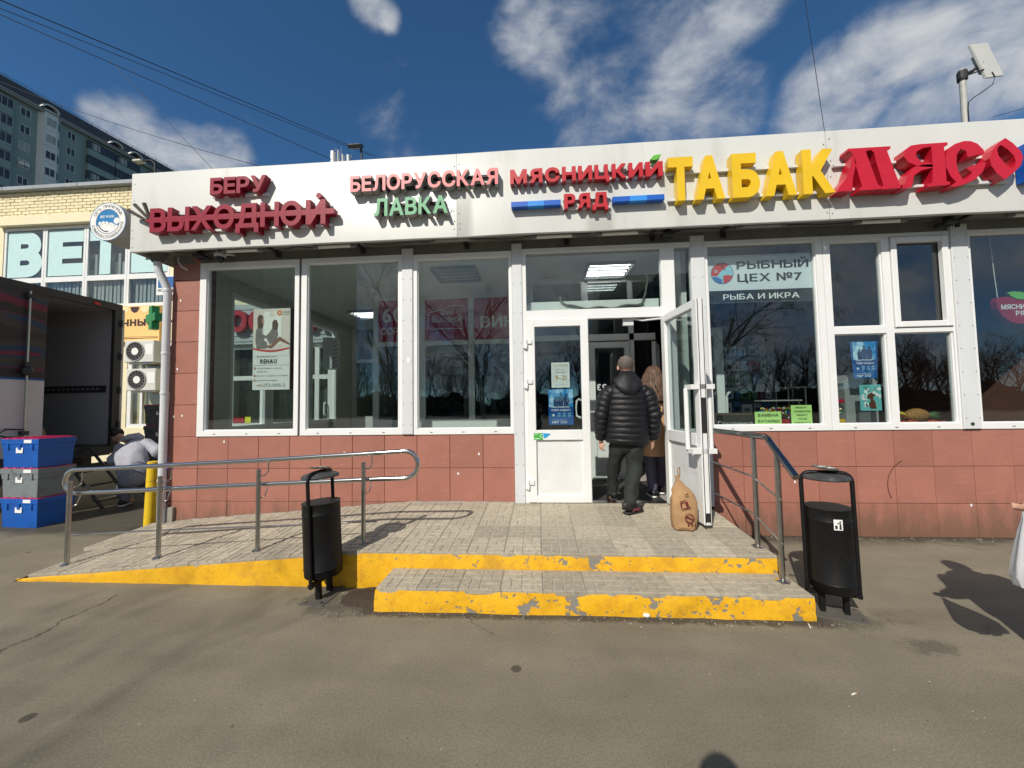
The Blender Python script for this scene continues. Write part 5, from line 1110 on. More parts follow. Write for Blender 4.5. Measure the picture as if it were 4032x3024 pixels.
for z, a, b in prof: pts.append((5.60-(.05*max(0, z-.28)/.2), -.79+.01*z, bz+z))
n = 28; mb = MB(); o0 = 0
for (px_, py_, pz_), (z, a, b) in zip(pts, prof):
    for j in range(n):
        q = 2*pi*j/n; e = .55 if z < .3 else .9; cx_, sy_ = cos(q), sin(q)
        p = Vector((px_+a*math.copysign(abs(cx_)**e, cx_), py_+b*math.copysign(abs(sy_)**e, sy_), pz_)); mb.v.append(tuple(bagfn(p, 0, 0)) if z > .002 else tuple(p))
for i in range(len(prof)-1):
    for j in range(n): mb.f.append([i*n+j, i*n+(j+1) % n, (i+1)*n+(j+1) % n, (i+1)*n+j]); mb.m.append(0)
mb.f.append(list(range(n))[::-1]); mb.m.append(0); mb.f.append([(len(prof)-1)*n+j for j in range(n)]); mb.m.append(0)
mb.xf(Matrix.Translation((5.6, -.79, bz)) @ Matrix.Rotation(.03, 4, 'Y') @ Matrix.Translation((-5.6, .79, -bz)))
mb.build('sack', KR, t, smooth=18)
hx, hzz = 5.576, bz+.478; mb = MB(); lp = [(hx-.002, -.785, hzz-.015), (hx-.010, -.785, hzz+.05), (hx-.006, -.785, hzz+.085), (hx+.004, -.785, hzz+.09), (hx+.010, -.785, hzz+.075), (hx+.009, -.785, hzz+.03), (hx+.004, -.785, hzz-.012)]
mb.loft(lp, [(.012, .003)]*7, ref=(0, 1, 0), n=8); mb.build('loop_handle', KR, t)
def bag_print(polys, name):
    mb = MB()
    for p in polys: mb.add([(5.6+a, -.8795-.004*(1-abs(a)/.1), bz+b) for a, b in p], [list(range(len(p)))])
    mb.build(name, KP, t)
bag_print([[(x_, z_) for x_, z_ in p] for p in ringpoly(.025, .118, .035, .043, 24)]+[p for p in ringpoly(.025, .118, .026, .029, 20)]+[[(-.012, .132), (-.008, .142), (.062, .108), (.058, .098)]], 'round_stamp')
bag_print([[(-.055, .27), (.0, .285), (.0, .277), (-.04, .262), (-.042, .215), (-.05, .215)], [(-.015, .262), (.01, .272), (.025, .225), (.005, .222)], [(-.045, .205), (.04, .222), (.04, .212), (-.045, .195)]], 'picture_stamp')
bag_print([[(-.01, .335), (.0, .34), (.0, .325), (-.01, .32)], [(.005, .34), (.02, .343), (.02, .328), (.005, .325)]]+[[(.005+.03*k, .05), (.022+.03*k, .05), (.022+.03*k, .066), (.005+.03*k, .066)] for k in range(3)]+[[(.01, .078), (.05, .08), (.05, .074), (.01, .072)]], 'small_marks')
# ------------------------------------------------------------------ bollard
t = thing('bollard', 'leaning yellow painted steel bollard at the shop corner', 'bollard', (-.79, .16, 0))
mb = MB(); mb.lathe((0, 0, 0), [(.062, -.02), (.062, .80), (.060, .835), (.045, .84)], 20); mb.xf(Matrix.Translation((-.79, .16, 0)) @ Matrix.Rotation(.035, 4, 'Y')).build('pole', M('bollard_yellow', (.70, .47, .012), .5, var=.15, vs_=6, dirt=(.25, .17, .04), dirt_t=(.55, .72), dirt_s=9), t, smooth=50)
mb = MB(); mb.lathe((-.79, .16, 0), [(.13, -.004), (.11, .012), (.066, .022)], 18); mb.build('asphalt_collar', M('tar', (.03, .028, .026), .9), t, smooth=50)
# ------------------------------------------------------------------ totes
def tote(cx, cy, z, rot, col, label, w=.60, d=.40, h=.385, lid=True, group='stacked plastic totes'):
    t = thing('plastic_tote', label, 'crate', (cx, cy, z), group); T = Matrix.Translation((cx, cy, z)) @ Matrix.Rotation(rot, 4, 'Z'); mb = MB(); a, b = .88, 1.
    m_ = M('tote_blue', S(10, 84, 170), .45, var=.1, dirt=S(24, 66, 120), dirt_t=(.52, .75), dirt_s=7) if col == 'blue' else M('tote_grey', S(118, 126, 130), .5, var=.1, dirt=S(84, 88, 90), dirt_t=(.5, .75), dirt_s=7) if col == 'grey' else M('tote_dark', S(70, 78, 86), .5, var=.06)
    lv = [(0, .90), (.62*h, .935), (.625*h, .955), (.80*h, .965), (.805*h, 1.0), (.97*h, 1.0), (.975*h, .97), (.93*h, .955), (.05, .88)]
    for zz_, s_ in lv:
        for sx_, sy_ in ((-1, -1), (1, -1), (1, 1), (-1, 1)): mb.v.append((sx_*w/2*s_, sy_*d/2*s_, zz_))
    for i in range(len(lv)-1):
        for j in range(4): mb.f.append([i*4+j, i*4+(j+1) % 4, (i+1)*4+(j+1) % 4, (i+1)*4+j]); mb.m.append(0)
    mb.f.append([3, 2, 1, 0]); mb.m.append(0); mb.f.append([(len(lv)-1)*4+j for j in range(4)]); mb.m.append(0)
    mb.xf(T).build('tub', m_, t)
    for k in range(3): x = -w*.32+w*.32*k; MB().box(x-.02, x+.02, -d/2*1.015, -d/2*.95, h*.62, h*.80).xf(T).build('rib', m_, t)
    if lid:
        mb = MB(); mb.box(-w/2*.985, -.004, -d/2*.985, d/2*.985, h*.975, h*.99); mb.box(.004, w/2*.985, -d/2*.985, d/2*.985, h*.976, h*.991)
        for k in range(4): mb.box(-w*.4+k*.13, -w*.4+k*.13+.05, -d/2*.985, d/2*.985, h*.99, h*1.015)
        mb.xf(T).build('lid', M('lid_pink', S(196, 44, 100), .45), t)
    MB().box(w*.12, w*.32, -d/2*1.012, -d/2*1.002, h*.84, h*.95).xf(T).build('paper_label', PAPERW, t); MB().box(-w*.1, w*.08, -d/2*.975, -d/2*.955, h*.5, h*.68).xf(T).build('paper_label', PAPERW, t)
    return t
for k, (c, lb) in enumerate((('blue', 'bottom blue tote of the stack left of the ramp'), ('grey', 'grey tote in the middle of the stack left of the ramp'), ('blue', 'top blue tote with pink lid left of the ramp'))): tote(-2.52-.012*k, .26, .388*k, -.06, c, lb)
for k, (c, lb) in enumerate((('blue', 'blue tote at the bottom of stack behind the bending worker'), ('dark', 'second tote of the stack behind the bending worker'), ('dark', 'grey tote behind the worker, second from the top'), ('dark', 'topmost dark grey tote of stack behind worker'))): tote(-3.03, 2.55, .40*k, .05, c, lb, h=.40)
tote(-1.78, 1.72, 0, .2, 'blue', 'blue tote on the asphalt beside the worker hands', lid=False); tote(-1.80, 1.74, .388, .16, 'blue', 'open blue tote the bending worker reaches into', lid=False)
# ------------------------------------------------------------------ delivery truck, rear towards us
TX, TY0, TY1, TZ0, TZ1 = -3.2, -.15, 1.80, .86, 3.40
t = thing('delivery_truck', 'box truck with one rear door closed and the dark cargo box open', 'truck', (-6.0, .8, 0))
OUT = M('truck_white', (.55, .54, .55), .45, var=.05); INN = M('truck_inner', (.40, .41, .43), .6, var=.06); FRM = M('truck_frame', (.03, .03, .033), .5)
mb = MB(); mb.box(TX-5.2, TX-.06, TY0, TY0+.05, TZ0, TZ1-.05); mb.box(TX-5.2, TX-.06, TY1-.05, TY1, TZ0, TZ1-.05); mb.box(TX-5.2, TX-.06, TY0, TY1, TZ1-.05, TZ1); mb.box(TX-5.25, TX-5.2, TY0, TY1, TZ0, TZ1); mb.build('cargo_box', OUT, t)
mb = MB(); mb.box(TX-5.19, TX-.07, TY1-.058, TY1-.051, TZ0+.05, TZ1-.1); mb.box(TX-5.18, TX-5.17, TY0+.06, TY1-.06, TZ0+.05, TZ1-.1); mb.build('inner_lining', INN, t)
mb = MB(); mb.box(TX-5.2, TX-.06, TY0+.05, TY1-.06, TZ0-.02, TZ0+.05); mb.build('cargo_floor', FRM, t)
mb = MB(); mb.box(TX-.06, TX, TY0, TY0+.10, TZ0-.1, TZ1); mb.box(TX-.06, TX, TY1-.12, TY1, TZ0-.1, TZ1); mb.box(TX-.06, TX, TY0+.10, TY1-.12, TZ1-.12, TZ1+.003); mb.box(TX-.06, TX, TY0+.10, TY1-.12, TZ0-.12, TZ0+.03); mb.build('rear_frame', FRM, t)
mb = MB(); mb.box(TX-4.5, TX-.2, TY1-.075, TY1-.059, 1.83, 1.95); o = mb.build('lashing_rail', FRM, t)
mb = MB()
for k in range(44): mb.box(TX-4.45+.095*k, TX-4.40+.095*k, TY1-.078, TY1-.0755, 1.87, 1.91)
mb.build('rail_slot', GREYI, o)
def truck_print():
    m = bpy.data.materials.new('truck_print'); m.use_nodes = True; t_ = m.node_tree; b = t_.nodes['Principled BSDF']; L = t_.links.new; N = t_.nodes.new
    tcn = N('ShaderNodeTexCoord'); mp_ = N('ShaderNodeMapping'); mp_.inputs['Rotation'].default_value = (.5, 0, 0); mp_.inputs['Scale'].default_value = (1, .7, 2.2); L(tcn.outputs['Object'], mp_.inputs['Vector'])
    n = N('ShaderNodeTexNoise'); n.inputs['Scale'].default_value = .8; n.inputs['Detail'].default_value = 2; n.inputs['Distortion'].default_value = 1.2; L(mp_.outputs[0], n.inputs['Vector'])
    r = N('ShaderNodeValToRGB'); L(n.outputs[0], r.inputs[0]); r.color_ramp.interpolation = 'CONSTANT'; e = r.color_ramp.elements; e[0].color = (*S(38, 30, 36), 1); e[1].position = .47; e[1].color = (*S(104, 22, 50), 1)
    for p_, c_ in ((.52, S(24, 50, 80)), (.56, S(60, 54, 52)), (.62, S(44, 38, 42))): x = e.new(p_); x.color = (*c_, 1)
    L(r.outputs[0], b.inputs['Base Color']); b.inputs['Roughness'].default_value = .4; return m
mb = MB(); mb.box(TX-.02, TX+.025, TY0+.02, .725, TZ0+.0, 1.98); d_ = mb.build('rear_door', OUT, t); MB().box(TX-.0195, TX+.0252, TY0+.02, .725, 1.981, TZ1-.10).build('printed_panel', truck_print(), d_); MB().box(TX-.0195, TX+.0256, TY0+.02, .725, 1.97, 2.0).build('blue_stripe', M('truck_blue', S(20, 80, 150), .4), d_)
mb = MB(); mb.tube([(TX+.055, .50, TZ0+.08), (TX+.055, .50, TZ1-.12)], .014, 8); mb.build('lock_rod', DSTEEL, d_); mb = MB()
for z in (1.2, 2.2, 3.2): mb.box(TX+.025, TX+.08, .46, .54, z-.03, z+.03)
mb.tube([(TX+.06, .5, 1.25), (TX+.07, .30, 1.27), (TX+.06, .22, 1.20), (TX+.07, .30, 1.16), (TX+.06, .48, 1.14)], .012, 8); mb.ball((TX+.07, .50, 2.1), .07, 10, 8); mb.build('door_latch', FRM, d_)
mb = MB(); mb.box(TX-.9, TX-.02, TY1+.01, TY1+.055, TZ0, TZ1-.08); mb.build('rear_door', OUT, t)
for z in (1.2, 1.8, 2.4, 3.0): MB().lathe((TX+.01, TY1-.02, z), [(.02, 0), (.02, .12)], 8).build('hinge', FRM, t)
_ = 0; MB().box(TX, TX+.02, 1.35, 1.43, TZ1-.09, TZ1-.06).build('marker_light', M('marker_red', S(190, 30, 30), .3, emit=.15), t)
mb = MB(); mb.box(TX-5.1, TX-.1, .15, .28, .55, .84); mb.box(TX-5.1, TX-.1, 1.35, 1.48, .55, .84); mb.box(TX-.12, TX-.04, TY0+.1, TY1-.1, .48, .62); mb.build('chassis', FRM, t)
for wx in (TX-1.4, TX-4.6):
    for wy, hw in ((TY0+.02, .22), (TY1-.24, .22)):
        o = MB().loft([(wx, wy, .40), (wx, wy+.02, .40), (wx, wy+hw-.02, .40), (wx, wy+hw, .40)], [.36, .40, .40, .36], ref=(1, 0, 0), n=24).build('tyre', DARK, t, smooth=40); MB().loft([(wx, wy-.003, .40), (wx, wy+hw+.003, .40)], [.21, .21], n=18).build('rim', GREYS, o, smooth=40)
mb = MB(); mb.box(TX-7.0, TX-5.35, TY0+.05, TY1-.05, .55, 1.45); mb.prism([(TX-7.0, 1.45), (TX-5.35, 1.45), (TX-5.35, 2.5), (TX-6.6, 2.5)], TY0+.08, TY1-.08); mb.build('cab', OUT, t)
t = thing('loading_steps', 'black folding ladder steps leaning down from the truck bed', 'ladder', (-2.7, 1.0, 0)); A0, A1 = Vector((-3.17, .92, .90)), Vector((-2.38, .92, .02)); off_ = Vector((0, .42, 0)); mb = MB()
for o_ in (Vector((0, 0, 0)), off_): mb.loft([A0+o_, A1+o_], [.022, .022], n=6)
mb.build('side_rail', FRM, t); mb = MB()
for k in range(4): p = A0.lerp(A1, .12+.25*k); mb.box(p.x-.07, p.x+.07, p.y, p.y+.42, p.z-.012, p.z+.012)
mb.build('tread', FRM, t)
t = thing('cargo_sack', 'tan sack just inside the open truck box behind the closed door', 'sack', (-3.6, .9, .91)); mb = MB(); mb.ball((-3.55, .86, 1.12), (.17, .14, .21), 18, 12); mb.warp(lambda v: v+v.normalized()*.02*noise.noise(v*9)); mb.build('sack', M('sack_tan', (.24, .18, .12), .8, var=.2), t, smooth=180)
# ------------------------------------------------------------------ grit on the ground, marks on the wall tiles
gr = MB(); rnd_ = random.Random(12)
def pebble(x, y, r):
    c = [(x+r*cos(a+rnd_.random())*rnd_.uniform(.7, 1.2), y+r*sin(a)*rnd_.uniform(.7, 1.2), .001) for a in (0, 1.57, 3.14, 4.71)]; tp = (x+r*.2, y, r*rnd_.uniform(.5, 1.1)); mi = rnd_.randrange(3)
    gr.add(c+[tp], [(0, 1, 4), (1, 2, 4), (2, 3, 4), (3, 0, 4)], mi)
for i in range(900): pebble(rnd_.uniform(-1.5, 9.5), rnd_.uniform(-3.2, -.05) if rnd_.random() < .6 else rnd_.uniform(-3.2, -1.8), rnd_.uniform(.0015, .0045))
for i in range(420): pebble(rnd_.uniform(2.7, 6.4), -1.715-abs(rnd_.gauss(0, .05)), rnd_.uniform(.002, .007))
for i in range(240): pebble(rnd_.uniform(6.2, 9.6), -.02-abs(rnd_.gauss(0, .06)), rnd_.uniform(.002, .008))
for i in range(160): pebble(rnd_.gauss(2.85, .18), rnd_.gauss(-1.55, .1), rnd_.uniform(.002, .007))
o = gr.build('grit', [M('grit_pale', (.40, .37, .32), .9), M('grit_dark', (.05, .045, .04), .9), M('grit_brown', (.17, .13, .09), .9)]); tag(o, 'loose grit and crumbs scattered over the asphalt', None, kind='stuff')
mk = flats(ringpoly(8.37, .56, .298, .306, 26, radians(118), radians(208)), -.0045, M('rust_mark', (.10, .035, .022), .8), shop, 'rust_arc_mark')
fk = MB()
for (a_, b_) in ((-.30, 2.02), (-.33, 1.42), (-.22, 1.43), (-.28, 2.9), (.35, 1.10), (1.9, .95), (3.55, .93), (3.3, .7), (7.1, .6), (8.9, .35)): fk.add([(a_+.012*cos(k), -.0045, b_+.018*sin(k)) for k in (0, 1.3, 2.5, 3.6, 5.)], [(0, 1, 2, 3, 4)])
fk.build('white_fleck', PAPERW, shop)['kind'] = 'stuff'
# ------------------------------------------------------------------ cream brick building behind
YB = 5.5
t = thing('cream_brick_building', 'cream brick two storey building with big light blue letters in its windows', 'building', (-9, 8, 0)); cream = t
CRM = M('cream_paint', S(228, 218, 184), .75, var=.05, vs_=3, dirt=S(196, 184, 148), dirt_t=(.6, .85)); CRB = M('cream_brick', S(226, 215, 178), .75, var=.07, vs_=5, rnd=.05)
mb = MB(); mb.box(-22, -11.52, YB+.05, YB+.4, 0, 7.28); mb.box(-11.52, -4.4, YB+.05, YB+.4, 6.95, 7.25); mb.box(-22, 3, YB+.03, YB+.4, 7.25, 7.98); mb.box(-11.52, -4.4, YB+.05, YB+.4, 3.42, 4.46); mb.box(-6.2, -4.4, YB+.05, YB+.4, 4.46, 6.95); mb.box(-4.4, 3, YB+.05, YB+.4, 4.35, 7.25)
mb.box(-11.52, -7.42, YB+.05, YB+.4, 0, 3.42); mb.box(-7.42, -4.4, YB+.3, YB+.4, 0, 3.42); mb.box(-7.42, -4.4, YB+.05, YB+.3, 0, 1.0); mb.box(-5.95, -4.3, YB+.04, YB+.3, 1.0, 3.42); mb.box(-1.0, 3, YB+.04, YB+.4, 0, 4.35); mb.box(-22, 3, YB+.4, 20, 0, 7.9)
mb.build('wall', CRM, t)
mb = MB(); mb.box(-11.6, -4.4, YB-.10, YB+.03, 6.96, 7.22); mb.build('plaster_band', CRM, t)
BR = MB().bbox(-.123, .123, 0, .05, -.042, .042, .006).mesh('brick', CRB)
for r in range(8):
    x = -12.2+(.13 if r % 2 else 0)
    while x < -6.9:
        link('brick', BR, cream, (x+random.uniform(-.004, .004), YB+random.uniform(-.006, .004), 7.275+r*.094), None, (random.uniform(.93, 1.03), 1, random.uniform(.92, 1.0))); x += .26
mb = MB()
for a, b in ((-13, -11.35), (-11.33, -8.95), (-8.93, -6.5)): mb.prism([(a, 7.99), (b, 7.99), (b, 8.09), (a, 8.09)], YB-.16, YB+.5)
mb.build('parapet_flashing', M('zinc', (.30, .33, .36), .5, var=.15, vs_=3), cream)
FILM = M('frosted_film', S(186, 216, 216), .5, var=.06, vs_=12); BACKR = M('office_dark', (.03, .035, .035), .8); BLIND = M('blind_slat', (.36, .37, .36), .7)
ROOM = MB(); ROOM.box(-11.5, -6.2, YB+.38, YB+.399, 4.47, 6.94); ROOM.build('room_back', BACKR, cream)
for i, c in enumerate('ВЕТЕ'):
    a, b = -11.50+1.322*i, -11.50+1.322*(i+1)-.012; f = MB(); y0, y1 = YB+.06, YB+.13; w = .065
    f.box(a, a+w, y0, y1, 4.47, 6.94); f.box(b-w, b, y0, y1, 4.47, 6.94)
    for z0, z1 in ((4.47, 4.56), (5.27, 5.42), (6.86, 6.94)): f.box(a+w, b-w, y0+.001, y1, z0, z1)
    fr = f.build('window', PVC, cream)
    MB().box(a+w, b-w, YB+.095, YB+.10, 5.42, 6.86).build('pane', GLASS, fr); MB().box(a+w, b-w, YB+.095, YB+.10, 4.56, 5.27).build('pane', GLASS, fr)
    g_ = glyph(c, .075, .5); lw = (1.12 if c in 'ВЕ' else 1.0); l0 = a+w+.02
    letter(c, l0, 5.46+.075*1.36/(CAP+.15), lw/(g_[3]-g_[2]), 1.36/(CAP+.15), YB+.088, YB+.093, .075).build('film_letter', FILM, fr)
    bl = MB()
    for k in range(9): x = a+.12+k*.125; bl.box(x, x+.085, YB+.2+.01*(k % 2), YB+.205+.01*(k % 2), 4.5, 5.25+.25*(k % 3 == 0)+.6*(i > 1))
    bl.build('blind', BLIND, fr)
# ground floor: shop board, air conditioners, window
t = thing('shop_board', 'orange shop board with scallops and dark letters behind the truck', 'sign', (-7.4, YB, 3.4))
OR2 = M('board_orange', S(240, 196, 124), .5, var=.04); BRN = M('board_brown', S(64, 34, 40), .5)
MB().box(-9.2, -6.33, YB-.08, YB+.04, 3.42, 4.44).build('board', OR2, t)
for k in range(9): flat([(-9.1+.31*k+.15+.135*cos(a), 4.41+.17*sin(a)) for a in [pi+i*pi/10 for i in range(11)]], YB-.083, BRN if k % 2 == 0 else M('board_cream', S(248, 220, 168), .5), t, 'scallop')
print_text('Молочные', -8.55, -6.50, 3.86, .26, YB-.083, BRN, t, .03); flats([rect(-9.15, -6.36, 3.50, 3.52), rect(-9.15, -6.36, 3.545, 3.555)], YB-.083, BRN, t, 'border')
t = thing('pharmacy_cross', 'green pharmacy cross lightbox beside the downpipe', 'sign', (-6.0, 4.9, 3.6)); cx_, cz_ = ppx(1250*1000/2074*2212/4032, 330.0+1352*1000/2074*2212/4032-0, 4.9).x, 0
pc = ppx(1250*.4822*.5486, (600+1352*.4822)*.5486, 4.9); cx_, cz_ = pc.x, pc.z
k1, k2 = .31, .105; cross = [(cx_-k2, cz_-k1), (cx_+k2, cz_-k1), (cx_+k2, cz_-k2), (cx_+k1, cz_-k2), (cx_+k1, cz_+k2), (cx_+k2, cz_+k2), (cx_+k2, cz_+k1), (cx_-k2, cz_+k1), (cx_-k2, cz_+k2), (cx_-k1, cz_+k2), (cx_-k1, cz_-k2), (cx_-k2, cz_-k2)]
o = MB().prism(cross, 4.84, 5.0).xf(Matrix.Translation((cx_, 4.9, 0)) @ Matrix.Rotation(-.45, 4, 'Z') @ Matrix.Translation((-cx_, -4.9, 0))).build('cross', M('cross_green', S(0, 122, 62), .4), t); MB().tube([(cx_+.1, 4.98, cz_), (cx_+.1, YB+.06, cz_)], .03, 8).build('bracket', DARK, t); t.location = (cx_, 4.9, cz_-.31)
for m_ in t.children: m_.matrix_parent_inverse = Matrix.Translation(-t.location)
t = thing('address_plate', 'blue and white house number plate above the orange board', 'sign', (-6.3, YB-.1, 4.6)); a = ppx(1275*.4822*.5486, (600+1165*.4822)*.5486, YB-.1); b = ppx(1345*.4822*.5486, (600+1005*.4822)*.5486, YB-.1)
MB().box(a.x, a.x+.62, YB-.1, YB-.07, a.z, b.z).build('plate', PAPERW, t); flat(rect(a.x+.05, a.x+.55, a.z+.2, b.z-.04), YB-.103, M('plate_blue', S(50, 98, 160), .5), t); print_text('1', a.x+.14, a.x+.24, a.z+.27, .22, YB-.105, WHITEI, t, .03); print_text('ЯСНЫЙ', a.x+.04, a.x+.5, a.z+.09, .07, YB-.105, INK, t, .01); t.location = (a.x, YB-.1, a.z)
for m_ in t.children: m_.matrix_parent_inverse = Matrix.Translation(-t.location)
ACW = M('ac_white', (.62, .62, .58), .5, var=.06, dirt=(.4, .37, .3), dirt_t=(.6, .8))
for z, lb in ((2.80, 'upper air conditioner box on the cream wall beside the downpipe'), (2.02, 'lower air conditioner box on the cream wall beside the downpipe')):
    x0 = -7.06 if z > 2.5 else -6.98; t = thing('air_conditioner', lb, 'air conditioner', (x0+.42, YB-.2, z), 'air conditioners on the cream wall')
    MB().bbox(x0, x0+.86, YB-.34, YB-.02, z, z+.60, .012).build('casing', ACW, t); cx_, cz_ = x0+.32, z+.30; f = MB()
    f.add([(cx_+.255*cos(a), YB-.343, cz_+.255*sin(a)) for a in [k*pi/16 for k in range(32)]], [list(range(32))]); f.build('fan_opening', DARK, t)
    f = MB()
    for q in ringpoly(cx_, cz_, .245, .268, 32): f.prism(q, YB-.36, YB-.342)
    for k in range(14): a = k*pi/7; f.loft([(cx_+.1*cos(a), YB-.352, cz_+.1*sin(a)), (cx_+.25*cos(a), YB-.352, cz_+.25*sin(a))], [.004, .004], n=5)
    f.build('grille', GREYS, t); f = MB(); f.add([(cx_+.1*cos(a), YB-.356, cz_+.1*sin(a)) for a in [k*pi/12 for k in range(24)]], [list(range(24))]); f.build('hub', PAPERW, t)
    MB().box(x0+.62, x0+.84, YB-.345, YB-.341, z+.2, z+.5).build('side_panel', PAPERW, t); MB().box(x0+.1, x0+.76, YB-.3, YB+.05, z-.05, z-.002).build('bracket', DSTEEL, t)
f = MB(); f.box(-7.42, -7.30, YB+.07, YB+.14, 1.0, 3.40); f.box(-7.30, -6.0, YB+.07, YB+.14, 1.0, 1.1); f.box(-7.02, -6.95, YB+.07, YB+.14, 1.1, 3.40); f.box(-7.3, -6.0, YB+.07, YB+.14, 3.3, 3.4); wf = f.build('window', PVC, cream); MB().box(-7.30, -6.0, YB+.11, YB+.115, 1.1, 3.3).build('pane', GLASS, wf)
f = MB(); f.box(-7.30, -6.0, YB+.2, YB+.22, 1.1, 3.3); f.build('blind', M('blind_beige', S(206, 186, 150), .8), wf)
# storefront seen through the side glass of the shop
sf_ = thing('storefront_board', 'grey ribbed shutter board with large red letters ОС seen through the glass', 'sign', (-2.6, YB-.1, 3.3)); mb = MB()
for k in range(15): mb.box(-4.38, -1.0, YB-.06-.02*(k % 2), YB+.04, 3.26+.074*k, 3.26+.074*(k+1))
mb.build('ribbed_board', M('rib_grey', (.42, .46, .47), .5), sf_); sign_word('СОСЕДИ', -4.75, -1.4, 3.58, .58, YB-.24, YB-.09, [REDI, REDI], sf_, .05, .08)
f = MB(); f.box(-4.3, -4.22, YB+.06, YB+.12, 1.0, 3.26)
for x in (-3.32, -2.4, -1.80, -1.43, -1.06): f.box(x-.06, x+.06, YB+.06, YB+.12, .05, 3.26)
for a_, b_ in ((-4.22, -3.38), (-3.26, -2.46), (-2.34, -1.86), (-1.74, -1.49), (-1.37, -1.12)):
    for z in (1.03, 2.33, 3.2): f.box(a_, b_, YB+.061, YB+.12, z-.06, z+.06)
f.box(-4.3, -1.0, YB+.061, YB+.12, 0, .96); o = f.build('storefront_frame', PVC, cream); MB().box(-4.25, -1.0, YB+.09, YB+.095, 1.0, 3.26).build('pane', GLASS, o); MB().box(-4.3, -1.0, YB+.38, YB+.395, 0, 3.3).build('room_back', BACKR, cream)
MB().add([(-1.30+.055*cos(k*pi/8), YB+.05, 1.75+.055*sin(k*pi/8)) for k in range(16)], [list(range(16))]).build('yellow_dot', M('sticker_yellow', S(232, 226, 60), .5), o)
MB().box(-3.85, -3.68, YB+.05, YB+.058, 1.09, 1.26).build('wheelchair_sticker', M('sticker_yellow', (1, 1, 0)), o); MB().box(-4.2, -3.88, YB+.05, YB+.058, 1.09, 1.24).build('red_sticker', REDI, o)
mb = MB(); mb.tube([(-1.52, YB, 1.62), (-1.52, YB-.06, 1.6), (-1.52, YB-.06, 1.3), (-1.52, YB, 1.28)], .02, 8); mb.build('handle', PVC, o)
# ------------------------------------------------------------------ tall apartment block, in shade
AO = Vector((-71.8, 50.2, 0)); AT = Vector((.127, .992, 0)).normalized(); AN = Vector((AT.y, -AT.x, 0))
apt = thing('apartment_block', 'tall grey green panel apartment block rising behind the cream building', 'building', tuple(AO)); APM = Matrix.Identity(4)
for k in range(3): APM[k][0] = AT[k]; APM[k][1] = AN[k]; APM[k][2] = (0, 0, 1)[k]; APM[k][3] = AO[k]
class AB(MB):                            # local: x along the face, y outwards, z up
    def done(s, name, mat, parent=None): return s.xf(APM).build(name, mat, parent or apt)
TEAL = M('panel_teal', (.215, .275, .26), .8, var=.08, vs_=.3); WHP = M('panel_white', (.60, .60, .57), .8, var=.06, vs_=.3); BAND = M('band_grey', (.30, .31, .31), .8); MANS = M('mansard_dark', (.055, .055, .06), .6); GLZ = M('flat_glass_dark', (.05, .055, .06), .12, var=.5, vs_=.7); CURT = M('curtain_grey', (.32, .33, .31), .8, var=.2, vs_=2)
AB().box(-40, 46, -16, 0, 0, 48).done('wall', TEAL)
st_ = 2.65
def ap_window(s0, s1, z0, z1, y=.0, nm=2, parent=None):
    f = AB(); w = .06; f.box(s0, s1, y, y+.07, z0, z0+w); f.box(s0, s1, y, y+.07, z1-w, z1)
    for k in range(nm+1): x = s0+(s1-s0-w)*k/nm; f.box(x, x+w, y, y+.068, z0+w, z1-w)
    o = f.done('window', WHP if nm == 2 else BAND); AB().box(s0+w, s1-w, y-.01, y+.02, z0+w, z1-w).done('pane', random.choice((GLZ, GLZ, CURT)), o); return o
for k in range(9):
    z1 = 47.05-st_*k; z0 = z1-1.25
    ap_window(-4.72, -3.60, z0, z1); ap_window(.52, 1.62, z0, z1)
    AB().box(-40, 46, 0, .03, z0-.85, z0-.80).done('panel_joint', BAND) if k < 6 else None
    # faceted white bay
    if k == 0:
        mb = AB(); p = [(-2.85, 0), (-2.45, .75), (-.95, .75), (-.30, 0)]; vs_l = [(a, b, z) for z in (20, 48.4) for a, b in p]
        mb.add(vs_l, [(0, 1, 5, 4), (1, 2, 6, 5), (2, 3, 7, 6), (4, 5, 6, 7)]); mb.done('bay', WHP)
    ap_window(-2.28, -1.08, z0+.1, z1+.1, .755)
    mb = AB(); q = lambda u, z, e: (-.95+.65*u+e*.75, .75-.75*u+e*.65, z); mb.add([q(.2, z0+.1, .02), q(.8, z0+.1, .02), q(.8, z1+.1, .02), q(.2, z1+.1, .02)], [(0, 1, 2, 3)]); mb.done('pane', GLZ)
    mb = AB(); mb.box(-2.45, -.95, .75, .765, z0-.55, z0-.5); mb.done('bay_joint', BAND)
    for s0, s1 in ((3.0, 6.75), (6.9, 10.6), (-9.2, -5.62), (12.0, 15.5), (15.7, 19.5)):                # glazed balconies
        AB().box(s0, s1, 0, .55, z0-1.25, z0-.12).done('balcony_parapet', TEAL if k % 2 == 0 or True else BAND)
        AB().box(s0+.03, s1-.03, 0, .50, z0-.12, z1+.02).done('balcony_glazing', GLZ); mb = AB(); n_ = 6
        for i in range(n_+1): x = s0+(s1-s0-.07)*i/n_; mb.box(x, x+.07, .50, .55, z0-.12, z1+.02)
        mb.box(s0, s1, .50, .56, z1-.04, z1+.06); mb.box(s0, s1, .50, .56, z0-.16, z0-.10); mb.done('balcony_frame', MANS if s0 != -9.2 else BAND)
        if k % 2 == 0: AB().box(s0+.5, s0+1.6, .5, .515, z0, z1-.1).done('curtain', CURT)
for k, s0 in enumerate((-4.75, -4.15)):
    AB().box(s0, s0+.5, .05, .4, 38.15+.05*k, 38.6+.05*k).done('air_conditioner_box', WHP)
mb = AB(); mb.box(-40, 46, -.5, .9, 47.95, 48.12); mb.box(-40, 46, .0, .7, 47.7, 47.95); mb.done('cornice', BAND); mb = AB()
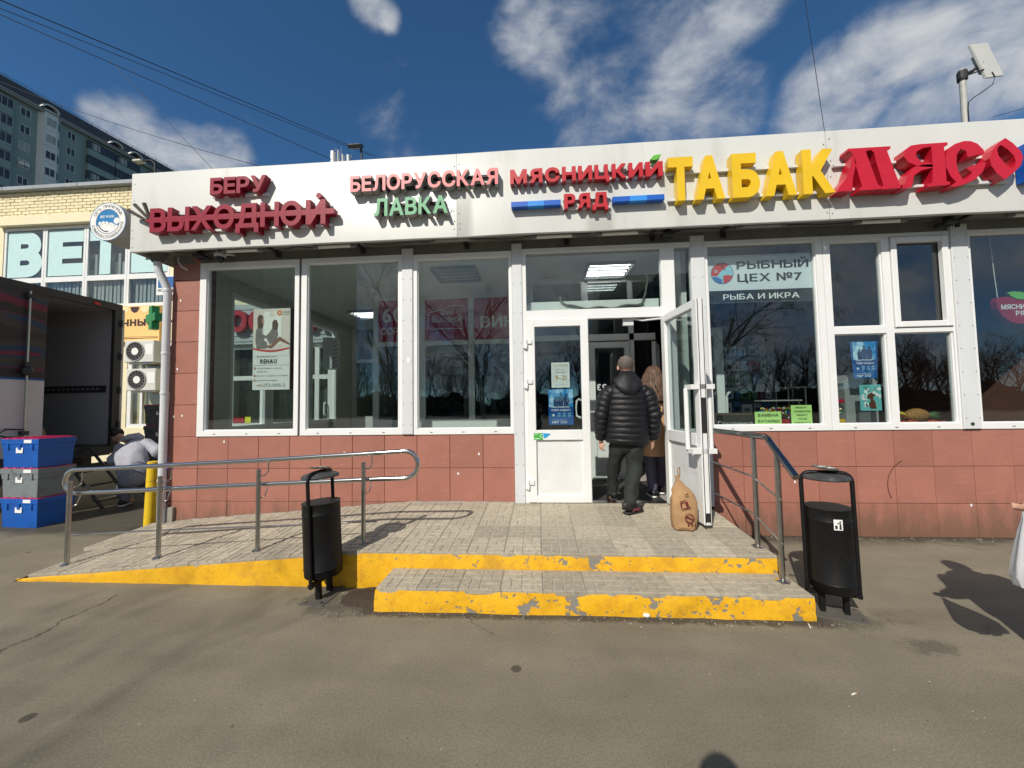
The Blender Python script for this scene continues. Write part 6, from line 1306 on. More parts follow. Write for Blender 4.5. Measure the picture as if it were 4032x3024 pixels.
for i in range(12): z = 48.12+.2*i; y_ = .6-.10*i; mb.box(-40, 46, y_-.2, y_, z, z+.15)
mb.box(-40, 46, -3, -.55, 48.12, 50.5); mb.done('mansard', MANS); mb = AB()
for z in (50.55, 50.75, 50.95): mb.box(-40, 46, -.65, -.61, z, z+.03)
for s0 in range(-40, 46, 2): mb.box(s0, s0+.04, -.65, -.61, 50.4, 51.1)
mb.done('roof_rail', MANS)
for s0, s1 in ((-3.0, -1.0), (5.6, 7.5), (8.6, 10.6)):
    mb = AB(); c_ = (s0+s1)/2; r_ = (s1-s0)/2
    for i in range(12):
        a0, a1 = pi*i/12, pi*(i+1)/12; P = lambda r, a, y: (c_+r*cos(a), y, 48.3+r*.75*sin(a))
        mb.add([P(r_, a0, 1.2), P(r_, a1, 1.2), P(r_*.78, a1, 1.2), P(r_*.78, a0, 1.2), P(r_, a0, -.3), P(r_, a1, -.3)], [(0, 1, 2, 3), (0, 4, 5, 1)])
    mb.done('dormer_arch', WHP); AB().box(s0+.2, s1-.2, .4, .45, 48.2, 49.2).done('dormer_glass', GLZ)
# ------------------------------------------------------------------ roof things
t = thing('panel_antenna', 'flat white panel antenna tilted on a roof pole at right', 'antenna', (9.45, .3, 4.36))
MB().tube([(9.45, .3, 4.3), (9.46, .3, 5.48)], .03, 14).build('pole', M('pole_galvanised', (.42, .42, .38), .55, var=.15, vs_=15), t, smooth=50)
pc_ = Vector((9.735, .3, 5.57)); va_v = Vector((.16, 0, -.45)).normalized(); ve_ = (pc_-CP).normalized(); ve_ = (ve_-va_v*ve_.dot(va_v)).normalized(); ve_ = Matrix.Rotation(radians(17), 3, va_v) @ ve_; vn_ = va_v.cross(ve_); Tn = Matrix.Identity(4)
for k in range(3): Tn[k][0] = ve_[k]; Tn[k][1] = vn_[k]; Tn[k][2] = -va_v[k]; Tn[k][3] = pc_[k]
MB().bbox(-.19, .19, -.012, .012, -.225, .225, .006).xf(Tn).build('panel', M('antenna_white', (.60, .60, .56), .5, var=.06), t); sg_ = 1 if vn_.x < 0 else -1
MB().box(-.11, .11, min(.0125*sg_, .055*sg_), max(.0125*sg_, .055*sg_), -.13, .10).xf(Tn).build('radio_box', M('antenna_grey', (.34, .34, .32), .5), t)
mb = MB(); mb.tube([(9.46, .28, 5.40), (9.55, .27, 5.43), (9.66, .27, 5.52)], .018, 8); mb.lathe((9.46, .3, 5.34), [(.045, 0), (.048, .02), (.048, .1), (.04, .12)], 12); mb.tube([(9.40, .28, 5.36), (9.62, .22, 5.40)], .008, 6); mb.build('clamp', DARK, t)
mb = MB(); mb.tube([(9.76, .27, 5.40), (9.79, .27, 5.34), (9.76, .27, 5.25), (9.65, .27, 5.17), (9.54, .27, 5.10), (9.47, .265, 5.04), (9.46, .265, 4.95), (9.455, .265, 4.4)], .006, 6); mb.build('cable', DARK, t, smooth=60)
fl = ppx(768, 316, 1.2); t = thing('floodlight', 'small black floodlight on a slanted arm above the roof edge', 'floodlight', (fl.x+.12, 1.2, 4.36)); mb = MB(); T_ = Matrix.Translation(fl) @ Matrix.Rotation(radians(-58), 4, 'X'); mb.bbox(-.10, .10, -.03, .03, -.07, .07, .008); mb.xf(T_).build('housing', DARK, t); MB().box(-.088, .088, -.034, -.031, -.058, .058).xf(T_).build('lens', M('lens_pale', (.62, .60, .46), .3), t)
MB().tube([fl+Vector((.08, .02, -.02)), (fl.x+.20, 1.22, 4.34)], .016, 8).build('arm', DARK, t)
for px_, w, h_, lb in ((719, .067, .175, 'widest white roof antenna box at the fascia edge'), (731, .022, .19, 'slim tall white antenna tube second from left'), (741, .026, .10, 'short white antenna tube with thin whip'), (753, .045, .09, 'rightmost stubby white antenna box on the roof')):
    b_ = ppx(px_, 345, 2.4); mb = MB(); mb.bbox(b_.x-w/2, b_.x+w/2, 2.36, 2.44, 4.36, b_.z+h_*.95, .01); o = mb.build('roof_antenna', M('antenna_box_white', (.66, .67, .68), .5)); tag(o, lb, 'antenna', 'roof antennas')
    MB().tube([(b_.x+.03, 2.45, 4.4), (b_.x+.03, 2.45, b_.z+h_*1.5)], .004, 5).build('whip', GREYS, o)
# ------------------------------------------------------------------ overhead cables
CAB = M('cable_black', (.02, .02, .024), .6)
def cable(a, b, sag, r, label):
    n = 26; pts = []
    for i in range(n+1): u = i/n; p = Vector(a).lerp(Vector(b), u); p.z -= sag*4*u*(1-u); pts.append(p)
    tag(MB().tube(pts, r, 6).build('overhead_cable', CAB, smooth=60), label, 'cable', 'overhead cables')
cable(ppx(-120, -50, -1.5), ppx(812, 338, 3.5), .0, .0055, 'upper of three cables sloping from top left to the roof')
cable(ppx(-120, -30, -1.), ppx(802, 337, 3.), .0, .0045, 'middle of three cables sloping from top left to the roof')
cable(ppx(-60, 5, -.5), ppx(722, 347, 2.4), .0, .0055, 'lowest of three cables sloping from top left to the roof')
cable(ppx(235, 128, 4.), ppx(470, 376, 3.), .0, .005, 'thin cable dropping steeply to the left end of the roof')
cable(ppx(-40, 160, 12.), ppx(575, 362, 9.), .25, .012, 'sagging cable crossing in front of the apartment block')
cable(ppx(1733, -40, 1.0), ppx(1782, 290, 1.6), .0, .004, 'lone cable running down to the roof above ТАБАК'); cable(ppx(2145, 253, 1.5), ppx(2290, 212, 1.5), .0, .004, 'short cable at the right edge behind the antenna')
mb = MB(); LP = Vector((-20.2, 21.5, 0)); lh = ppx(547*.4219*2212/4032*2.37, 100, 20)
q_ = ppx(300, 349, 19.); t = thing('street_lamp', 'pale square street lamp head showing above the fascia corner', 'street lamp', (q_.x+1.2, 19., 0)); MB().tube([(q_.x+1.2, 19, 0), (q_.x+1.2, 19, q_.z-.25), (q_.x+.9, 19, q_.z+.02), (q_.x, 19, q_.z+.05)], .06, 8).build('pole', DARK, t); MB().bbox(q_.x-.28, q_.x+.3, 18.8, 19.2, q_.z-.06, q_.z+.06, .02).build('lamp_head', M('lamp_pale', (.62, .62, .5), .4), t)
# ------------------------------------------------------------------ bare trees behind the viewer (mirrored in the windows, one added for its soft shadow)
BARK = M('bark_dark', (.06, .05, .042), .9, var=.4, vs_=12); BIRCH = M('bark_birch', (.42, .40, .37), .8, var=.5, vs_=9, dirt=(.05, .045, .04), dirt_t=(.5, .6), dirt_s=7)
def tree_mesh(h, seed, droop=.0, levels=5, full=1.):
    rnd_ = random.Random(seed); br = MB(); tr = MB()
    def grow(p, d, ln, r, lv, mb):
        n = 3 if lv > 1 else 5; pts = [p]; rs = [r]
        for i in range(n):
            d = (d+Vector((rnd_.uniform(-.16, .16), rnd_.uniform(-.16, .16), rnd_.uniform(-.05, .1)-droop*lv*.05))).normalized(); p = p+d*ln/n; pts.append(p); rs.append(r*(1-.62*(i+1)/n))
        mb.loft(pts, rs, ref=(.3, .5, .2), n=7 if lv < 2 else (4 if lv < 4 else 3), cap=False)
        if lv >= levels: return
        kids = int((8, 5, 5, 4, 4)[min(lv, 4)]*full)
        for k in range(kids):
            u = rnd_.uniform(.28, 1.) if lv else rnd_.uniform(.3, 1.); i = min(int(u*n), n-1); q = pts[i].lerp(pts[i+1], u*n-i); a = rnd_.uniform(0, 2*pi); sp = rnd_.uniform(.45, .95)
            o = d.orthogonal().normalized(); o = Matrix.Rotation(a, 3, d) @ o; nd = (d*cos(sp)+o*sin(sp)).normalized(); nd.z += .12; grow(q, nd.normalized(), ln*rnd_.uniform(.42, .66), max(rs[i]*.55, .004), lv+1, br)
    grow(Vector((0, 0, 0)), Vector((0, 0, 1)), h*.62, h*.016, 0, tr); return tr, br
tA = tree_mesh(9., 3, .8); tB = tree_mesh(8., 11, 0)
tree_src = [(tA[0].mesh('trunk', BIRCH, 180), tA[1].mesh('crown', BARK)), (tB[0].mesh('trunk', BARK, 180), tB[1].mesh('crown', BARK))]
for i, (x, y_, k, s_, rz, lb) in enumerate(((1.7, -13.5, 0, 1.0, 0, 'bare birch mirrored in the third window'), (6.9, -14.5, 1, .95, 2., 'bare tree mirrored above the door'), (-2.9, -14.0, 1, 1.2, 1., 'tall bare tree added for soft shadows on the asphalt'), (9.5, -15.5, 1, 1.1, 3., 'bare tree mirrored in the fish sign window'), (13.5, -17, 0, 1.1, 4, 'bare birch mirrored in the right window'), (-9, -19., 1, 1.1, 5, 'bare tree far left behind the viewer'))):  # tall tree is an unseen addition, set so its crown softly shades the asphalt
    t = thing('bare_tree', lb, 'tree', (x, y_, 0), 'bare trees behind the viewer')
    for nm, me in zip(('trunk', 'crown'), tree_src[k]):
        o = bpy.data.objects.new(nm, me); C.objects.link(o); o.parent = t
    t.scale = (s_,)*3; t.rotation_euler = (0, 0, rz)
wd = MB(); rnd_ = random.Random(5); small = [tree_mesh(9, 21+i, 0, 3, 1.) for i in range(4)]
for i in range(130):
    x = -55+i*1.0+rnd_.uniform(-.8, .8); y_ = -42-rnd_.uniform(0, 12); s_ = rnd_.uniform(.8, 1.2); Tm = Matrix.Translation((x, y_, 0)) @ Matrix.Rotation(rnd_.uniform(0, 6), 4, 'Z') @ Matrix.Scale(s_, 4)
    for src in small[i % 4]:
        o0 = len(wd.v); wd.v += [tuple(Tm @ Vector(v)) for v in src.v]; wd.f += [[a+o0 for a in f_] for f_ in src.f]; wd.m += [0]*len(src.f)
tag(wd.build('far_woodland', BARK), 'dark bare woodland across the street mirrored in the windows', 'woodland', kind='stuff')
hg = MB(); nx, nz_ = 300, 9
for i in range(nx+1):
    x = -60+140*i/nx; top_ = 2.6+1.6*noise.noise(Vector((x*.21, 0, 0)))+.8*noise.noise(Vector((x*.9, 3, 0)))
    for j in range(nz_+1):
        q = j/nz_; hg.v.append((x+.3*noise.noise(Vector((x, q*6, 1))), -44+1.4*q*q+1.0*noise.noise(Vector((x*.7, q*3, 5)))+.5*noise.noise(Vector((x*2.3, q*7, 8))), top_*q-.05))
for i in range(nx):
    for j in range(nz_): hg.f.append([i*(nz_+1)+j, (i+1)*(nz_+1)+j, (i+1)*(nz_+1)+j+1, i*(nz_+1)+j+1]); hg.m.append(0)
tag(hg.build('undergrowth', M('undergrowth_dark', (.05, .045, .034), .95, var=.5, vs_=1.5, bump=1., bs=4)), 'dark thicket below the far woodland', 'bushes', kind='stuff')
for bx0, by0, w_, h_, lb in ((-98, -86, 52, 42, 'long far block mirrored in the leftmost window'), (20, -95, 24, 34, 'tall far block mirrored in the right windows')):
    t = thing('far_block', lb, 'building', (bx0+w_/2, by0, 0), 'far blocks behind the viewer'); MB().box(bx0, bx0+w_, by0-12, by0, 0, h_).build('wall', M('far_block_wall', (.30, .29, .27), .85), t); mb = MB()
    for fl_ in range(int(h_/2.8)-1):
        for k in range(int(w_/2.6)): mb.box(bx0+1+k*2.6, bx0+2.5+k*2.6, by0-.02, by0+.03, 1.6+fl_*2.8, 3.0+fl_*2.8)
    o = mb.build('window_rows', GLZ, t); o['kind'] = 'stuff'
# ------------------------------------------------------------------ people
SKIN = M('skin', S(206, 158, 136), .55, var=.06, vs_=14)
def remeshed(mb, vox, mat, name, parent):
    me = mb.mesh(name+'_raw', mat); o = bpy.data.objects.new(name+'_raw', me); C.objects.link(o)
    md = o.modifiers.new('r', 'REMESH'); md.mode = 'VOXEL'; md.voxel_size = vox; md.use_smooth_shade = True
    sm = o.modifiers.new('s', 'SMOOTH'); sm.factor = .5; sm.iterations = 3
    dg = bpy.context.evaluated_depsgraph_get(); m2 = bpy.data.meshes.new_from_object(o.evaluated_get(dg)); bpy.data.objects.remove(o); bpy.data.meshes.remove(me)
    m2.name = name
    if not m2.materials: m2.materials.append(mat)
    m2.polygons.foreach_set('use_smooth', [True]*len(m2.polygons))
    return link(name, m2, parent)
def limb(mb, pts, rad, n=12, sub=3, puff=None):
    """smooth tapered limb through joints, rounded ends"""
    P = [Vector(p) for p in pts]; out = []; rr = []
    for i in range(len(P)-1):
        for k in range(sub):
            u = k/sub; a, b, c, d = P[max(i-1, 0)], P[i], P[i+1], P[min(i+2, len(P)-1)]
            out.append(.5*((2*b)+(c-a)*u+(2*a-5*b+4*c-d)*u*u+(3*b-a-3*c+d)*u**3)); f = u*u*(3-2*u)
            r0 = rad[i] if isinstance(rad[i], tuple) else (rad[i],)*2; r1 = rad[i+1] if isinstance(rad[i+1], tuple) else (rad[i+1],)*2
            rr.append((r0[0]+(r1[0]-r0[0])*f, r0[1]+(r1[1]-r0[1])*f))
    out.append(P[-1]); rr.append(rad[-1] if isinstance(rad[-1], tuple) else (rad[-1],)*2)
    t0, t1 = (out[0]-out[1]).normalized(), (out[-1]-out[-2]).normalized(); a, b = rr[0], rr[-1]
    out = [out[0]+t0*max(a)*.8, out[0]+t0*max(a)*.5]+out+[out[-1]+t1*max(b)*.5, out[-1]+t1*max(b)*.8]
    rr = [(a[0]*.35, a[1]*.35), (a[0]*.8, a[1]*.8)]+rr+[(b[0]*.8, b[1]*.8), (b[0]*.35, b[1]*.35)]
    return mb.loft(out, rr, ref=(1, .05, 0), n=n)
def hand(mb, wrist, d, palm_n, thumb_side, s=1., curl=.5):
    d = Vector(d).normalized(); pn = Vector(palm_n); pn = (pn-d*pn.dot(d)).normalized(); sd = d.cross(pn)*thumb_side; w = Vector(wrist)
    mb.loft([w, w+d*.03*s, w+d*.07*s, w+d*.095*s], [(.026*s, .018*s), (.036*s, .017*s), (.041*s, .015*s), (.036*s, .012*s)], ref=tuple(sd), n=10)
    for k, (o, l) in enumerate(((.030, .070), (.010, .080), (-.011, .074), (-.030, .058))):
        b = w+d*.088*s+sd*o*s; a1 = b+(d*cos(curl*.5)+pn*sin(curl*.5))*l*.45*s; a2 = a1+(d*cos(curl*1.4)+pn*sin(curl*1.4))*l*.32*s; a3 = a2+(d*cos(curl*2.2)+pn*sin(curl*2.2))*l*.25*s
        mb.loft([b-d*.02*s, a1, a2, a3, a3+(a3-a2)*.2], [.0095*s, .009*s, .008*s, .007*s, .002], ref=tuple(sd), n=7)
    b = w+d*.025*s+sd*.03*s; a1 = b+(d*.7+sd*.6+pn*.3).normalized()*.035*s; a2 = a1+(d*.9+sd*.15+pn*.4).normalized()*.03*s
    mb.loft([b-sd*.015*s, b, a1, a2, a2+(a2-a1)*.15], [.012*s, .012*s, .010*s, .008*s, .002], ref=tuple(pn), n=7)
def head(mb, c, f, up, s=1.):
    """skull, jaw, nose, brow, lips, ears; c centre, f facing"""
    c = Vector(c); f = Vector(f).normalized(); up = Vector(up); up = (up-f*up.dot(f)).normalized(); sd = f.cross(up); T = Matrix.Identity(4)
    for k in range(3): T[k][0] = sd[k]; T[k][1] = f[k]; T[k][2] = up[k]; T[k][3] = c[k]
    h = MB(); h.ball((0, -.012, .025), (.076, .095, .088), 18, 12); h.ball((0, .022, -.04), (.056, .064, .072), 16, 10); h.ball((0, .055, -.085), (.028, .026, .022), 10, 8)
    h.loft([(0, .083, .012), (0, .098, -.012), (0, .108, -.028), (0, .09, -.036)], [.008, .011, .014, .008], n=8); h.ball((0, .082, .022), (.05, .014, .012), 12, 6); h.ball((0, .086, -.058), (.024, .010, .009), 10, 6)
    for k in (-1, 1): h.ball((k*.080, -.006, -.010), (.013, .021, .033), 10, 8); h.ball((k*.031, .076, .006), (.012, .008, .008), 8, 6)
    h.v = [tuple(Vector(v)*s) for v in h.v]; h.xf(T); o = len(mb.v); mb.v += h.v; mb.f += [[i+o for i in q] for q in h.f]; mb.m += h.m
    return T
def eyes(T, parent, s=1.):
    mb = MB()
    for k in (-1, 1): mb.ball(tuple(Vector((k*.031, .080, .008))*s), .0075*s, 8, 6)
    mb.xf(T).build('eye', INK, parent, smooth=180)
def wrinkle(amp, f1=7., seed=0.):
    return lambda v: v+Vector((noise.noise(v*f1+Vector((seed, 0, 0))), noise.noise(v*f1+Vector((0, seed+9, 0))), noise.noise(v*f1+Vector((3, 0, seed)))*.4))*amp+Vector((noise.noise(v*f1*2.6), noise.noise(v*f1*2.6+Vector((5, 1, 2))), 0))*amp*.4
def shoe(t, heel, toe, mat, smat, w=.047, h=.07):
    mb, sole_mb = MB(), MB()
    a, b = Vector(heel), Vector(toe); d = (b-a); L_ = d.length; d.normalize(); up = Vector((0, 0, 1)); sd = d.cross(up)
    prof = [(-.01, .5, .55), (.02, .85, 1.), (.2, 1., 1.05), (.4, .95, .95), (.6, 1.05, .7), (.8, 1.05, .52), (.95, .8, .42), (1.02, .35, .25)]
    pts = [a+d*L_*u+up*(.012+h*hh*.5) for u, ww, hh in prof]; mb.loft(pts, [(w*ww*.93, h*hh*.5) for u, ww, hh in prof], ref=tuple(sd), n=14)
    sole_mb.loft([a+d*L_*u+up*.011 for u, ww, hh in prof], [(w*ww*1.04, .0115) for u, ww, hh in prof], ref=tuple(sd), n=14)
    o = mb.build('shoe', mat, t, smooth=180); sole_mb.build('sole', smat, o, smooth=180)
def puffy(mb, pts, rads, n, period, amp, ref=(1, 0, 0), step=.008, seed=0.):
    P = [Vector(p) for p in pts]; seg = [(b-a).length for a, b in zip(P, P[1:])]; tot = sum(seg); k = max(8, int(tot/step)); out = []; rr = []
    for i in range(k+1):
        s = tot*i/k; j = 0
        while j < len(seg)-1 and s > seg[j]: s -= seg[j]; j += 1
        u = min(s/seg[j], 1); f = u*u*(3-2*u); out.append(P[j].lerp(P[j+1], u)); a, b = rads[j], rads[j+1]; q = amp*(abs(sin(pi*(tot*i/k)/period))**.55-.75); rr.append((a[0]+(b[0]-a[0])*f+q, a[1]+(b[1]-a[1])*f+q))
    def fn(p, i, j):
        e = noise.noise(Vector((p.x*11+seed, p.y*11, p.z*20)))*.006+noise.noise(Vector((p.x*30, p.y*30+seed, p.z*34)))*.0028; c = out[i]; d = (p-c); return p+d.normalized()*e if d.length > 1e-5 else p
    return mb.loft(out, rr, ref=ref, n=n, fn=fn)
UP = Vector((0, 0, 1))
# ---- man in black puffer jacket, seen from behind, walking in
t = thing('person', 'man in black puffer jacket and dark trousers walking in, seen from behind', 'person', (5.2, -.2, .35)); body = MB(); q0 = hz(5.2, -.36); q1 = .362
Th = head(body, (5.252, -.152, 1.912), (.12, 1, -.08), UP, 1.04)
limb(body, [(5.25, -.18, 1.86), (5.245, -.19, 1.72)], [.052, .058]); limb(body, [(5.245, -.19, 1.68), (5.245, -.185, 1.5), (5.24, -.19, 1.28), (5.235, -.19, 1.12)], [(.11, .08), (.155, .10), (.145, .095), (.155, .105)], 16)
for wx, ex, sx_, sg in ((4.955, 4.955, 5.06, 1), (5.525, 5.535, 5.435, -1)): limb(body, [(sx_*.85+5.245*.15, -.19, 1.575), (ex, -.21, 1.36), (wx, -.16, 1.10)], [.045, .04, .028]); hand(body, (wx, -.16, 1.10), (.0, .12, -1), (sg*.8, .5, 0), sg, .95, .75)
HL = [(5.165, -.17, 1.10), (5.115, -.05, .80), (5.10, .05, .47)]; HR = [(5.315, -.19, 1.10), (5.29, -.22, .78), (5.205, -.375, .46)]
limb(body, HL, [.085, .06, .042]); limb(body, HR, [.085, .06, .042]); limb(body, [HL[-1], (5.11, .08, .40), (5.105, .18, .385)], [.042, .04, .025]); limb(body, [HR[-1], (5.22, -.36, .385), (5.29, -.31, .375)], [.042, .04, .025])
remeshed(body, .008, SKIN, 'body', t); eyes(Th, t, 1.04)
JK = M('puffer_black', (.0075, .0075, .010), .52, spec=.35, var=.25, vs_=10, bump=.35, bs=45); jm = MB()
puffy(jm, [(5.232, -.19, 1.055), (5.236, -.19, 1.10), (5.24, -.19, 1.25), (5.243, -.19, 1.42), (5.245, -.19, 1.57), (5.245, -.19, 1.65), (5.245, -.185, 1.71), (5.245, -.18, 1.745)], [(.225, .158), (.246, .172), (.243, .168), (.240, .162), (.232, .15), (.222, .128), (.165, .105), (.095, .088)], 48, .061, .011)
for (sx_, ex, wx, sd_) in ((5.055, 4.958, 4.952, 1.), (5.438, 5.532, 5.528, 2.)):
    puffy(jm, [(sx_*.8+5.245*.2, -.19, 1.665), ((sx_*.6+ex*.4), -.195, 1.585), (ex, -.21, 1.37), (wx, -.185, 1.20), (wx, -.165, 1.105)], [(.07, .085), (.09, .098), (.082, .086), (.072, .076), (.054, .057)], 26, .061, .010, seed=sd_)
jm.build('puffer_jacket', JK, t, smooth=180)
hd = MB(); hd.loft([(5.25, -.315, 1.575), (5.25, -.325, 1.605), (5.25, -.315, 1.65), (5.248, -.295, 1.70), (5.246, -.26, 1.745), (5.247, -.215, 1.785), (5.248, -.18, 1.80)], [(.02, .012), (.065, .022), (.115, .032), (.15, .042), (.15, .058), (.125, .075), (.105, .08)], n=26); hd.warp(wrinkle(.018, 10.)); hd.build('hood', JK, t, smooth=180)
TR = M('dark_trousers', (.012, .0155, .014), .8, var=.25, vs_=12, bump=.4, bs=22); tm = MB()
limb(tm, [(5.165, -.17, 1.16), (5.15, -.15, 1.02), (5.115, -.05, .80), (5.105, .02, .62), (5.10, .05, .475)], [(.102, .12), (.095, .108), (.073, .08), (.066, .072), (.058, .064)], 24, 8); limb(tm, [(5.315, -.19, 1.16), (5.31, -.195, 1.02), (5.29, -.225, .78), (5.245, -.31, .59), (5.21, -.37, .465)], [(.105, .12), (.10, .112), (.08, .085), (.072, .078), (.062, .068)], 24, 8)
limb(tm, [(5.24, -.185, 1.18), (5.24, -.185, 1.06)], [(.165, .12), (.155, .12)], 18, 2); tm.warp(wrinkle(.017, 9., 3.)); tm.build('trousers', TR, t, smooth=180)
SHB_, SLB_ = M('shoe_black', (.014, .014, .016), .6), M('sole_black', (.02, .02, .02), .7); shoe(t, (5.145, -.415, q0+.003), (5.345, -.285, q0+.006), SHB_, SLB_, .05, .115); shoe(t, (5.115, -.01, q1+.03), (5.10, .24, q1+.0), SHB_, SLB_, .05, .10)
sp_ = MB(); sp_.box(-.05, .05, -.0545, -.045, q0+.035, q0+.06); sp_.xf(Matrix.Translation((5.245, -.35, 0)) @ Matrix.Rotation(math.atan2(.13, .2), 4, 'Z')).build('shoe_flash', M('shoe_maroon', (.16, .03, .05), .6), t)
hm = MB(); hm.ball((0, -.022, .030), (.0805, .094, .0895), 26, 18); hm.v = [tuple(v) for v in hm.v]; hk = MB()
hm.f = [f_ for f_ in hm.f if all(hm.v[i][2]-.9*(hm.v[i][1]+.02)*-1 > -.022+(.05 if hm.v[i][1] > .03 else 0) or (hm.v[i][1] < -.02 and hm.v[i][2] > -.035) for i in f_)]; hm.m = [0]*len(hm.f)
rnd_ = random.Random(4)
for k in range(700):
    a, e_ = rnd_.uniform(0, 2*pi), rnd_.uniform(-.3, 1.5); p = Vector((.0805*cos(e_)*cos(a), -.022+.094*cos(e_)*sin(a), .030+.0895*sin(e_)))
    if p.z < -.03 or (p.y > .03 and p.z < .055) or (abs(p.x) > .07 and p.z < .01): continue
    n_ = (p-Vector((0, -.022, .03))).normalized(); d_ = (n_*.5+Vector((rnd_.uniform(-.4, .4), .3, -.7 if p.y < 0 else .2))).normalized(); hm.loft([p*.99, p+d_*.008, p+d_*.015], [.0022, .0018, .0004], n=3, cap=False)
hm.v = [tuple(Vector(v)*1.04) for v in hm.v]; hm.warp(lambda v: v*(1+.03*noise.noise(v*70))).xf(Th).build('hair', M('hair_grey', S(104, 96, 90), .8, var=.45, vs_=90, bump=.8, bs=160), t, smooth=180)
# ---- woman in tan quilted coat ahead of him
t = thing('person', 'woman with long brown hair in tan quilted coat inside the doorway', 'person', (5.71, .36, .36)); body = MB(); X0, Y0 = 5.70, .34
Th = head(body, (X0, Y0+.03, 1.845), (0, 1, -.05), UP, .94); limb(body, [(X0, Y0, 1.80), (X0, Y0, 1.66)], [.042, .048]); limb(body, [(X0, Y0, 1.60), (X0, Y0, 1.42), (X0, Y0, 1.24), (X0, Y0, 1.06)], [(.13, .08), (.145, .095), (.12, .085), (.15, .11)], 16)
for sg in (1, -1): limb(body, [(X0-sg*.155, Y0, 1.56), (X0-sg*.20, Y0-.01, 1.30), (X0-sg*.19, Y0+.06, 1.06)], [.043, .034, .025]); hand(body, (X0-sg*.19, Y0+.06, 1.06), (0, .15, -1), (sg*.8, .5, 0), sg, .85, .6)
for sg, fy in ((-1, -.05), (1, .14)): limb(body, [(X0+sg*.075, Y0, 1.02), (X0+sg*.075, Y0+fy*.4, .70), (X0+sg*.075, Y0+fy, .43)], [.078, .055, .038]); limb(body, [(X0+sg*.075, Y0+fy, .42), (X0+sg*.075, Y0+fy+.13, .385)], [.036, .024])
remeshed(body, .009, SKIN, 'body', t); eyes(Th, t, .94)
CO = M('tan_quilt', S(206, 162, 118), .6, var=.12, vs_=8, bump=.3, bs=40); jm = MB()
def quilt(p, i, j):
    a = math.atan2(p.y-Y0, p.x-X0)*.22; e = .007*(abs(sin((p.z+a)*pi/.075))**.5+abs(sin((p.z-a)*pi/.075))**.5-1.2); d = Vector((p.x-X0, p.y-Y0, 0)); return p+d.normalized()*e if d.length > 1e-5 else p
zz_ = [.86+.012*k for k in range(66)]; rd = lambda z: (.205, .165) if z < 1.0 else (.205-.012*sin((z-1.0)*6), .16) if z < 1.45 else (.205-(z-1.45)*.55, .15-(z-1.45)*.3)
jm.loft([(X0, Y0, z) for z in zz_], [rd(z) for z in zz_], n=44, fn=quilt)
for sg in (1, -1): puffy(jm, [(X0-sg*.165, Y0, 1.585), (X0-sg*.205, Y0-.01, 1.32), (X0-sg*.195, Y0+.055, 1.08)], [(.068, .075), (.064, .068), (.054, .056)], 20, .07, .007)
jm.build('quilted_coat', CO, t, smooth=180); tm = MB()
for sg, fy in ((-1, -.05), (1, .14)): limb(tm, [(X0+sg*.075, Y0, 1.02), (X0+sg*.075, Y0+fy*.4, .70), (X0+sg*.075, Y0+fy, .46)], [.09, .068, .056], 16, 5)
tm.warp(wrinkle(.008, 8., 2.)); tm.build('trousers', M('mauve_trousers', S(92, 88, 112), .8, var=.15, vs_=9), t, smooth=180)
for sg, fy in ((-1, -.05), (1, .14)): shoe(t, (X0+sg*.075, Y0+fy-.07, .364), (X0+sg*.075, Y0+fy+.16, .364), M('shoe_dark', (.02, .02, .022), .6), PAPERW, .043, .085)
hm = MB(); rnd_ = random.Random(2)
hm.loft([(X0, Y0+.02, 1.945), (X0, Y0-.005, 1.925), (X0, Y0-.025, 1.87), (X0, Y0-.05, 1.78), (X0, Y0-.085, 1.66), (X0, Y0-.12, 1.54), (X0+.01, Y0-.135, 1.44), (X0+.015, Y0-.14, 1.36)], [(.015, .015), (.045, .055), (.074, .078), (.078, .07), (.09, .05), (.10, .038), (.09, .028), (.05, .015)], n=30, fn=lambda p, i, j: p+Vector((.03*noise.noise(Vector((j*.9, i*.55, 0))), .03*noise.noise(Vector((j*.9, i*.5, 4))), 0)) if i > 1 else p)
for k in range(170):
    a = rnd_.uniform(-1, 1); p = Vector((X0+.11*a, Y0-.06-.03*(1-a*a), rnd_.uniform(1.6, 1.8))); pts = [p]; w_ = rnd_.uniform(0, 6)
    for i in range(6): p = p+Vector((.022*sin(i*1.5+w_)+.007*a, -.010+.008*sin(i+w_), -.056)); pts.append(p)
    hm.loft(pts, [.008, .010, .011, .010, .008, .006, .001], n=5)
for k in range(230):
    az = rnd_.uniform(-2.2, 2.2); pts = []; w_ = rnd_.uniform(0, 6); r_ = rnd_.uniform(1.02, 1.12)
    for th in (.15, .5, .9, 1.3): pts.append(Vector((X0+.084*r_*sin(th)*sin(az), Y0+.015-.098*r_*sin(th)*cos(az), 1.862+.092*r_*cos(th))))
    p = pts[-1]
    for i in range(7): p = p+Vector((.020*sin(i*1.3+w_)+.012*sin(az), -.006-.010*max(cos(az), 0)+.01*sin(i+w_), -.052)); pts.append(p)
    hm.loft(pts, [.003, .007, .009, .010, .011, .011, .010, .009, .007, .005, .001], n=4, cap=False)
hm.build('hair', M('hair_brown', S(88, 64, 48), .5, var=.6, vs_=24, bump=.5, bs=80), t, smooth=180)
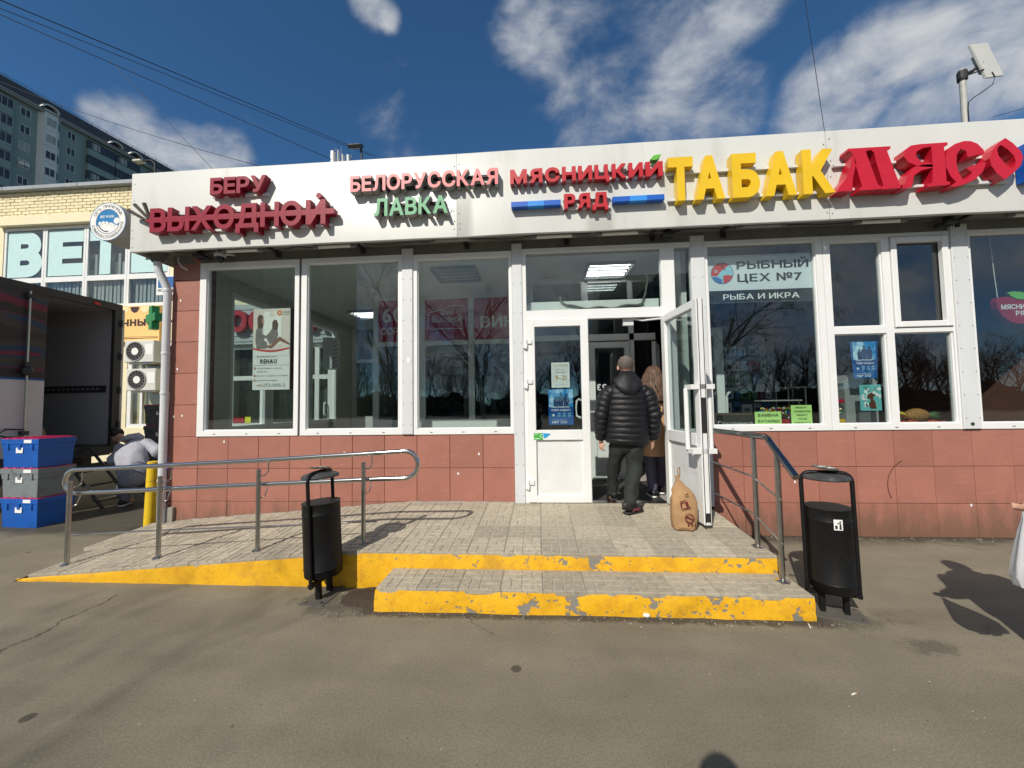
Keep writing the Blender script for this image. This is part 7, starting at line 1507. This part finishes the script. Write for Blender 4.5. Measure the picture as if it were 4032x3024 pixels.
# ---- worker bending over the totes
t = thing('person', 'worker in grey hoodie bending over totes behind the yellow bollard', 'person', (-2.3, 1.25, 0)); body = MB(); hip = ppx(290, 1022, 1.18); sh = ppx(291, 966, 1.48); dtor = (sh-hip).normalized()
hc = ppx(252, 940, 1.66); Th = head(body, hc, (-.25, .75, -.55), (-.2, .6, .8), .98); limb(body, [sh+Vector((-.03, .04, .03)), hc], [.055, .05]); limb(body, [sh, sh.lerp(hip, .5), hip], [(.17, .10), (.15, .11), (.155, .12)], 16)
RA = [ppx(320, 960, 1.46), ppx(342, 978, 1.38), ppx(352, 994, 1.56)]; LA = [ppx(259, 972, 1.46), ppx(248, 998, 1.40), ppx(285, 1012, 1.80)]
for A_ in (RA, LA): limb(body, A_, [.05, .04, .03]); hand(body, A_[2], (A_[2]-A_[1]), (0, .3, -1), 1, .95, .8)
LL = [hip+Vector((-.11, .02, -.04)), ppx(266, 1055, 1.28), Vector((-2.30, 1.16, .09))]; RL = [hip+Vector((.12, .02, -.04)), ppx(318, 1056, 1.44), Vector((-1.98, 1.36, .10))]
for A_ in (LL, RL): limb(body, A_, [.085, .06, .042]); limb(body, [A_[2], A_[2]+Vector((-.02, .14, -.045))], [.042, .028])
remeshed(body, .009, SKIN, 'body', t); eyes(Th, t, .98)
HO = M('hoodie_grey', S(162, 164, 174), .85, var=.14, vs_=10, bump=.9, bs=14); jm = MB(); limb(jm, [hip-dtor*.09, hip+dtor*.03, hip.lerp(sh, .5)+Vector((0, -.05, .05)), sh+Vector((0, -.01, .0)), sh+dtor*.08+Vector((-.03, 0, .01))], [(.19, .15), (.205, .165), (.215, .165), (.195, .125), (.09, .08)], 30, 8)
for A_ in (RA, LA): limb(jm, [A_[0]-(A_[1]-A_[0])*.15, A_[0].lerp(A_[1], .5), A_[1], A_[1].lerp(A_[2], .85)], [.085, .082, .074, .055], 20, 7)
jm.warp(wrinkle(.030, 7., 1.)); jm.build('hoodie', HO, t, smooth=180); hem = MB(); limb(hem, [hip-dtor*.10, hip-dtor*.06], [(.192, .152), (.20, .16)], 28, 2); hem.warp(wrinkle(.02, 7., 1.)); hem.build('hem', M('hoodie_hem', S(128, 130, 140), .85), t, smooth=180); hm = MB(); hm.loft([sh+Vector((-.14, -.10, .12)), sh+Vector((-.10, -.02, .17)), sh+Vector((-.02, .06, .18)), sh+Vector((.07, .08, .15))], [(.03, .03), (.085, .05), (.085, .055), (.03, .03)], ref=(0, 1, .3), n=16); hm.warp(wrinkle(.014, 9.)); hm.build('hood', HO, t, smooth=180)
tm = MB()
for A_ in (LL, RL): limb(tm, [A_[0]+Vector((0, 0, .08)), A_[0], A_[1], A_[2]+Vector((0, 0, .03))], [(.12, .13), (.115, .125), (.082, .088), (.066, .07)], 18, 6)
limb(tm, [hip+Vector((0, 0, .06)), hip+Vector((0, -.02, -.06))], [(.19, .14), (.175, .14)], 18, 2); tm.warp(wrinkle(.012, 8.)); tm.build('trousers', M('track_trousers', S(104, 108, 122), .85, var=.1), t, smooth=180); shoe(t, (-2.29, 1.09, .0), (-2.39, 1.32, .0), M('shoe_dark', (.02, .02, .022)), PAPERW, .048, .09); shoe(t, (-1.97, 1.28, .03), (-1.98, 1.53, .0), M('shoe_dark', (.02, .02, .022)), PAPERW, .048, .09)
hm = MB(); hm.ball((0, -.018, .03), (.088, .105, .096), 22, 14); hm.f = [f_ for f_ in hm.f if all(hm.v[i][1] < .05 and hm.v[i][2] > -.06 for i in f_)]; hm.m = [0]*len(hm.f); hm.warp(lambda v: v*(1+.06*noise.noise(v*40))).xf(Th).build('hair', M('hair_black', (.012, .010, .010), .6), t, smooth=180)
# ---- passer-by at the right picture edge (only hand and bag in frame) and the photographer (only the shadow in frame)
def stander(label, x, y, hgt, facing, arms, coat, hair_m, trous):
    t = thing('person', label, 'person', (x, y, 0)); body = MB(); k = hgt/1.75; f = Vector((cos(facing), sin(facing), 0)); sd = Vector((f.y, -f.x, 0)); P = lambda a, b, z: Vector((x, y, 0))+sd*a*k+f*b*k+Vector((0, 0, z*k))
    Th = head(body, P(0, .03, 1.63), f, UP, k); limb(body, [P(0, 0, 1.57), P(0, 0, 1.46)], [.05, .055]); limb(body, [P(0, 0, 1.42), P(0, 0, 1.2), P(0, 0, .95)], [(.17, .1), (.16, .1), (.16, .11)], 16)
    for A_, cu in arms: limb(body, A_, [.048, .038, .027]); hand(body, A_[2], (A_[2]-A_[1]), f*.3+Vector((0, 0, -.6)) if abs((A_[2]-A_[1]).normalized().z) < .6 else f, 1, .95, cu)
    for s_ in (-1, 1): limb(body, [P(s_*.09, 0, .92), P(s_*.1, .02, .5), P(s_*.11, 0, .1)], [.085, .058, .042]); limb(body, [P(s_*.11, 0, .08), P(s_*.12, .13, .04)], [.04, .028])
    remeshed(body, .009, SKIN, 'body', t); eyes(Th, t, k); jm = MB(); limb(jm, [P(0, 0, .82), P(0, 0, 1.0), P(0, 0, 1.25), P(0, 0, 1.42), P(0, 0, 1.49)], [(.2, .2), (.21, .19), (.215, .18), (.19, .14), (.08, .08)], 24, 5)
    for A_, cu in arms: limb(jm, [A_[0], A_[1], A_[1].lerp(A_[2], .9)], [.08, .066, .05], 16, 5)
    jm.warp(wrinkle(.010, 7., x)); jm.build('jacket', coat, t, smooth=180); tm = MB()
    for s_ in (-1, 1): limb(tm, [P(s_*.09, 0, .92), P(s_*.1, .02, .5), P(s_*.11, 0, .12)], [.105, .08, .07], 16, 5); shoe(t, P(s_*.11, -.07, 0), P(s_*.13, .2, 0), M('shoe_dark', (.02, .02, .022)), DARK)
    tm.build('trousers', trous, t, smooth=180)
    hm = MB(); hm.ball((0, -.018, .03), (.083, .1, .093), 20, 14); hm.f = [f_ for f_ in hm.f if all(hm.v[i][1] < .05 and hm.v[i][2] > -.06 for i in f_)]; hm.m = [0]*len(hm.f); hm.v = [tuple(Vector(v)*k) for v in hm.v]; hm.xf(Th).build('hair', hair_m, t, smooth=180); return t
hp = ppx(2206, 1100, -2.30)
px, py = hp.x+.36, -2.42
stander('passer-by at the right picture edge carrying a white plastic bag', px, py, 1.66, radians(100), [([Vector((px-.19, py, 1.33)), Vector((px-.24, py-.02, 1.14)), Vector((hp.x+.055, -2.33, hp.z+.06))], 1.45), ([Vector((px+.19, py, 1.33)), Vector((px+.26, py, 1.08)), Vector((px+.25, py+.05, .85))], .6)], M('dark_coat', (.03, .03, .04), .8), M('hair_dark', (.02, .015, .012), .6), TR)
PLB = bpy.data.materials.new('white_plastic_film'); PLB.use_nodes = True; b_ = PLB.node_tree.nodes['Principled BSDF']; b_.inputs['Base Color'].default_value = (.78, .79, .82, 1); b_.inputs['Roughness'].default_value = .3; b_.inputs['Transmission Weight'].default_value = .25; b_.inputs['Alpha'].default_value = .72
hb = (hp.x+.01, -2.31, hp.z-.02); t = thing('plastic_bag', 'thin white plastic carrier bag hanging from the passer-by hand', 'bag', (hb[0]+.05, hb[1], hb[2]-.40)); mb = MB()
def bagw(p, i, j): return p+Vector((.014*sin(j*2.3+i*.2), .012*sin(j*1.7), .006*noise.noise(p*14)))*min(1, i/4)
mb.loft([(hb[0]+.0, hb[1], hb[2]+.01), (hb[0]+.005, hb[1], hb[2]-.03), (hb[0]+.015, hb[1], hb[2]-.09), (hb[0]+.03, hb[1], hb[2]-.16), (hb[0]+.045, hb[1], hb[2]-.24), (hb[0]+.055, hb[1], hb[2]-.31), (hb[0]+.06, hb[1], hb[2]-.37), (hb[0]+.065, hb[1], hb[2]-.40)], [(.012, .012), (.02, .018), (.045, .035), (.075, .05), (.105, .065), (.125, .075), (.11, .07), (.03, .03)], n=26, fn=bagw); mb.build('bag_film', PLB, t, smooth=180)
phx, phy = 4.10, -4.665
stander('photographer behind the viewpoint whose head shadow shows at bottom edge', phx, phy-.02, 1.77, radians(85), [([Vector((phx-.2, phy-.03, 1.42)), Vector((phx-.28, phy+.02, 1.16)), Vector((phx-.12, phy+.10, 1.24))], .9), ([Vector((phx+.2, phy-.03, 1.42)), Vector((phx+.30, phy-.05, 1.16)), Vector((phx+.22, phy+.05, 1.30))], .9)], M('navy_coat', (.03, .035, .05), .8), M('hair_dark', (.02, .015, .012)), TR)
bpy.data.objects.remove(_to)
